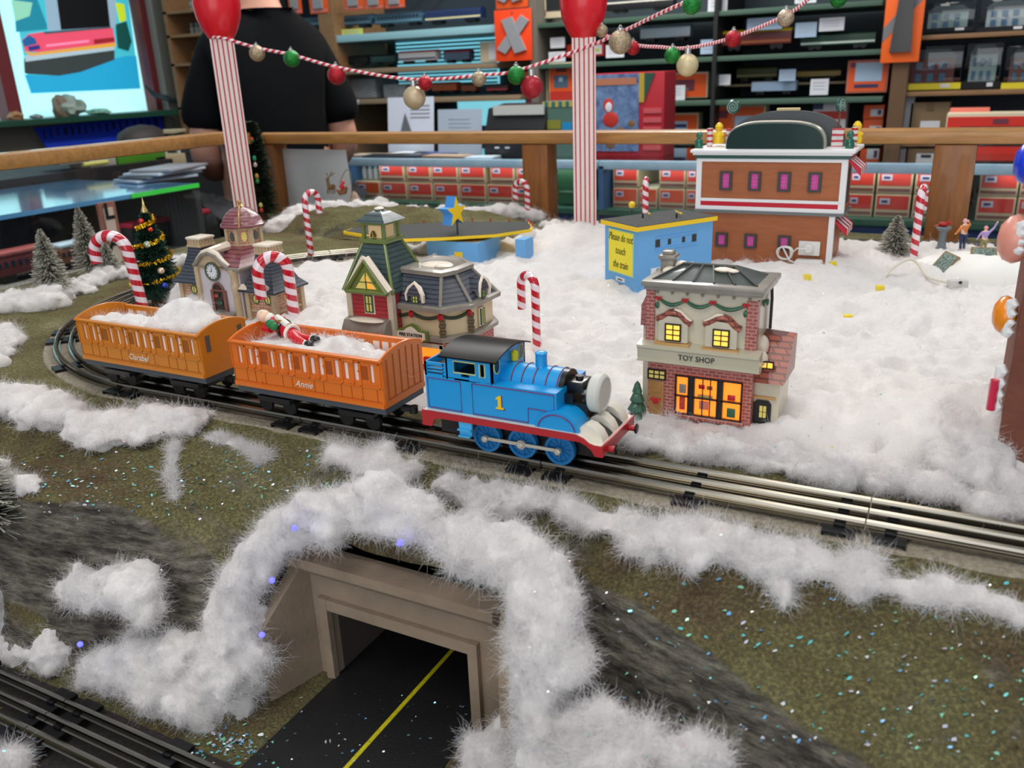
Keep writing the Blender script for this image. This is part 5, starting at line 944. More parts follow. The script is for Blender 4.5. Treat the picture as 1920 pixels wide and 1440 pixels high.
# ---------------------------------------------------------------- big cotton field, canes, trees, figures
def inside(x, y):
    if x < CX: return RC-math.hypot(x-CX, y-CY)
    yb = 1.06 if x < -.36 else .955+.12*(x+.35)
    e = 1.0 if x < -.62 else 1.0
    if x < -.62: yb = lerp(.74, 1.08, sst(CX, -.66, x))
    return min(y, yb-y)
HILLS = [(.03, .135, .034, .055), (-.06, .20, .014, .06), (-.30, .30, .010, .10), (.12, .30, .018, .10), (-.05, .45, .012, .09), (-.62, .40, .012, .08), (-.20, .62, .010, .08), (.18, .55, .02, .12), (-.50, .45, .008, .07), (-.85, .33, .006, .05), (-.28, .06, -.004, .03), (-.66, .33, .012, .05), (-.86, .15, .016, .035), (-.80, .12, .012, .04), (-.40, .50, -.009, .045), (-.25, .70, -.004, .05)]
def cot_h(x, y):
    e = .058+.013*noise.noise(Vector((x*17, y*17, 5)))+.006*noise.noise(Vector((x*50, y*50, 2)))
    if x < -.70: e += .022
    d = inside(x, y)-e
    if d < 0: return None if d < -.008 else D-.004
    k = min(1, d/.038)**.5
    h = .0115*k + k*(.0105*fbm(x*13, y*13, 1.7, 3)+.0190*(.35-abs(noise.noise(Vector((x*26, y*26, 9)))))+.0060*noise.noise(Vector((x*95, y*95, 4)))+.0010*noise.noise(Vector((x*220, y*220, 4))))
    for hx, hy, hh, hr in HILLS: h += k*hh*math.exp(-((x-hx)**2+(y-hy)**2)/(hr*hr))
    return D+max(h, .001)
def build_cotton_field():
    xs = list(np.arange(-1.02, .36, .0055)); ys = list(np.arange(.03, .40, .0050))+list(np.arange(.40, 1.06, .010))
    b = bmesh.new(); V = {}
    for j, y in enumerate(ys):
        for i, x in enumerate(xs):
            h = cot_h(x, y)
            if h is not None: V[i, j] = b.verts.new((x, y, h))
    for (i, j) in list(V):
        q = [V.get(k) for k in ((i, j), (i+1, j), (i+1, j+1), (i, j+1))]
        if all(q): b.faces.new(q).smooth = True
    me = bpy.data.meshes.new('cotton_snow'); b.to_mesh(me); b.free(); o = bpy.data.objects.new('cotton_snow', me); COL.objects.link(o); me.materials.append(COT)
    tag(o, 'wide field of white cotton the toy village stands in', 'cotton snow', None, 'stuff'); fibres(o, 150000, .013, seed=77, lift=.30, flat_=True); return o
FIELD = build_cotton_field()
def snowz(x, y):
    h = cot_h(x, y); return h if h else ground(x, y)
cotton('cotton_snow', 'cotton bank outside the bend under the two flocked trees', chain([(-5, 575, 40), (60, 572, 36), (120, 560, 30)], seed=51, flat=.5)+chain([(140, 545, 26), (200, 525, 30), (250, 510, 26), (300, 495, 22), (360, 490, 18)], seed=52, flat=.5), 5000, seed=51, fl=.008)
cotton('cotton_snow', 'cotton lump at the left edge outside the bend', chain([(-10, 625, 30), (20, 635, 26), (5, 680, 22)], seed=53, flat=.5), 1500, seed=53)
def edge(pts, seed):
    r_ = random.Random(seed); out = []
    for (a, b_) in zip(pts, pts[1:]):
        n = max(1, int(math.hypot(b_[0]-a[0], b_[1]-a[1])/14))
        for i in range(n):
            t = i/n; p = on_z(lerp(a[0], b_[0], t)+r_.uniform(-9, 9), lerp(a[1], b_[1], t)+r_.uniform(-7, 5), D+.006); out.append((p, r_.uniform(.010, .017), (1.1, 1, .8)))
    return out
cotton('cotton_snow', 'cotton edge along the rails in front of the toy shop', edge([(1165, 815), (1210, 826), (1300, 838), (1400, 848), (1480, 862), (1540, 886), (1590, 905)], 1), 5500, seed=55)
cotton('cotton_snow', 'cotton edge along the rails in front of the gingerbread house', edge([(1640, 890), (1700, 910), (1770, 925), (1850, 940), (1925, 952)], 2)+edge([(1660, 860), (1760, 890), (1850, 915)], 3), 5500, seed=56)
cotton('cotton_snow', 'cotton edge inside the rails behind the engine and coaches', edge([(470, 625), (560, 650), (640, 672)], 4)+edge([(990, 740), (1060, 760), (1130, 790)], 5)+edge([(800, 690), (860, 700), (930, 720)], 7), 2500, seed=57)
cotton('cotton_snow', 'cotton heap between the tail coach and the clock station', edge([(330, 560), (390, 575), (440, 590)], 6)+[(on_z(350, 560, D+.012), .024), (on_z(390, 570, D+.014), .028), (on_z(425, 588, D+.010), .022)], 2500, seed=58)
# ---- mossy mound at the back
def mound_h(x, y):
    u = ((x+.98)/.36); v = (y-.86)/.115; r = math.hypot(u, v)
    if r > 1.05: return None
    return D+.046*max(0, 1-r**3)+.006*fbm(x*25, y*25, 3, 4)-.004
b = bmesh.new(); V = {}
for i in range(90):
    for j in range(36):
        x, y = -1.37+i*.0087, .735+j*.0075; h = mound_h(x, y)
        if h is not None: V[i, j] = b.verts.new((x, y, h))
for (i, j) in list(V):
    q = [V.get(k) for k in ((i, j), (i+1, j), (i+1, j+1), (i, j+1))]
    if all(q): b.faces.new(q).smooth = True
me = bpy.data.meshes.new('mossy_mound'); b.to_mesh(me); b.free(); o = bpy.data.objects.new('mossy_mound', me); COL.objects.link(o); me.materials.append(GROUND.data.materials[0]); tag(o, 'low mossy mound with rocky foot behind the back of the bend', 'mound')
def mnd(px, py, r, y): p = on_y(px, py, y); return (p+Vector((0, -.012, .007)), 1.45*r*(p-CAM).length/F, (1.25, 1, .75))
cotton('cotton_snow', 'cotton strip along the top of the mossy mound', [mnd(x_, y_, r, yy) for x_, y_, r, yy in ((525, 440, 16, .80), (540, 425, 18, .82), (565, 410, 18, .86), (590, 402, 16, .89), (620, 398, 15, .90), (650, 396, 15, .91), (680, 394, 15, .91), (710, 394, 16, .91), (740, 398, 14, .91), (770, 404, 13, .91), (800, 403, 13, .92), (830, 404, 13, .92), (860, 406, 13, .92), (890, 406, 13, .93), (915, 404, 14, .94), (945, 402, 15, .95), (975, 405, 16, .96), (1005, 410, 16, .97))], 4000, seed=61, vox=.006, fl=.009)
cotton('cotton_snow', 'cotton ridge behind the grey canopy where the bend ends', [(on_y(x_, y_, yy), r, (1.2, 1, .7)) for x_, y_, r, yy in ((720, 474, .020, .66), (760, 470, .022, .68), (800, 468, .022, .69), (985, 440, .024, .80), (1030, 425, .026, .90), (1000, 415, .024, .97))], 1500, seed=63, vox=.006)
# ---- candy canes
CANE = swirl('cane_stripe', (242, 226, 232), (196, 16, 40), 1, 11, .5, .15, .8)
RTv = Vector((math.cos(YAW), math.sin(YAW), 0))
def cane(bx, by, topy, label, y=None, ang=0.0, R=.0155, r=.0055, lean=(0, 0), drop=.022, twist=0):
    B = on_z(bx, by, D+.010) if y is None else on_y(bx, by, y); tp = on_y(bx, topy, B.y); h = tp.z-B.z; z0 = -.012 if y is None else D-B.z
    pts = [(0, 0, z0), (0, 0, h*.25), (0, 0, h*.5), (0, 0, h-R-r)]+[(R-R*math.cos(a), 0, h-R-r+R*math.sin(a)) for a in [PI*i/12 for i in range(1, 13)]]+[(2*R, 0, h-R-r-drop)]
    o = MB().tube(pts, r, 14).build('candy_cane', CANE, None, sharp=.8)
    o.location = B; o.rotation_euler = (lean[0], lean[1], YAW+ang); tag(o, label, 'candy cane', 'candy canes stuck in the cotton'); return o
cane(268, 574, 428, 'candy cane standing behind the ochre tail coach', ang=PI, R=.0215, r=.0073, lean=(0, .085), drop=.012)
cane(553, 606, 468, 'candy cane behind the bright orange coach, in front of the clock station', ang=PI+.45, R=.0175, r=.0068, drop=.030)
cane(583, 476, 357, 'candy cane on the far side by the mossy mound', ang=.9, R=.0140, r=.0052)
cane(1007, 662, 511, 'candy cane behind the blue engine\'s funnel', ang=PI-.85, R=.0105, r=.0044, drop=.026)
cane(1712, 489, 346, 'candy cane standing before the right wooden post of the back rail', ang=.95, R=.0125, r=.0055, drop=.020)
cane(990, 418, 335, 'candy cane behind the right tip of the grey canopy', ang=PI-.5, R=.0125, r=.0055)
cane(1210, 392, 332, 'candy cane half hidden behind the blue kiosk', y=.82, ang=1.4, R=.012, r=.0050)
# ---- brush trees
def brush(mbs, c, h, rb, n, seed, droop=.15, width=.0007, z0=.06, tip=.45, pw=.85):
    r_ = random.Random(seed)
    for _ in range(n):
        f = r_.random()**.8; z = h*(z0+(1-z0)*f); R = rb*(1-f)**pw+.0025; a = r_.uniform(0, 2*PI); L_ = R*r_.uniform(.75, 1.08)
        d = Vector((math.cos(a), math.sin(a), r_.uniform(-.1, .5)-droop)); p0 = Vector((0, 0, z)); p1 = p0+d*L_; w_ = Vector((-math.sin(a), math.cos(a), r_.uniform(-1, 1)))*width
        pm = p0.lerp(p1, tip)
        for k, (A, B, wa, wb) in enumerate(((p0, pm, .5, 1), (pm, p1, 1, .6))):
            bm = mbs[min(k, len(mbs)-1)].b
            bm.faces.new([bm.verts.new(Vector(c)+v) for v in (A-w_*wa, A+w_*wa, B+w_*wb, B-w_*wb)])
NEED = mat('needle_dark', (22, 62, 44), .7); FLOCK = mat('flock_white', (206, 202, 190), .9, col2=(150, 150, 136), ns=300); NEED2 = mat('needle_grey', (92, 92, 76), .8); WOOD = mat('trunk_brown', (92, 62, 40), .8)
def flocked(px, py, toppy, rb, label, seed, n=1500, core=NEED2, lean=0, y=None, z=None):
    B = on_z(px, py, D+.012) if y is None else on_y(px, py, y); h = on_y(px, toppy, B.y).z-B.z
    t = thing('flocked_tree', B, label, 'toy tree', 'flocked bottle-brush trees'); A, Bm = MB(), MB(); brush([A, Bm], (0, 0, 0), h, rb, n, seed, droop=.25, width=.0008)
    A.build('needles', core, t, sharp=0, local=True)['kind'] = 'stuff'; Bm.build('flocked_tips', FLOCK, t, sharp=0, local=True)['kind'] = 'stuff'
    MB().lathe([(rb*.34, 0), (.0016, h*.95), (0, h)], 10).build('stem', core, t, local=True); MB().cyl((0, 0, -.012), (0, 0, .004), rb*.35, rb*.28).build('base', WOOD, t, local=True); t.rotation_euler = (0, lean, 0); return t
flocked(100, 545, 432, .0275, 'small flocked tree nearest the left edge outside the bend', 1, 2000)
flocked(175, 506, 390, .0290, 'taller flocked tree beside the candy cane outside the bend', 2, 2000, lean=-.08)
flocked(206, 506, 458, .0200, 'stubby flocked bush at the foot of the taller flocked tree', 3, 900)
flocked(1676, 476, 404, .0255, 'small flocked tree between the brown store and the right post', 4, 1500, core=mat('needle_mix', (70, 84, 62), .8))
p = onground(8, 945); t = thing('flocked_tree', p+Vector((-.009, -.010, -.016)), 'dark spiky flocked tree cut by the left edge on the front bank', 'toy tree', 'flocked bottle-brush trees'); A, Bm = MB(), MB(); brush([A, Bm], (0, 0, 0), .075, .034, 1500, 9, droop=.1, width=.0006, z0=.0, tip=.55, pw=.6)
A.build('needles', mat('needle_black', (30, 36, 30), .7), t, sharp=0, local=True)['kind'] = 'stuff'; Bm.build('flocked_tips', FLOCK, t, sharp=0, local=True)['kind'] = 'stuff'; MB().cyl((0, 0, -.01), (0, 0, .05), .004, .002).build('stem', WOOD, t, local=True)
# Christmas tree with gold tinsel
B = on_z(300, 556, D+.010); h = on_y(286, 392, B.y).z-B.z
t = thing('christmas_tree', B, 'green Christmas tree with gold tinsel and coloured balls beside the clock station', 'toy tree'); A = MB(); brush([A], (0, 0, 0), h, .035, 3400, 21, droop=.2, width=.0009, pw=.8); A.build('needles', NEED, t, sharp=0, local=True)['kind'] = 'stuff'
MB().lathe([(.021, 0), (.0018, h*.96), (0, h)], 12).build('core', NEED, t, local=True); MB().cyl((0, 0, -.012), (0, 0, .004), .012).build('base', WOOD, t, local=True)
TIN = mat('tinsel_gold', (226, 178, 24), .25, .7); r_ = random.Random(4); A = MB()
for i in range(1500):
    f = r_.random(); turn = f*4.2*2*PI+1.1; z = h*(.08+.86*f); R = .036*(1-(.08+.86*f))**.8+.0035; c = Vector((R*math.cos(turn), R*math.sin(turn), z)); d = Vector((r_.gauss(0, 1), r_.gauss(0, 1), r_.gauss(0, 1))).normalized()*.0036; w_ = d.orthogonal().normalized()*.0007
    A.face([c-w_, c+w_, c+d+w_*.4, c+d-w_*.4])
A.build('tinsel', TIN, t, sharp=0, local=True)['kind'] = 'stuff'
def ball_on(tr, px, py, r, col, nm='bauble'):
    p = on_y(px, py, B.y)-Vector(B); R = max(.004, .036*(1-p.z/h)**.8+.001); fr = Vector((-.45, -.9, 0))*R*.75; q = Vector((p.x, 0, p.z)); q.x = max(-R*.9, min(R*.9, p.x)); q.y = -math.sqrt(max(0, R*R-q.x*q.x))*.9
    MB().ball(q, r, 2).build('bauble', mat('bauble_'+nm, col, .15, .5, coat=.6), tr, local=True)
for px, py, r, c, nm in ((274, 413, .0042, (220, 50, 36), 'red'), (291, 455, .0052, (190, 220, 190), 'pearl'), (277, 495, .0042, (40, 70, 190), 'blue'), (318, 505, .0048, (230, 200, 170), 'ivory'), (290, 536, .0048, (226, 54, 36), 'red'), (341, 533, .0044, (40, 70, 190), 'blue'), (311, 431, .0036, (220, 50, 36), 'red')): ball_on(t, px, py, r, c, nm)
MB().lathe([(.004, 0), (.0046, .003), (.0018, .010), (0, .022)], 12, c=(0, 0, h*.95)).build('treetop', mat('treetop_gold', (214, 190, 120), .3, .5), t, local=True)
# slim dark tree behind the left pillar
B = on_y(492, 412, .90); h = .205; t = thing('pencil_tree', (B.x, B.y, D), 'slim dark green tree with coloured bulbs behind the left striped pillar', 'toy tree'); A = MB(); brush([A], (0, 0, 0), h, .038, 3600, 33, droop=.1, width=.0012, pw=.28); A.build('needles', mat('needle_deep', (32, 48, 28), .8), t, sharp=0, local=True)['kind'] = 'stuff'
MB().cyl((0, 0, 0), (0, 0, h), .012, .003).build('stem', WOOD, t, local=True)
for px, py, c in ((506, 262, (30, 150, 80)), (481, 262, (200, 40, 40)), (511, 297, (40, 160, 110)), (490, 309, (236, 196, 190)), (500, 340, (60, 150, 70)), (483, 330, (210, 160, 60)), (510, 395, (206, 60, 40)), (500, 385, (226, 220, 120)), (512, 420, (230, 226, 150))):
    p = on_y(px, py, B.y-.03)-Vector((B.x, B.y, D)); p.x = max(-.03, min(.03, p.x)); MB().ball(p, .0046, 1, (1, 1, 1.3)).build('light_bulb', mat('bulb_%d_%d' % (c[0], c[1]), c, .3, coat=.5), t, local=True)
# ---- snow mound with mesh panels, bird bath, figures
mc = on_z(1835, 500, D+.02)
m = MB(); R_ = []
for k in range(9):
    f = k/8; z = D-.003+.040*math.sin(f*PI/2)**.9; rr = .072*math.cos(f*PI/2)**.7+.001
    R_.append([(mc.x+.012+rr*1.35*math.cos(a)*(1+.10*noise.noise(Vector((math.cos(a), math.sin(a), f)))), mc.y+rr*.8*math.sin(a)*(1+.1*math.sin(3*a)), z+.003*noise.noise(Vector((math.cos(a)*2, math.sin(a)*2, f*3)))) for a in [2*PI*i/28 for i in range(28)]])
t = thing('snow_mound', (mc.x, mc.y, D), 'smooth white plaster snow mound with dark mesh panels in front of the figurines', 'mound'); m.loft(R_).build('mound', mat('plaster_snow', (240, 238, 232), .6, bump=.2, bs=60), t)
for (px, py, w_, hh, nm) in ((1772, 493, .018, .026, 0), (1845, 473, .026, .010, 1)):
    d = ray(px, py); p = on_y(px, py, mc.y-.030 if nm == 0 else mc.y-.005); Mp = Matrix.Translation(p) @ Matrix.Rotation(-.3 if nm == 0 else .1, 4, 'Z') @ Matrix.Rotation(PI/2-.75, 4, 'X') @ Matrix.Rotation(-.35 if nm == 0 else 0, 4, 'Z')
    MB().b2(-w_/2-.002, w_/2+.002, -hh/2-.002, hh/2+.002, -.006, .001, M=Mp).build('panel_border', mat('border_brown', (150, 122, 76), .7), t); q = MB(); q.b2(-w_/2, w_/2, -hh/2, hh/2, -.002, .002, bev=.0005, M=Mp); q.build('mesh_panel', mat('mesh_green', (22, 52, 40), .5, col2=(150, 170, 160), ns=500), t)
t = thing('battery_switch', on_z(1795, 535, D+.018), 'small grey switch box with black button beside the snow mound', 'switch'); c = Vector(t.location); MB().box(c+Vector((0, 0, .002)), (.022, .012, .010), rz=.4, bev=.002).build('case', mat('switch_case', (206, 204, 200), .4), t); MB().ball(c+Vector((.003, -.006, .005)), .0022, 1).build('button', BLK, t)
cb = [on_z(px, py, z) for px, py, z in ((1680, 533, D+.014), (1656, 530, D+.016), (1662, 515, D+.020), (1680, 498, D+.030), (1704, 486, D+.036), (1722, 495, D+.030), (1742, 520, D+.020), (1790, 531, D+.022))]
def smooth(P_, n=6):
    out = []
    for i in range(len(P_)-1):
        a, b_, c, d = P_[max(i-1, 0)], P_[i], P_[i+1], P_[min(i+2, len(P_)-1)]
        for k in range(n):
            u = k/n; out.append(.5*((2*b_)+(c-a)*u+(2*a-5*b_+4*c-d)*u*u+(3*b_-a-3*c+d)*u**3))
    return out+[P_[-1]]
tag(MB().tube(smooth(cb), .0020, 8).build('power_cable', mat('cable_cream', (226, 220, 204), .5)), 'cream cable looping up out of the cotton by the snow mound', 'cable')
t = thing('bird_bath', on_z(1764, 470, D+.012), 'grey pedestal with a red cardinal perched on top', 'figurine'); c = Vector(t.location); hb = on_y(1764, 424, c.y).z-c.z
MB().lathe([(.009, -.012), (.009, .002), (.0062, .006), (.0048, hb*.5), (.0058, hb*.8), (.0095, hb*.88), (.0108, hb*.95), (.0095, hb), (0, hb*.96)], 18).build('pedestal', mat('stone_slate', (112, 122, 126), .6), t, local=True)
MB().ball((-.001, 0, hb+.0028), .0048, 2, (1.5, .8, .8)).ball((.006, 0, hb+.005), .0030, 1).tube([(-.005, 0, hb+.002), (-.013, 0, hb-.001)], [.0022, .001], 6).tube([(.006, 0, hb+.007), (.0050, 0, hb+.0115)], [.0016, .0003], 6).tube([(.008, 0, hb+.005), (.0115, 0, hb+.0045)], [.0012, .0003], 6).build('cardinal', mat('cardinal_red', (176, 36, 30), .5), t, local=True)
def skin(name, joints, bones, m, parent, sub=1):
    names = list(joints); me = bpy.data.meshes.new(name); me.from_pydata([joints[k][0] for k in names], [(names.index(a), names.index(b)) for a, b in bones], []); me.materials.append(m)
    o = bpy.data.objects.new(name, me); COL.objects.link(o); o.parent = parent
    md = o.modifiers.new('skin', 'SKIN'); md.use_smooth_shade = True
    if not me.skin_vertices: me.attributes.new('', 'FLOAT', 'POINT') if False else None
    bpy.context.view_layer.objects.active = o
    sv = me.skin_vertices
    if not sv:
        with bpy.context.temp_override(object=o, active_object=o): bpy.ops.mesh.customdata_skin_add()
        sv = me.skin_vertices
    for i, k in enumerate(names):
        r = joints[k][1]; sv[0].data[i].radius = (r, r) if not isinstance(r, tuple) else r; sv[0].data[i].use_root = (i == 0)
    s = o.modifiers.new('sub', 'SUBSURF'); s.levels = s.render_levels = sub; return o
def figure(px, py, top, label, jacket, trousers, hat, arms, yaw=0.0):
    B = on_z(px, py, D+.014); h = on_y(px, top, B.y).z-B.z; u = h/1.75; t = thing('person', B, label, 'figurine', 'figurines by the back rail', rz=YAW+yaw)
    V3 = lambda x, y, z: (x*u, y*u, z*u)
    J = {'pel': (V3(0, 0, .92), .13*u), 'sp': (V3(0, 0, 1.15), .135*u), 'chs': (V3(0, 0, 1.36), .15*u), 'nk': (V3(0, .01, 1.50), .06*u), 'hd': (V3(0, .03, 1.60), .10*u), 'hd2': (V3(0, .03, 1.70), .08*u)}
    Bn = [('pel', 'sp'), ('sp', 'chs'), ('chs', 'nk'), ('nk', 'hd'), ('hd', 'hd2')]
    for s_, nm in ((-1, 'l'), (1, 'r')):
        el, ha = arms[nm]
        J.update({nm+'s': (V3(s_*.2, 0, 1.38), .075*u), nm+'e': (V3(*el), .06*u), nm+'h': (V3(*ha), .045*u), nm+'f': (V3(ha[0]+.03*s_, ha[1]+.02, ha[2]+.06), .04*u), nm+'p': (V3(s_*.1, 0, .85), .10*u), nm+'k': (V3(s_*.11, .02, .48), .075*u), nm+'a': (V3(s_*.11, 0, .06), .055*u), nm+'t': (V3(s_*.12, .14, .02), .045*u)})
        Bn += [('chs', nm+'s'), (nm+'s', nm+'e'), (nm+'e', nm+'h'), (nm+'h', nm+'f'), ('pel', nm+'p'), (nm+'p', nm+'k'), (nm+'k', nm+'a'), (nm+'a', nm+'t')]
    skin('body', J, Bn, SK, t)
    g = 1.18; JJ = {k: (v[0], v[1]*g) for k, v in J.items() if k in ('pel', 'sp', 'chs', 'ls', 'le', 'lh', 'rs', 're', 'rh')}; skin('jacket', JJ, [b_ for b_ in Bn if b_[0] in JJ and b_[1] in JJ], jacket, t)
    JT = {k: (v[0], v[1]*1.16) for k, v in J.items() if k in ('pel', 'lp', 'lk', 'la', 'rp', 'rk', 'ra')}; skin('trousers', JT, [b_ for b_ in Bn if b_[0] in JT and b_[1] in JT], trousers, t)
    for s_ in (-1, 1): MB().ball(V3(s_*.12, .07, .03), .075*u, 1, (.8, 1.6, .8)).build('boot', mat('boot_dark', (50, 40, 34), .6), t, local=True)
    MB().ball(V3(0, .025, 1.67), .118*u, 2, (1, 1.05, 1)).lathe([(.115*u, 0), (.13*u, .02*u), (.13*u, .06*u), (.115*u, .08*u)], 14, c=V3(0, .02, 1.60)).build('hat', hat, t, local=True)
    MB().ball(V3(0, .14, 1.6), .02*u, 1).build('nose', SK, t, local=True); return t
figure(1803, 470, 411, 'figurine in orange jacket and striped hat with arm raised, back turned', mat('jacket_orange', (214, 128, 62), .6), mat('trousers_navy', (40, 56, 92), .6), mat('hat_striped', (226, 90, 110), .6, col2=(240, 230, 226), ns=500), {'l': ((-.36, .02, 1.12), (-.50, .06, .95)), 'r': ((.36, .05, 1.40), (.30, .16, 1.62))}, .2)
figure(1842, 477, 424, 'figurine in lilac jacket and pink hood with arm stretched up, back turned', mat('jacket_lilac', (170, 146, 206), .6), mat('trousers_olive', (150, 140, 90), .6), mat('hood_pink', (236, 150, 166), .6), {'l': ((-.34, .05, 1.12), (-.40, .1, .92)), 'r': ((.45, .05, 1.62), (.62, .10, 1.98))}, -.2)
figure(1881, 474, 421, 'figurine in sky blue jacket with dark trousers nearest the right edge', mat('jacket_sky', (60, 160, 206), .6), mat('trousers_grey', (66, 76, 86), .6), mat('scarf_rose', (190, 96, 96), .6), {'l': ((-.30, .02, 1.12), (-.28, .12, .92)), 'r': ((.30, .02, 1.12), (.28, .12, .92))}, 0)
# ---- small things in the cotton
for px, py, l in ((1561, 502, 'yellow bead at the foot of the brown store\'s white corner post'), (1513, 524, 'yellow bead in the cotton left of the brown store\'s switch box corner'), (1647, 565, 'yellow bead sunk in the cotton below the cream cable'), (1590, 597, 'yellow bead sunk in the cotton right of the toy shop roof')):
    p = on_z(px, py, D+.016); p.z = max(p.z, snowz(p.x, p.y)+.001); tag(MB().box(p, (.0085, .0085, .0085), rz=.4, bev=.001).build('yellow_bead', mat('bead_yellow', (240, 214, 40), .4)), l, 'bead', 'yellow beads')
p = on_y(768, 395, .96); tag(MB().box(p, (.016, .016, .016), rz=.5, bev=.0015).build('light_cube', mat('cube_lit', (250, 232, 140), .4, emit=.3)), 'pale yellow cube lying on the cotton of the mossy mound', 'bead')
for px, py, dz, l in ((510, 1088, -.138, 'blue fairy light glowing in the cotton left of the portal, upper one'), (491, 1190, -.155, 'blue fairy light glowing in the cotton left of the portal, lower one'), (750, 1018, -.116, 'blue fairy light above the middle of the tunnel'), (552, 990, -.125, 'blue fairy light at the top left of the tunnel cotton'), (150, 1208, -.20, 'blue fairy light in the cotton at the foot of the rock face')):
    p = on_y(px, py, dz-.012); tag(MB().ball(p, .0022, 2).build('fairy_light', mat('fairy_blue', (70, 70, 255), .3, emit=6, ecol=(60, 60, 255))), l, 'fairy light', 'blue fairy lights in the cotton')
# sleigh ornament on a wire, snowy hut
t = thing('sleigh_ornament', on_y(655, 392, .93), 'tiny reindeer and Santa sleigh ornament on a wire behind the mossy mound', 'ornament'); q = lambda x, y: on_y(x, y, .93)
m = MB(); m.tube(smooth([q(655, 392), q(659, 370), q(658, 330), q(650, 318), q(640, 335), q(638, 345)]), .0009, 6); m.build('wire', mat('wire_gold', (150, 130, 90), .4, .6), t)
m = MB(); m.tube([q(617, 352), q(626, 350)], .0055, 10).tube([q(617, 350), q(614, 338)], [.004, .003], 8).ball(q(614, 336), .0042, 1)
for a in ((616, 334, 612, 324), (616, 334, 622, 322), (620, 330, 627, 324)): m.tube([q(a[0], a[1]), q(a[2], a[3])], .0010, 5)
for x_ in (615, 619, 624, 628): m.tube([q(x_, 353), q(x_-1, 363)], .0014, 5)
m.build('reindeer', mat('deer_brown', (112, 84, 50), .6), t)
m = MB(); m.tube([q(632, 356), q(638, 361), q(646, 359), q(650, 350)], [.003, .006, .006, .003], 8); m.build('sleigh', mat('sleigh_brown', (130, 80, 50), .5), t); MB().ball(q(641, 350), .0062, 1).ball(q(643, 342), .0042, 1).build('rider', SRED, t)
p = on_y(666, 384, .97); tag(MB().lathe([(.017, 0), (.015, .006), (.011, .016), (.005, .026), (0, .030)], 14, c=p).build('snowy_hut', mat('hut_cream', (226, 214, 196), .6, col2=(150, 96, 76), ns=60)), 'tiny cream snow-capped hut on the mossy mound by the taped paper', 'ornament')
# bottom left lantern
p = on_y(2, 1425, -.262); t = thing('toy_lantern', (p.x, p.y, LO), 'black toy lantern with amber panes cut by the bottom left corner', 'lantern'); MB().b2(p.x-.012, p.x+.008, p.y-.01, p.y+.008, LO, p.z-.001).build('amber_panes', mat('amber_lit', (250, 150, 20), .4, emit=.5), t); MB().b2(p.x-.014, p.x+.010, p.y-.012, p.y+.010, p.z-.001, p.z+.007, bev=.001).b2(p.x+.0075, p.x+.0090, p.y-.0110, p.y-.0095, LO, p.z).build('lantern_frame', IRON, t)
# gingerbread house wall at the right
GB = mat('gingerbread', (124, 70, 52), .75, noise_=.2, ns=60, bump=.2, bs=300); g0 = on_z(1862, 884, D+.012); gx, gy = g0.x, g0.y
t = thing('gingerbread_house', (gx+.06, gy+.04, D), 'brown gingerbread house wall with gumdrops and white icing at the right edge', 'gingerbread house')
MB().b2(gx, gx+.16, gy, gy+.008, D-.002, 1.43, bev=.001).b2(gx+.001, gx+.009, gy+.008, gy+.10, D-.002, 1.38).build('wall', GB, t)
ICE = mat('icing_white', (244, 242, 240), .4, bump=.3, bs=300)
def side(px, py, dy=.012): return on_x(px, py, gx-.001+dy*0)
def gum(px, py, ax, az, mm, nm):
    p = on_y(px, py, gy+.012); MB().ball(p, 1, 2, (ax, .012, az)).build(nm, mm, t)
    return p
gum(1884, 590, .0078, .0130, mat('gumdrop_orange', (250, 146, 14), .25, coat=.3, sss=.2), 'gumdrop'); gum(1903, 448, .0105, .0160, mat('gumdrop_peach', (240, 160, 140), .35, coat=.2, sss=.2), 'gumdrop'); gum(1925, 306, .0075, .0130, mat('gumdrop_blue', (24, 60, 220), .3, coat=.3), 'gumdrop')
for (a, b_) in (((1896, 562), (1884, 630)), ((1915, 415), (1905, 475)), ((1876, 685), (1862, 772))):
    P_ = [on_y(lerp(a[0], b_[0], i/8)+(4 if i % 2 else 0), lerp(a[1], b_[1], i/8), gy+.004) for i in range(9)]; MB().tube(P_, [.0028+.0012*(i % 2) for i in range(9)], 8).build('icing', ICE, t)
P_ = [on_y(lerp(1866, 1857, i/6), lerp(712, 768, i/6), gy-.0) for i in range(7)]; MB().tube(P_, .0028, 8).build('candy_strip', mat('candy_rose', (206, 34, 70), .3, coat=.4), t)
cotton('cotton_snow', 'cotton heaped against the gingerbread house wall', [(on_y(x_, y_, yy), r, (1, 1, .8)) for x_, y_, r, yy in ((1835, 840, .020, gy), (1855, 870, .016, gy-.012), (1890, 915, .018, gy-.014), (1830, 890, .018, gy-.02), (1800, 800, .020, gy+.03), (1920, 930, .018, gy-.016), (1850, 930, .014, gy-.03), (1780, 870, .020, gy-.004))], 3500, seed=81)
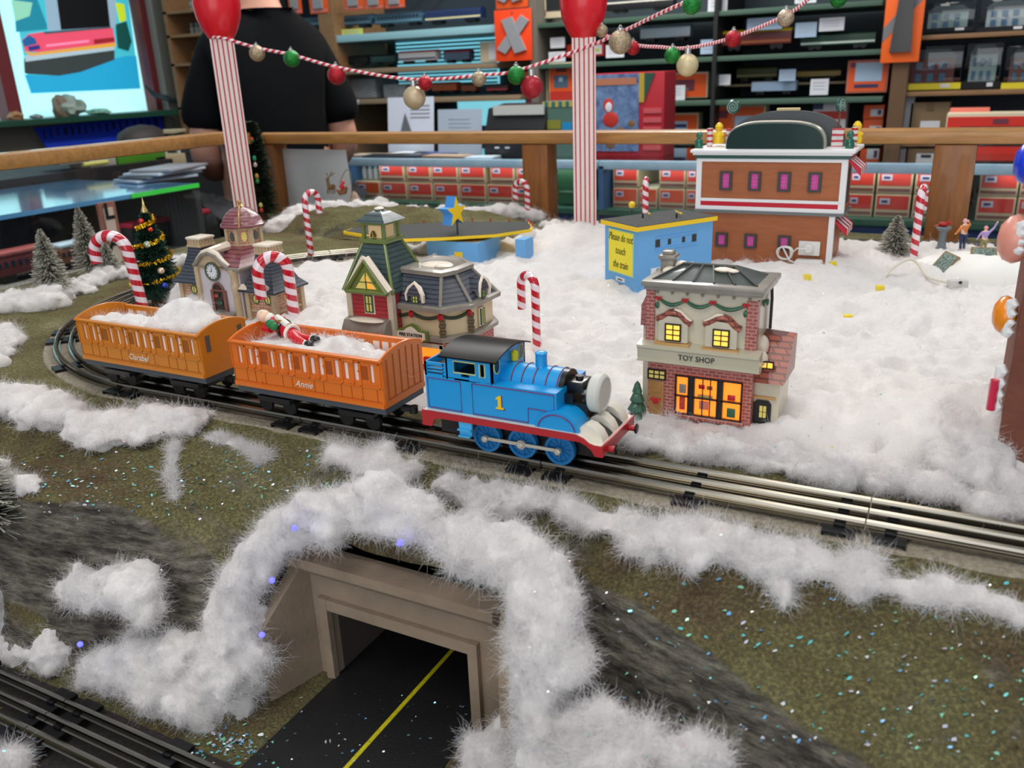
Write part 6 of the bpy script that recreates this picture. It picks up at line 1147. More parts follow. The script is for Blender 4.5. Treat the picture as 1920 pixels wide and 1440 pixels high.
# ---- glitter
r_ = random.Random(12)
def flakes(name, label, spots, cols):
    for ci, (nm, c) in enumerate(cols):
        pass
    m = MB(); mats = [mat('flake_'+nm, c, .15, .3, coat=.8) for nm, c in cols]
    for (p, s_) in spots:
        d = Vector((r_.gauss(0, .5), r_.gauss(0, .5), 1)).normalized(); a = d.orthogonal().normalized(); b_ = d.cross(a); k = r_.randint(3, 5); th0 = r_.uniform(0, 6)
        f = m.b.faces.new([m.b.verts.new(p+(a*math.cos(th0+2*PI*i/k)+b_*math.sin(th0+2*PI*i/k)*.6)*s_*r_.uniform(.6, 1.2)) for i in range(k)]); f.material_index = r_.randrange(len(mats))
    o = m.build(name, mats, None, sharp=0); tag(o, label, 'glitter', None, 'stuff')
ICOL = [('aqua', (110, 214, 214)), ('white', (240, 246, 246)), ('mint', (150, 226, 190)), ('sky', (120, 190, 236)), ('pale', (214, 214, 230))]
sp_ = []
for _ in range(420):
    px, py = r_.uniform(0, 640), r_.triangular(830, 1010, 900); sp_.append((onground(px, py)+Vector((0, 0, .0012)), r_.uniform(.0009, .0021)))
for _ in range(330):
    px, py = r_.uniform(1130, 1920), r_.uniform(1080, 1430); sp_.append((onground(px, py)+Vector((0, 0, .0012)), r_.uniform(.0009, .0024)))
flakes('glitter', 'iridescent glitter flakes scattered over the mossy front bank', sp_, ICOL)
sp_ = []
for _ in range(150): px, py = r_.gauss(440, 50), r_.gauss(1400, 18); sp_.append((onground(px, py)+Vector((0, 0, .0012)), r_.uniform(.001, .0026)))
for _ in range(60): px, py = r_.uniform(520, 900), r_.uniform(1300, 1438); q = on_z(px, py, LO+.0022); sp_.append((q, r_.uniform(.0006, .0016)))
flakes('glitter', 'iridescent glitter flakes on the black road and beside the lower track', sp_, ICOL)
sp_ = []
for _ in range(1100):
    x_, y_ = r_.uniform(-.9, .3), r_.uniform(.07, .9)
    hh = cot_h(x_, y_)
    if hh: sp_.append((Vector((x_, y_, hh+.0022)), r_.uniform(.0006, .0016)))
flakes('glitter', 'small sparkling flakes on the cotton field of the village', sp_, [('white', (250, 250, 250)), ('aqua', (150, 226, 226)), ('blush', (240, 180, 200)), ('pale', (214, 214, 230)), ('sun', (246, 236, 150))])

flakes('glitter', 'sparkling flakes caught in the cotton drifts and coaches', SPARK, [('white', (250, 250, 250)), ('aqua', (150, 226, 226)), ('blush', (240, 180, 200)), ('pale', (214, 214, 230))])
# ---------------------------------------------------------------- pillars, garlands, railing
PSTR = mat('pillar_paper', (236, 222, 216), .55)
def pillar(x, y, z1, label, n):
    yaw = math.atan2(y-CAM.y, x-CAM.x)-PI/2; t = thing('striped_pillar', (x, y, D), label, 'pillar', 'red striped pillars with bulbs', rz=yaw); h = z1-D; w_ = .0205
    MB().b2(-w_, w_, -w_, w_, -.002, h).build('post', PSTR, t, local=True)
    m = MB()
    for s_ in range(4):
        Mr = Matrix.Rotation(s_*PI/2, 4, 'Z')
        for k in range(5):
            c = -w_+.0045+k*.0082; m.b2(c-.0012, c+.0012, -w_-.0003, -w_, 0, h, M=Mr)
    m.build('stripes', mat('pillar_red', (186, 26, 44), .5), t, local=True); t2 = MB().lathe([(.020, -.002), (.0225, .002), (.031, .016), (.0385, .036), (.0415, .058), (.0385, .080), (.029, .100), (.014, .111), (0, .115)], 32, c=(0, 0, h)).build('bulb', mat('bulb_red', (222, 16, 34), .35, coat=.25), t, local=True)
    return t
pillar(-1.2295, .697, 1.530, 'red and white striped pillar with red bulb, left one before the man', 0)
pillar(-.6305, .952, 1.506, 'red and white striped pillar with red bulb, right one before the shelves', 1)
CORD = swirl('cord_stripe', (240, 222, 224), (198, 30, 54), 1, 90, .5, .7, 0)
def cord(pts, label):
    P_ = smooth([on_y(px, py, yy) for px, py, yy in pts], 5); tag(MB().tube(P_, .0028, 8).build('garland_cord', CORD, None, sharp=0), label, 'garland', 'twisted red and white cords')
s1 = [(398, 70, .672), (420, 72, .672), (482, 90, .70), (547, 103, .72), (640, 128, .75), (775, 149, .80), (900, 141, .84), (968, 133, .86), (1090, 92, .905), (1165, 60, .88), (1240, 24, .82), (1300, -4, .78), (1400, -60, .72)]
s2 = [(1128, 64, .955), (1190, 84, .95), (1235, 88, .95), (1290, 90, .95), (1375, 70, .95), (1475, 28, .95), (1520, -6, .95), (1580, -60, .95)]
cord(s1, 'twisted red and white cord between the two striped pillars and up to the right'); cord(s2, 'twisted red and white cord swagging right behind the right pillar')
def bauble(px, py, r, yy, col, nm, label, matte=False, cap=False):
    p = on_y(px, py, yy); R = r*(p-CAM).length/F; t = thing('bauble', p, label, 'bauble', 'baubles on the striped cords')
    mm = mat('ball_'+nm+('_matte' if matte else ''), col, .45 if matte else .3, .25 if matte else .55, coat=.2, **({} if matte else {'noise_': .5, 'ns': 260, 'bump': 1.0, 'bs': 260}))
    MB().ball((0, 0, 0), R, 3).build('ball', mm, t, local=True)
    MB().cyl((0, 0, R*.95), (0, 0, R*(1.45 if cap else 1.15)), R*.28).tube([(R*.12*math.cos(a), 0, R*(1.5 if cap else 1.2)+R*.14*math.sin(a)) for a in [2*PI*i/10 for i in range(10)]], R*.04, 5, closed=True).build('cap', mat('cap_silver', (200, 200, 196), .3, .8), t, local=True)
CH, GR_, RD = (206, 184, 150), (26, 150, 56), (206, 24, 44)
for a in ((482, 100, 13, .70, CH, 'champagne', 'glittery champagne bauble nearest the left pillar'), (547, 110, 14, .72, GR_, 'green', 'glittery green bauble before the man\'s back'), (631, 141, 16, .75, RD, 'red', 'glittery red bauble before the man\'s right arm'), (797, 156, 13, .80, RD, 'red', 'small glittery red bauble beside the large champagne ball'), (777, 183, 20, .80, CH, 'champagne', 'large satin champagne bauble at the lowest point of the long cord', True, True), (898, 148, 13, .84, CH, 'champagne', 'glittery champagne bauble before the grey shelf corner'), (968, 141, 16, .86, GR_, 'green', 'glittery green bauble beside the large dark red ball'), (997, 163, 20, .87, (170, 16, 40), 'crimson', 'large satin red bauble left of the right pillar', True, True), (1163, 79, 20, .875, CH, 'champagne', 'big glittery champagne bauble just right of the right pillar'), (1297, 9, 16, .78, GR_, 'green', 'glittery green bauble at the top where the cord leaves the picture'), (1128, 58, 11, .955, CH, 'champagne', 'small glittery champagne bauble tucked behind the right pillar\'s bulb'), (1187, 90, 12, .95, RD, 'red', 'small glittery red bauble at the start of the right cord'), (1261, 104, 14, .95, GR_, 'green', 'glittery green bauble beside the pale satin ball on the right cord'), (1289, 122, 19, .95, (222, 206, 160), 'cream', 'large satin cream bauble at the lowest point of the right cord', True, True), (1375, 73, 14, .95, RD, 'red', 'glittery red bauble before the maroon train car'), (1473, 34, 14, .95, (220, 196, 170), 'blush', 'glittery pale bauble high on the right cord'), (1572, -3, 14, .95, GR_, 'green', 'glittery green bauble cut by the top edge')): bauble(*a)
OAK = mat('oak_rail', (190, 138, 76), .4, noise_=.3, ns=14, stretch=(1, 8, 8), coat=.3); OAKP = mat('oak_post', (158, 98, 38), .45, noise_=.35, ns=14, stretch=(8, 8, 1), coat=.25)
zr1 = on_y(960, 248, 1.0).z; zr0 = zr1-.023
RX = -1.49
def rail(name, label, m): tag(m.build(name, OAK, None), label, 'railing', 'oak railing round the layout')
rail('handrail', 'oak handrail along the back of the layout', MB().b2(RX, .55, 1.0, 1.055, zr0, zr1, bev=.007)); zl1 = on_x(200, 270, -1.30).z
rail('handrail', 'oak handrail along the left side of the layout before the showcase', MB().b2(-1.355, -1.30, -.1, .765, zl1-.024, zl1, bev=.007))
def diag(w0, w1, z0a, z1a, z0b, z1b):
    a, b_ = Vector((-1.30, .765, 0)), Vector((-1.445, 1.0, 0)); d = (b_-a).normalized(); n_ = Vector((-d.y, d.x, 0)); r = []
    for p, z0, z1 in ((a, z0a, z1a), (b_, z0b, z1b)): r.append([tuple(p+n_*w_+Vector((0, 0, z))) for w_, z in ((w0, z0), (w1, z0), (w1, z1), (w0, z1))])
    return MB().loft(r, smooth=False)
rail('handrail', 'short oak handrail cutting the left corner behind the striped pillar', diag(0, .055, zl1-.024, zl1, zr0, zr1))
for x0, x1, l in ((-1.470, -1.425, 'oak railing post beside the slim dark tree'), (-.786, -.731, 'oak railing post left of the right striped pillar'), (-.056, .004, 'oak railing post behind the right candy cane')): tag(MB().b2(x0, x1, 1.004, 1.050, D-.05, zr0, bev=.003).build('railing_post', OAKP), l, 'railing post', 'oak railing posts')
GLS = glass('rail_glass', (251, 253, 254), .8)
for x0, x1, l in ((RX, -1.471, 'narrow glass panel at the left corner of the railing'), (-1.424, -.787, 'glass panel of the back railing before the boxed cars on the left'), (-.730, -.057, 'glass panel of the back railing behind the kiosk and the brown store'), (.005, .55, 'glass panel of the back railing right of the right post')): tag(MB().b2(x0, x1, 1.026, 1.030, D-.04, zr0).build('railing_glass', GLS), l, 'glass panel', 'glass panels of the railing')
tag(diag(.026, .030, D-.04, zl1-.024, D-.04, zr0).build('railing_glass', GLS), 'short glass panel cutting the left corner behind the striped pillar', 'glass panel', 'glass panels of the railing')
tag(MB().b2(-1.330, -1.326, -.1, .765, D-.04, zl1-.024).build('railing_glass', GLS), 'glass panel of the left railing before the showcase', 'glass panel', 'glass panels of the railing')
q = [on_y(px, py, 1.034) for px, py in ((527, 279), (648, 281), (664, 390), (541, 392))]
tag(MB().loft([q, [v+Vector((0, .0012, 0)) for v in q]], smooth=False).build('taped_paper', mat('paper_white', (228, 226, 224), .8, noise_=.08, ns=12)), 'blank white paper taped inside the railing glass below the man', 'paper')

struct('layout_table', MB().b2(-1.30, .70, -.46, 1.05, .60, .93).b2(-1.315, -1.30, -.1, .765, .60, D-.004).b2(-1.44, .70, 1.05, 1.065, .60, D-.004), mat('table_side', (70, 52, 38), .6))
# ---------------------------------------------------------------- the shop behind
struct('floor', MB().b2(-4.7, 3.6, -2.6, 4.0, -.05, 0), mat('carpet_grey', (70, 66, 64), .95, noise_=.3, ns=200))
struct('wall_back', MB().b2(-4.6, 3.4, 3.72, 3.82, 0, 3.0), mat('wall_slate', (38, 46, 54), .8))
def rect(px0, py0, px1, py1, y):
    a, b_, c, d = on_y(px0, py1, y), on_y(px1, py1, y), on_y((px0+px1)/2, py0, y), on_y((px0+px1)/2, py1, y); return a.x, b_.x, d.z, c.z
def flat(name, px0, py0, px1, py1, y, m, parent=None, th=.004, dy=0.0):
    x0, x1, z0, z1 = rect(px0, py0, px1, py1, y); return MB().b2(x0, x1, y-dy-th, y-dy, z0, z1).build(name, m, parent)
BK = 3.30     # plane of the goods on the back shelves
WSH = mat('shelf_wood', (150, 112, 74), .5, noise_=.25, ns=10, stretch=(1, 6, 6)); GSH = mat('shelf_green', (70, 98, 82), .45); BSH = mat('shelf_beige', (146, 124, 98), .5); ASH = mat('shelf_aqua', (150, 196, 206), .4); DARK = mat('shelf_dark', (20, 24, 28), .8)
def shelf(px0, py0, px1, py1, th, m, label, y=3.22, d=.42, grp='shelves on the back wall'):
    a, b_ = on_y(px0, py0, y), on_y(px1, py1, y); z = (a.z+b_.z)/2; h = th*(a-CAM).dot(FW)/F
    return tag(MB().b2(a.x, b_.x, y, y+d, z-h, z, bev=.002).build('shelf_board', m, None), label, 'shelf', grp)
shelf(500, 71, 932, 51, 12, ASH, 'pale aqua shelf board under the blue passenger cars'); shelf(500, 138, 932, 117, 8, BSH, 'beige shelf board under the red, white and blue engine'); shelf(560, 190, 975, 178, 8, BSH, 'beige shelf board under the paper stacks')
shelf(1005, 38, 1655, 7, 8, GSH, 'green shelf board at the top under the white cards'); shelf(1005, 121, 1655, 92, 8, GSH, 'green shelf board under the maroon and yellow car'); shelf(1005, 199, 1655, 177, 8, GSH, 'green shelf board under the orange framed box')
shelf(1685, 66, 2010, 55, 8, WSH, 'wooden shelf board under the upper row of clear-boxed model houses'); shelf(1685, 175, 2010, 163, 8, WSH, 'wooden shelf board under the lower row of clear-boxed model houses'); shelf(1005, 268, 1655, 258, 8, GSH, 'green shelf board just behind the oak rail'); shelf(1685, 270, 2010, 262, 8, WSH, 'wooden shelf board under the cardboard carton'); shelf(1330, 161, 1585, 151, 4, BSH, 'thin raised shelf strip under the dark green shell', y=3.36, d=.2)
def upright(px0, px1, pyt, pyb, m, label, y=3.21, d=.45):
    x0, x1, z0, z1 = rect(px0, pyt, px1, pyb, y); tag(MB().b2(x0, x1, y, y+d, 0, 2.3).build('shelf_upright', m), label, 'shelf', 'uprights of the back shelves')
upright(613, 640, 75, 190, WSH, 'wooden upright behind the man\'s right shoulder'); upright(997, 1010, 0, 190, mat('upright_grey', (112, 106, 96), .6), 'grey upright right of the big orange crossing pack'); upright(1660, 1690, 110, 250, mat('upright_oak', (104, 76, 50), .6), 'dark wooden upright under the orange straight-track pack'); upright(1330, 1337, 110, 250, mat('upright_black', (22, 24, 26), .6), 'thin black upright between the two green-shelved bays')
tag(MB().b2(on_y(500, 100, 3.66).x, 2.2, 3.66, 3.70, 0, 2.35).build('back_panel', mat('panel_slate', (44, 56, 64), .7)), 'dark slate back panel of the shelving', 'shelf')
# emissive cyan panel with teal slats between the shelves
x0, x1, z0, z1 = rect(748, 62, 935, 160, 3.64); wd = struct('slatted_panel', MB().b2(x0, x1, 3.640, 3.655, z0, z1), mat('emissive_cyan', (150, 226, 240), .5, emit=.75, ecol=(140, 226, 244)))
m = MB()
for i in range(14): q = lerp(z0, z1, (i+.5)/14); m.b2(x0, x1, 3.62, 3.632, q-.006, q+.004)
m.build('panel_slats', mat('slat_teal', (84, 140, 150), .6), wd)
x0, x1, z0, z1 = rect(860, 185, 1000, 235, 3.64); struct('cyan_panel', MB().b2(x0, x1, 3.640, 3.655, z0, z1), MATS['emissive_cyan'])  # second emissive cyan panel, without slats
# ---- goods
def block(name, px0, py0, px1, py1, y, d, m, label, cat, group=None, parts=(), bev=.002):
    x0, x1, z0, z1 = rect(px0, py0, px1, py1, y)
    if not parts:
        return tag(MB().b2(x0, x1, y, y+d, z0, z1, bev=bev).build(name, m), label, cat, group)
    t = thing(name, ((x0+x1)/2, y+d/2, z0), label, cat, group); MB().b2(x0, x1, y, y+d, z0, z1, bev=bev).build('carton', m, t)
    for i, (nm, fx0, fz0, fx1, fz1, mm) in enumerate(parts): MB().b2(lerp(x0, x1, fx0), lerp(x0, x1, fx1), y-.002-.001*i, y+.001, lerp(z0, z1, fz0), lerp(z0, z1, fz1)).build(nm, mm, t)
    return t
ORG = mat('carton_orange', (236, 92, 30), .5); REDC = mat('carton_red', (196, 52, 40), .5); CRM = mat('carton_cream', (216, 200, 170), .55); NAVY = mat('print_navy', (44, 48, 96), .5); LBL = mat('label_white', (226, 228, 234), .6); LBLB = mat('label_pale_blue', (176, 200, 226), .6); GRYP = mat('print_grey', (120, 120, 124), .6); PNK = mat('print_pink', (214, 128, 120), .5); PUR = mat('print_plum', (112, 50, 66), .5)
def card(px0, py0, px1, py1, label, m=LBL, y=BK-.03, lines=True):
    x0, x1, z0, z1 = rect(px0, py0, px1, py1, y); t = thing('price_card', ((x0+x1)/2, y, z0), label, 'price card', 'price cards on the back shelves'); MB().b2(x0, x1, y, y+.002, z0, z1).build('card', m, t)
    if lines:
        q = MB()
        for k in (.35, .55, .75): q.b2(lerp(x0, x1, .15), lerp(x0, x1, .8), y-.0012, y, lerp(z0, z1, k), lerp(z0, z1, k+.05))
        q.build('print', mat('print_faint', (186, 190, 200), .6), t)
    return t
def car(px0, py0, px1, py1, y, body, roof, label, stripe=None, kind='train car', d=.055, win_=True, group='model trains on the back shelves'):
    x0, x1, z0, z1 = rect(px0, py0, px1, py1, y); L_, H = x1-x0, z1-z0; t = thing('model_train_car', ((x0+x1)/2, y+d/2, z0), label, kind, group)
    MB().b2(x0, x1, y, y+d, z0+H*.25, z0+H*.86, bev=.003).build('body', body, t); MB().loft([[(x_, y+d/2+d*.5*math.cos(a), z0+H*.84+H*.16*math.sin(a)) for a in [PI*i/8 for i in range(9)]] for x_ in (x0, x1)]).build('roof', roof, t)
    if win_:
        m = MB(); n = max(4, int(L_/.022))
        for i in range(n): q = lerp(x0+L_*.06, x1-L_*.06, (i+.5)/n); m.b2(q-.006, q+.006, y-.001, y+.001, z0+H*.58, z0+H*.74)
        m.build('windows', mat('car_window', (30, 40, 48), .3), t)
    if stripe: MB().b2(x0+.002, x1-.002, y-.0012, y+.001, z0+H*.34, z0+H*.46).build('stripe', stripe, t)
    for f in (.2, .8):
        m = MB(); m.b2(lerp(x0, x1, f)-L_*.09, lerp(x0, x1, f)+L_*.09, y+.004, y+d-.004, z0+H*.08, z0+H*.25)
        for dx in (-.05, .05): m.cyl((lerp(x0, x1, f)+L_*dx, y+.002, z0+H*.12), (lerp(x0, x1, f)+L_*dx, y+d-.002, z0+H*.12), H*.12, n=12)
        m.build('truck', BLACKM, t)
    return t
TEAL = mat('car_teal', (62, 96, 116), .4); TEALD = mat('car_teal_dark', (40, 62, 78), .4); NVY = mat('car_navy', (34, 50, 92), .4); CRY = mat('car_cream', (226, 214, 160), .4)
for a, l in (((540, 32, 603, 55), 'dark teal passenger car nearest the man\'s head'), ((612, 28, 697, 54), 'dark teal passenger car, second along the top left shelf'), ((703, 22, 792, 50), 'dark teal passenger car, third along the top left shelf')): car(*a, BK, TEAL, TEALD, l, mat('stripe_teal', (112, 150, 170), .4))
car(797, 16, 902, 44, BK, NVY, NVY, 'navy and cream engine at the end of the teal passenger cars', CRY, win_=False)
car(640, 104, 690, 122, BK, DARK, BLACKM, 'small black car under the yellow shelf note', group='model trains on the back shelves', win_=False); car(695, 102, 741, 121, BK, mat('car_forest', (34, 62, 58), .4), BLACKM, 'small dark green car beside the red, white and blue engine', win_=False); car(748, 94, 818, 120, BK, mat('car_white', (214, 214, 216), .4), mat('car_red', (204, 62, 48), .4), 'red, white and blue engine before the teal slats', NVY, win_=False)
car(832, 94, 880, 118, BK, mat('car_slate', (70, 88, 112), .4), mat('car_maroon', (150, 40, 62), .4), 'slate blue car with maroon roof right of the red, white and blue engine', win_=False)
car(1200, 47, 1293, 78, BK, mat('car_silver', (176, 194, 204), .3, .3), mat('car_silver_roof', (150, 172, 186), .3, .3), 'silver passenger car on the green shelf right of the right pillar', None, win_=False)
t = car(1350, 54, 1482, 94, BK, mat('car_oxblood', (104, 34, 34), .4), mat('car_yellow', (230, 196, 40), .4), 'maroon and yellow engine behind the glittery red bauble', mat('car_ochre', (150, 82, 40), .4), win_=False)
car(1500, 60, 1640, 92, BK, mat('car_bottle', (26, 66, 50), .4), mat('car_bottle_dark', (20, 50, 40), .4), 'long dark green car with white sill on the green shelf', mat('car_sill', (206, 220, 210), .4), win_=False)
car(1380, 124, 1456, 153, 3.40, mat('car_olive', (70, 80, 36), .5), mat('car_olive_dark', (52, 62, 30), .5), 'olive green engine shell on the raised strip', mat('car_khaki', (150, 142, 96), .5), win_=False)
car(1493, 131, 1576, 147, 3.40, mat('car_straw', (176, 150, 86), .5), mat('car_straw_dark', (140, 116, 66), .5), 'low straw coloured flat car on the raised strip', win_=False)
car(1408, 152, 1491, 177, BK, mat('car_ice', (160, 186, 214), .4), mat('car_ice_roof', (176, 198, 222), .4), 'pale blue boxy car below the olive engine shell', win_=False)
car(1135, 0, 1262, 22, BK, mat('car_black', (24, 24, 28), .4), mat('car_stone', (176, 172, 160), .5), 'long black car with pale roof cut by the top edge', win_=False)
for a, l, b_ in (((810, 154, 856, 175), 'orange-brown boxcar under the champagne bauble', (150, 74, 40)), ((865, 157, 892, 175), 'short brown boxcar right of the orange-brown boxcar', (110, 62, 44)), ((912, 158, 952, 174), 'dark engine on a red base before the bright panel', (60, 34, 40))): car(*a, BK, mat('car_b%d' % b_[0], b_, .5), mat('car_r%d' % b_[0], tuple(int(v*.8) for v in b_), .5), l, mat('base_red', (190, 60, 70), .5) if b_[0] == 60 else None, win_=False)
def blister(px0, py0, px1, py1, y, label, inner, m=ORG, grp='hanging orange blister packs', tilt=0):
    x0, x1, z0, z1 = rect(px0, py0, px1, py1, y); t = thing('blister_pack', ((x0+x1)/2, y, z0), label, 'blister pack', grp); MB().b2(x0, x1, y, y+.004, z0, z1, bev=.001).build('backing_card', m, t)
    MB().tube([((x0+x1)/2, y-.012, z1-.012), ((x0+x1)/2, 3.66, z1-.012)], .003, 6).build('peg_hook', mat('hook_steel', (150, 150, 150), .3, .8), t)
    L_, H = x1-x0, z1-z0; TG = mat('track_plastic_grey', (146, 148, 152), .5); P = lambda u, v: (lerp(x0, x1, u), lerp(z0, z1, v))
    if inner == 'cross':
        for i, q in enumerate((((.06, .24), (.30, .14), (.96, .76), (.74, .88)), ((.56, .14), (.86, .20), (.50, .86), (.22, .80)))): MB().prism([P(*v) for v in q], y-.010-.003*i, y-.0005).build('track_piece', TG, t)
    elif inner == 'straight': MB().prism([P(*v) for v in ((.22, .10), (.78, .10), (.68, .92), (.40, .92))], y-.014, y-.0005).build('track_piece', mat('track_plastic_black', (52, 50, 50), .4, coat=.3), t); MB().prism([P(*v) for v in ((0, .20), (1, .62), (1, .76), (0, .34))], y-.001, y-.0002).build('printed_band', GRYP, t)
    else: MB().b2(lerp(x0, x1, .25), lerp(x0, x1, .75), y-.012, y, lerp(z0, z1, .2), lerp(z0, z1, 1.1)).build('part_in_pack', TG, t); MB().b2(lerp(x0, x1, .06), lerp(x0, x1, .94), y-.001, y, lerp(z0, z1, .05), lerp(z0, z1, .17)).build('printed_band', PNK, t)
    return t
for a, l in (((543, -20, 567, 26), 'orange blister pack hanging nearest the man\'s head'), ((582, -20, 616, 25), 'orange blister pack, second from the man\'s head'), ((646, -20, 682, 19), 'orange blister pack, left of the hanging group of three'), ((684, -20, 720, 17), 'orange blister pack, middle of the hanging group of three'), ((722, -20, 759, 15), 'orange blister pack, right of the hanging group of three')): blister(*a, 3.205, l, 'x')
blister(930, 17, 998, 114, 3.195, 'large orange pack with crossed grey track pieces hanging before the shelves', 'cross', mat('pack_red_orange', (246, 70, 14), .5)); blister(930, -60, 990, 15, 3.20, 'orange pack above the crossed-track pack, cut by the top edge', 'cross', ORG)
blister(1650, -80, 1722, 117, 3.19, 'long orange pack with black straight track hanging before the right upright', 'straight', mat('pack_orange', (250, 106, 30), .5))
for a, l, mm in (((640, 54, 681, 70), 'yellow note stuck on the aqua shelf edge', mat('note_yellow', (228, 232, 110), .6)), ((1327, -10, 1363, 24), 'white price card on the top green shelf by the green bauble', LBL), ((1490, -10, 1530, 6), 'white price card on the top green shelf cut by the top edge', LBL), ((1032, 70, 1059, 90), 'white price card behind the cord left of the right pillar, upper one', LBL), ((1029, 97, 1060, 116), 'white price card behind the cord left of the right pillar, lower one', LBL), ((1136, 84, 1170, 108), 'white price card behind the big champagne bauble', LBL), ((1313, 74, 1346, 101), 'pale blue price card left of the maroon and yellow engine', LBLB), ((1400, 33, 1466, 56), 'pale blue price card above the maroon and yellow engine', LBLB), ((1490, 42, 1530, 70), 'pale blue price card between the maroon engine and the long green car', LBLB), ((1535, 33, 1582, 58), 'white price card above the long dark green car', LBL), ((1340, 140, 1369, 160), 'small white price card at the left of the raised strip', LBL), ((1460, 130, 1491, 152), 'pale price card between the olive shell and the flat car', LBLB), ((1518, 148, 1552, 178), 'pale price card under the flat car', LBL), ((1247, 160, 1284, 188), 'white price card stuck before the orange window box', LBL)): card(*a, l, mm)
LOGO = ('logo_patch', .72, .66, .9, .88, NAVY)
block('boxed_set', 1015, -20, 1077, 33, BK, .08, CRM, 'cream boxed item with dark window at the top left of the green shelves', 'boxed toy', None, (('window_panel', .16, .25, .95, 1, DARK), ('logo_patch', .03, .10, .14, .30, PUR)))
block('boxed_car', 1062, 82, 1132, 106, BK, .06, REDC, 'small red box behind the right pillar', 'boxed toy', None, (('window_panel', .55, .15, .95, .85, LBL), ('logo_patch', .75, .3, .9, .6, mat('print_lime', (200, 214, 110), .5))))
block('boxed_car', 985, 133, 1028, 197, BK, .06, ORG, 'orange box behind the large red bauble', 'boxed toy', 'orange boxes on the back shelves', (('window_panel', .1, .05, .45, .75, PUR), ('border', .93, 0, 1, 1, CRM)))
block('boxed_car', 1030, 117, 1078, 196, BK-.03, .06, CRM, 'orange box with engine picture just left of the right pillar', 'boxed toy', 'orange boxes on the back shelves', (('front_panel', .05, .03, .95, .95, ORG), ('engine_picture', .2, .4, .75, .7, mat('picture_steel', (84, 110, 130), .4)), ('picture_light', .4, .55, .55, .65, LBLB), ('lower_panel', .05, .03, .95, .32, REDC), ('logo_patch', .3, .78, .7, .92, PUR)))
block('boxed_car', 1240, 136, 1326, 184, BK, .08, CRM, 'orange window box with maroon car behind the pale satin ball', 'boxed toy', 'orange boxes on the back shelves', (('front_panel', .03, .04, .97, .94, ORG), ('window_panel', .05, .28, .72, .72, PUR), ('window_band', .1, .3, .6, .4, GRYP)))  # grey strip across the box's window panel
block('boxed_car', 1238, 212, 1308, 266, BK, .08, CRM, 'orange window box with silver car under the green shelf', 'boxed toy', 'orange boxes on the back shelves', (('front_panel', .03, .04, .97, .94, ORG), ('window_panel', .03, .1, .72, .72, LBLB), ('window_band', .3, .5, .7, .62, NAVY)))  # navy strip across the box's window panel
block('boxed_car', 1585, 112, 1662, 174, BK-.02, .06, mat('carton_rose', (206, 120, 104), .5), 'orange framed box with pale blue window left of the long orange pack', 'boxed toy', 'orange boxes on the back shelves', (('front_panel', .05, .05, .95, .95, ORG), ('window_panel', .2, .35, .85, .92, LBLB), ('name_band', .2, .16, .78, .26, NAVY), ('logo_patch', .08, .78, .2, .92, PUR)))
block('boxed_car', 1340, 197, 1432, 264, BK, .08, CRM, 'orange box behind the lollipop on the brown store', 'boxed toy', 'orange boxes on the back shelves', (('front_panel', .03, .04, .97, .95, ORG), ('picture', .4, .2, .9, .7, LBLB), ('logo_patch', .08, .65, .25, .85, PUR)))
block('boxed_car', 1520, 190, 1582, 264, BK, .08, LBL, 'white box with red bands behind the right lollipop', 'boxed toy', None, (('band', 0, .55, 1, .75, REDC), ('top_patch', 0, .8, .3, 1, NAVY)))
block('boxed_car', 1618, 197, 1656, 223, BK, .08, ORG, 'small orange box, upper of two left of the dark upright', 'boxed toy', 'orange boxes on the back shelves', (('label', .35, .2, .95, .7, LBL), ('logo_patch', .7, .3, .88, .65, NAVY))); block('boxed_car', 1615, 224, 1652, 264, BK, .08, ORG, 'small orange box, lower of two left of the dark upright', 'boxed toy', 'orange boxes on the back shelves', (('label', .35, .2, .95, .7, LBL), ('logo_patch', .7, .3, .88, .65, NAVY)))
block('carton_box', 1700, 192, 1773, 264, 3.26, .2, mat('kraft', (136, 114, 84), .7), 'brown cardboard carton with white label below the model houses', 'carton', None, (('label', .3, .2, .8, .52, LBL), ('barcode', .42, .24, .68, .32, DARK), ('tape', .42, .8, .6, 1, mat('tape_tan', (116, 92, 62), .6))))
block('panel_strip', 1680, 178, 1706, 264, 3.26, .05, mat('strip_grey', (150, 154, 160), .6), 'leaning grey strip beside the cardboard carton', 'board')
block('boxed_set', 1765, 212, 2000, 300, 2.85, .12, CRM, 'large red framed boxed set at the right edge above the rail', 'boxed toy', None, (('front_panel', .01, .04, .99, .93, mat('carton_scarlet', (226, 44, 24), .5)), ('window_panel', .12, .3, .95, .72, DARK), ('logo_patch', .38, .78, .50, .88, PUR)))
block('boxed_set', 1780, 204, 1855, 214, 2.95, .1, mat('carton_coral', (230, 120, 100), .5), 'thin coral box lying behind the red framed set', 'boxed toy')
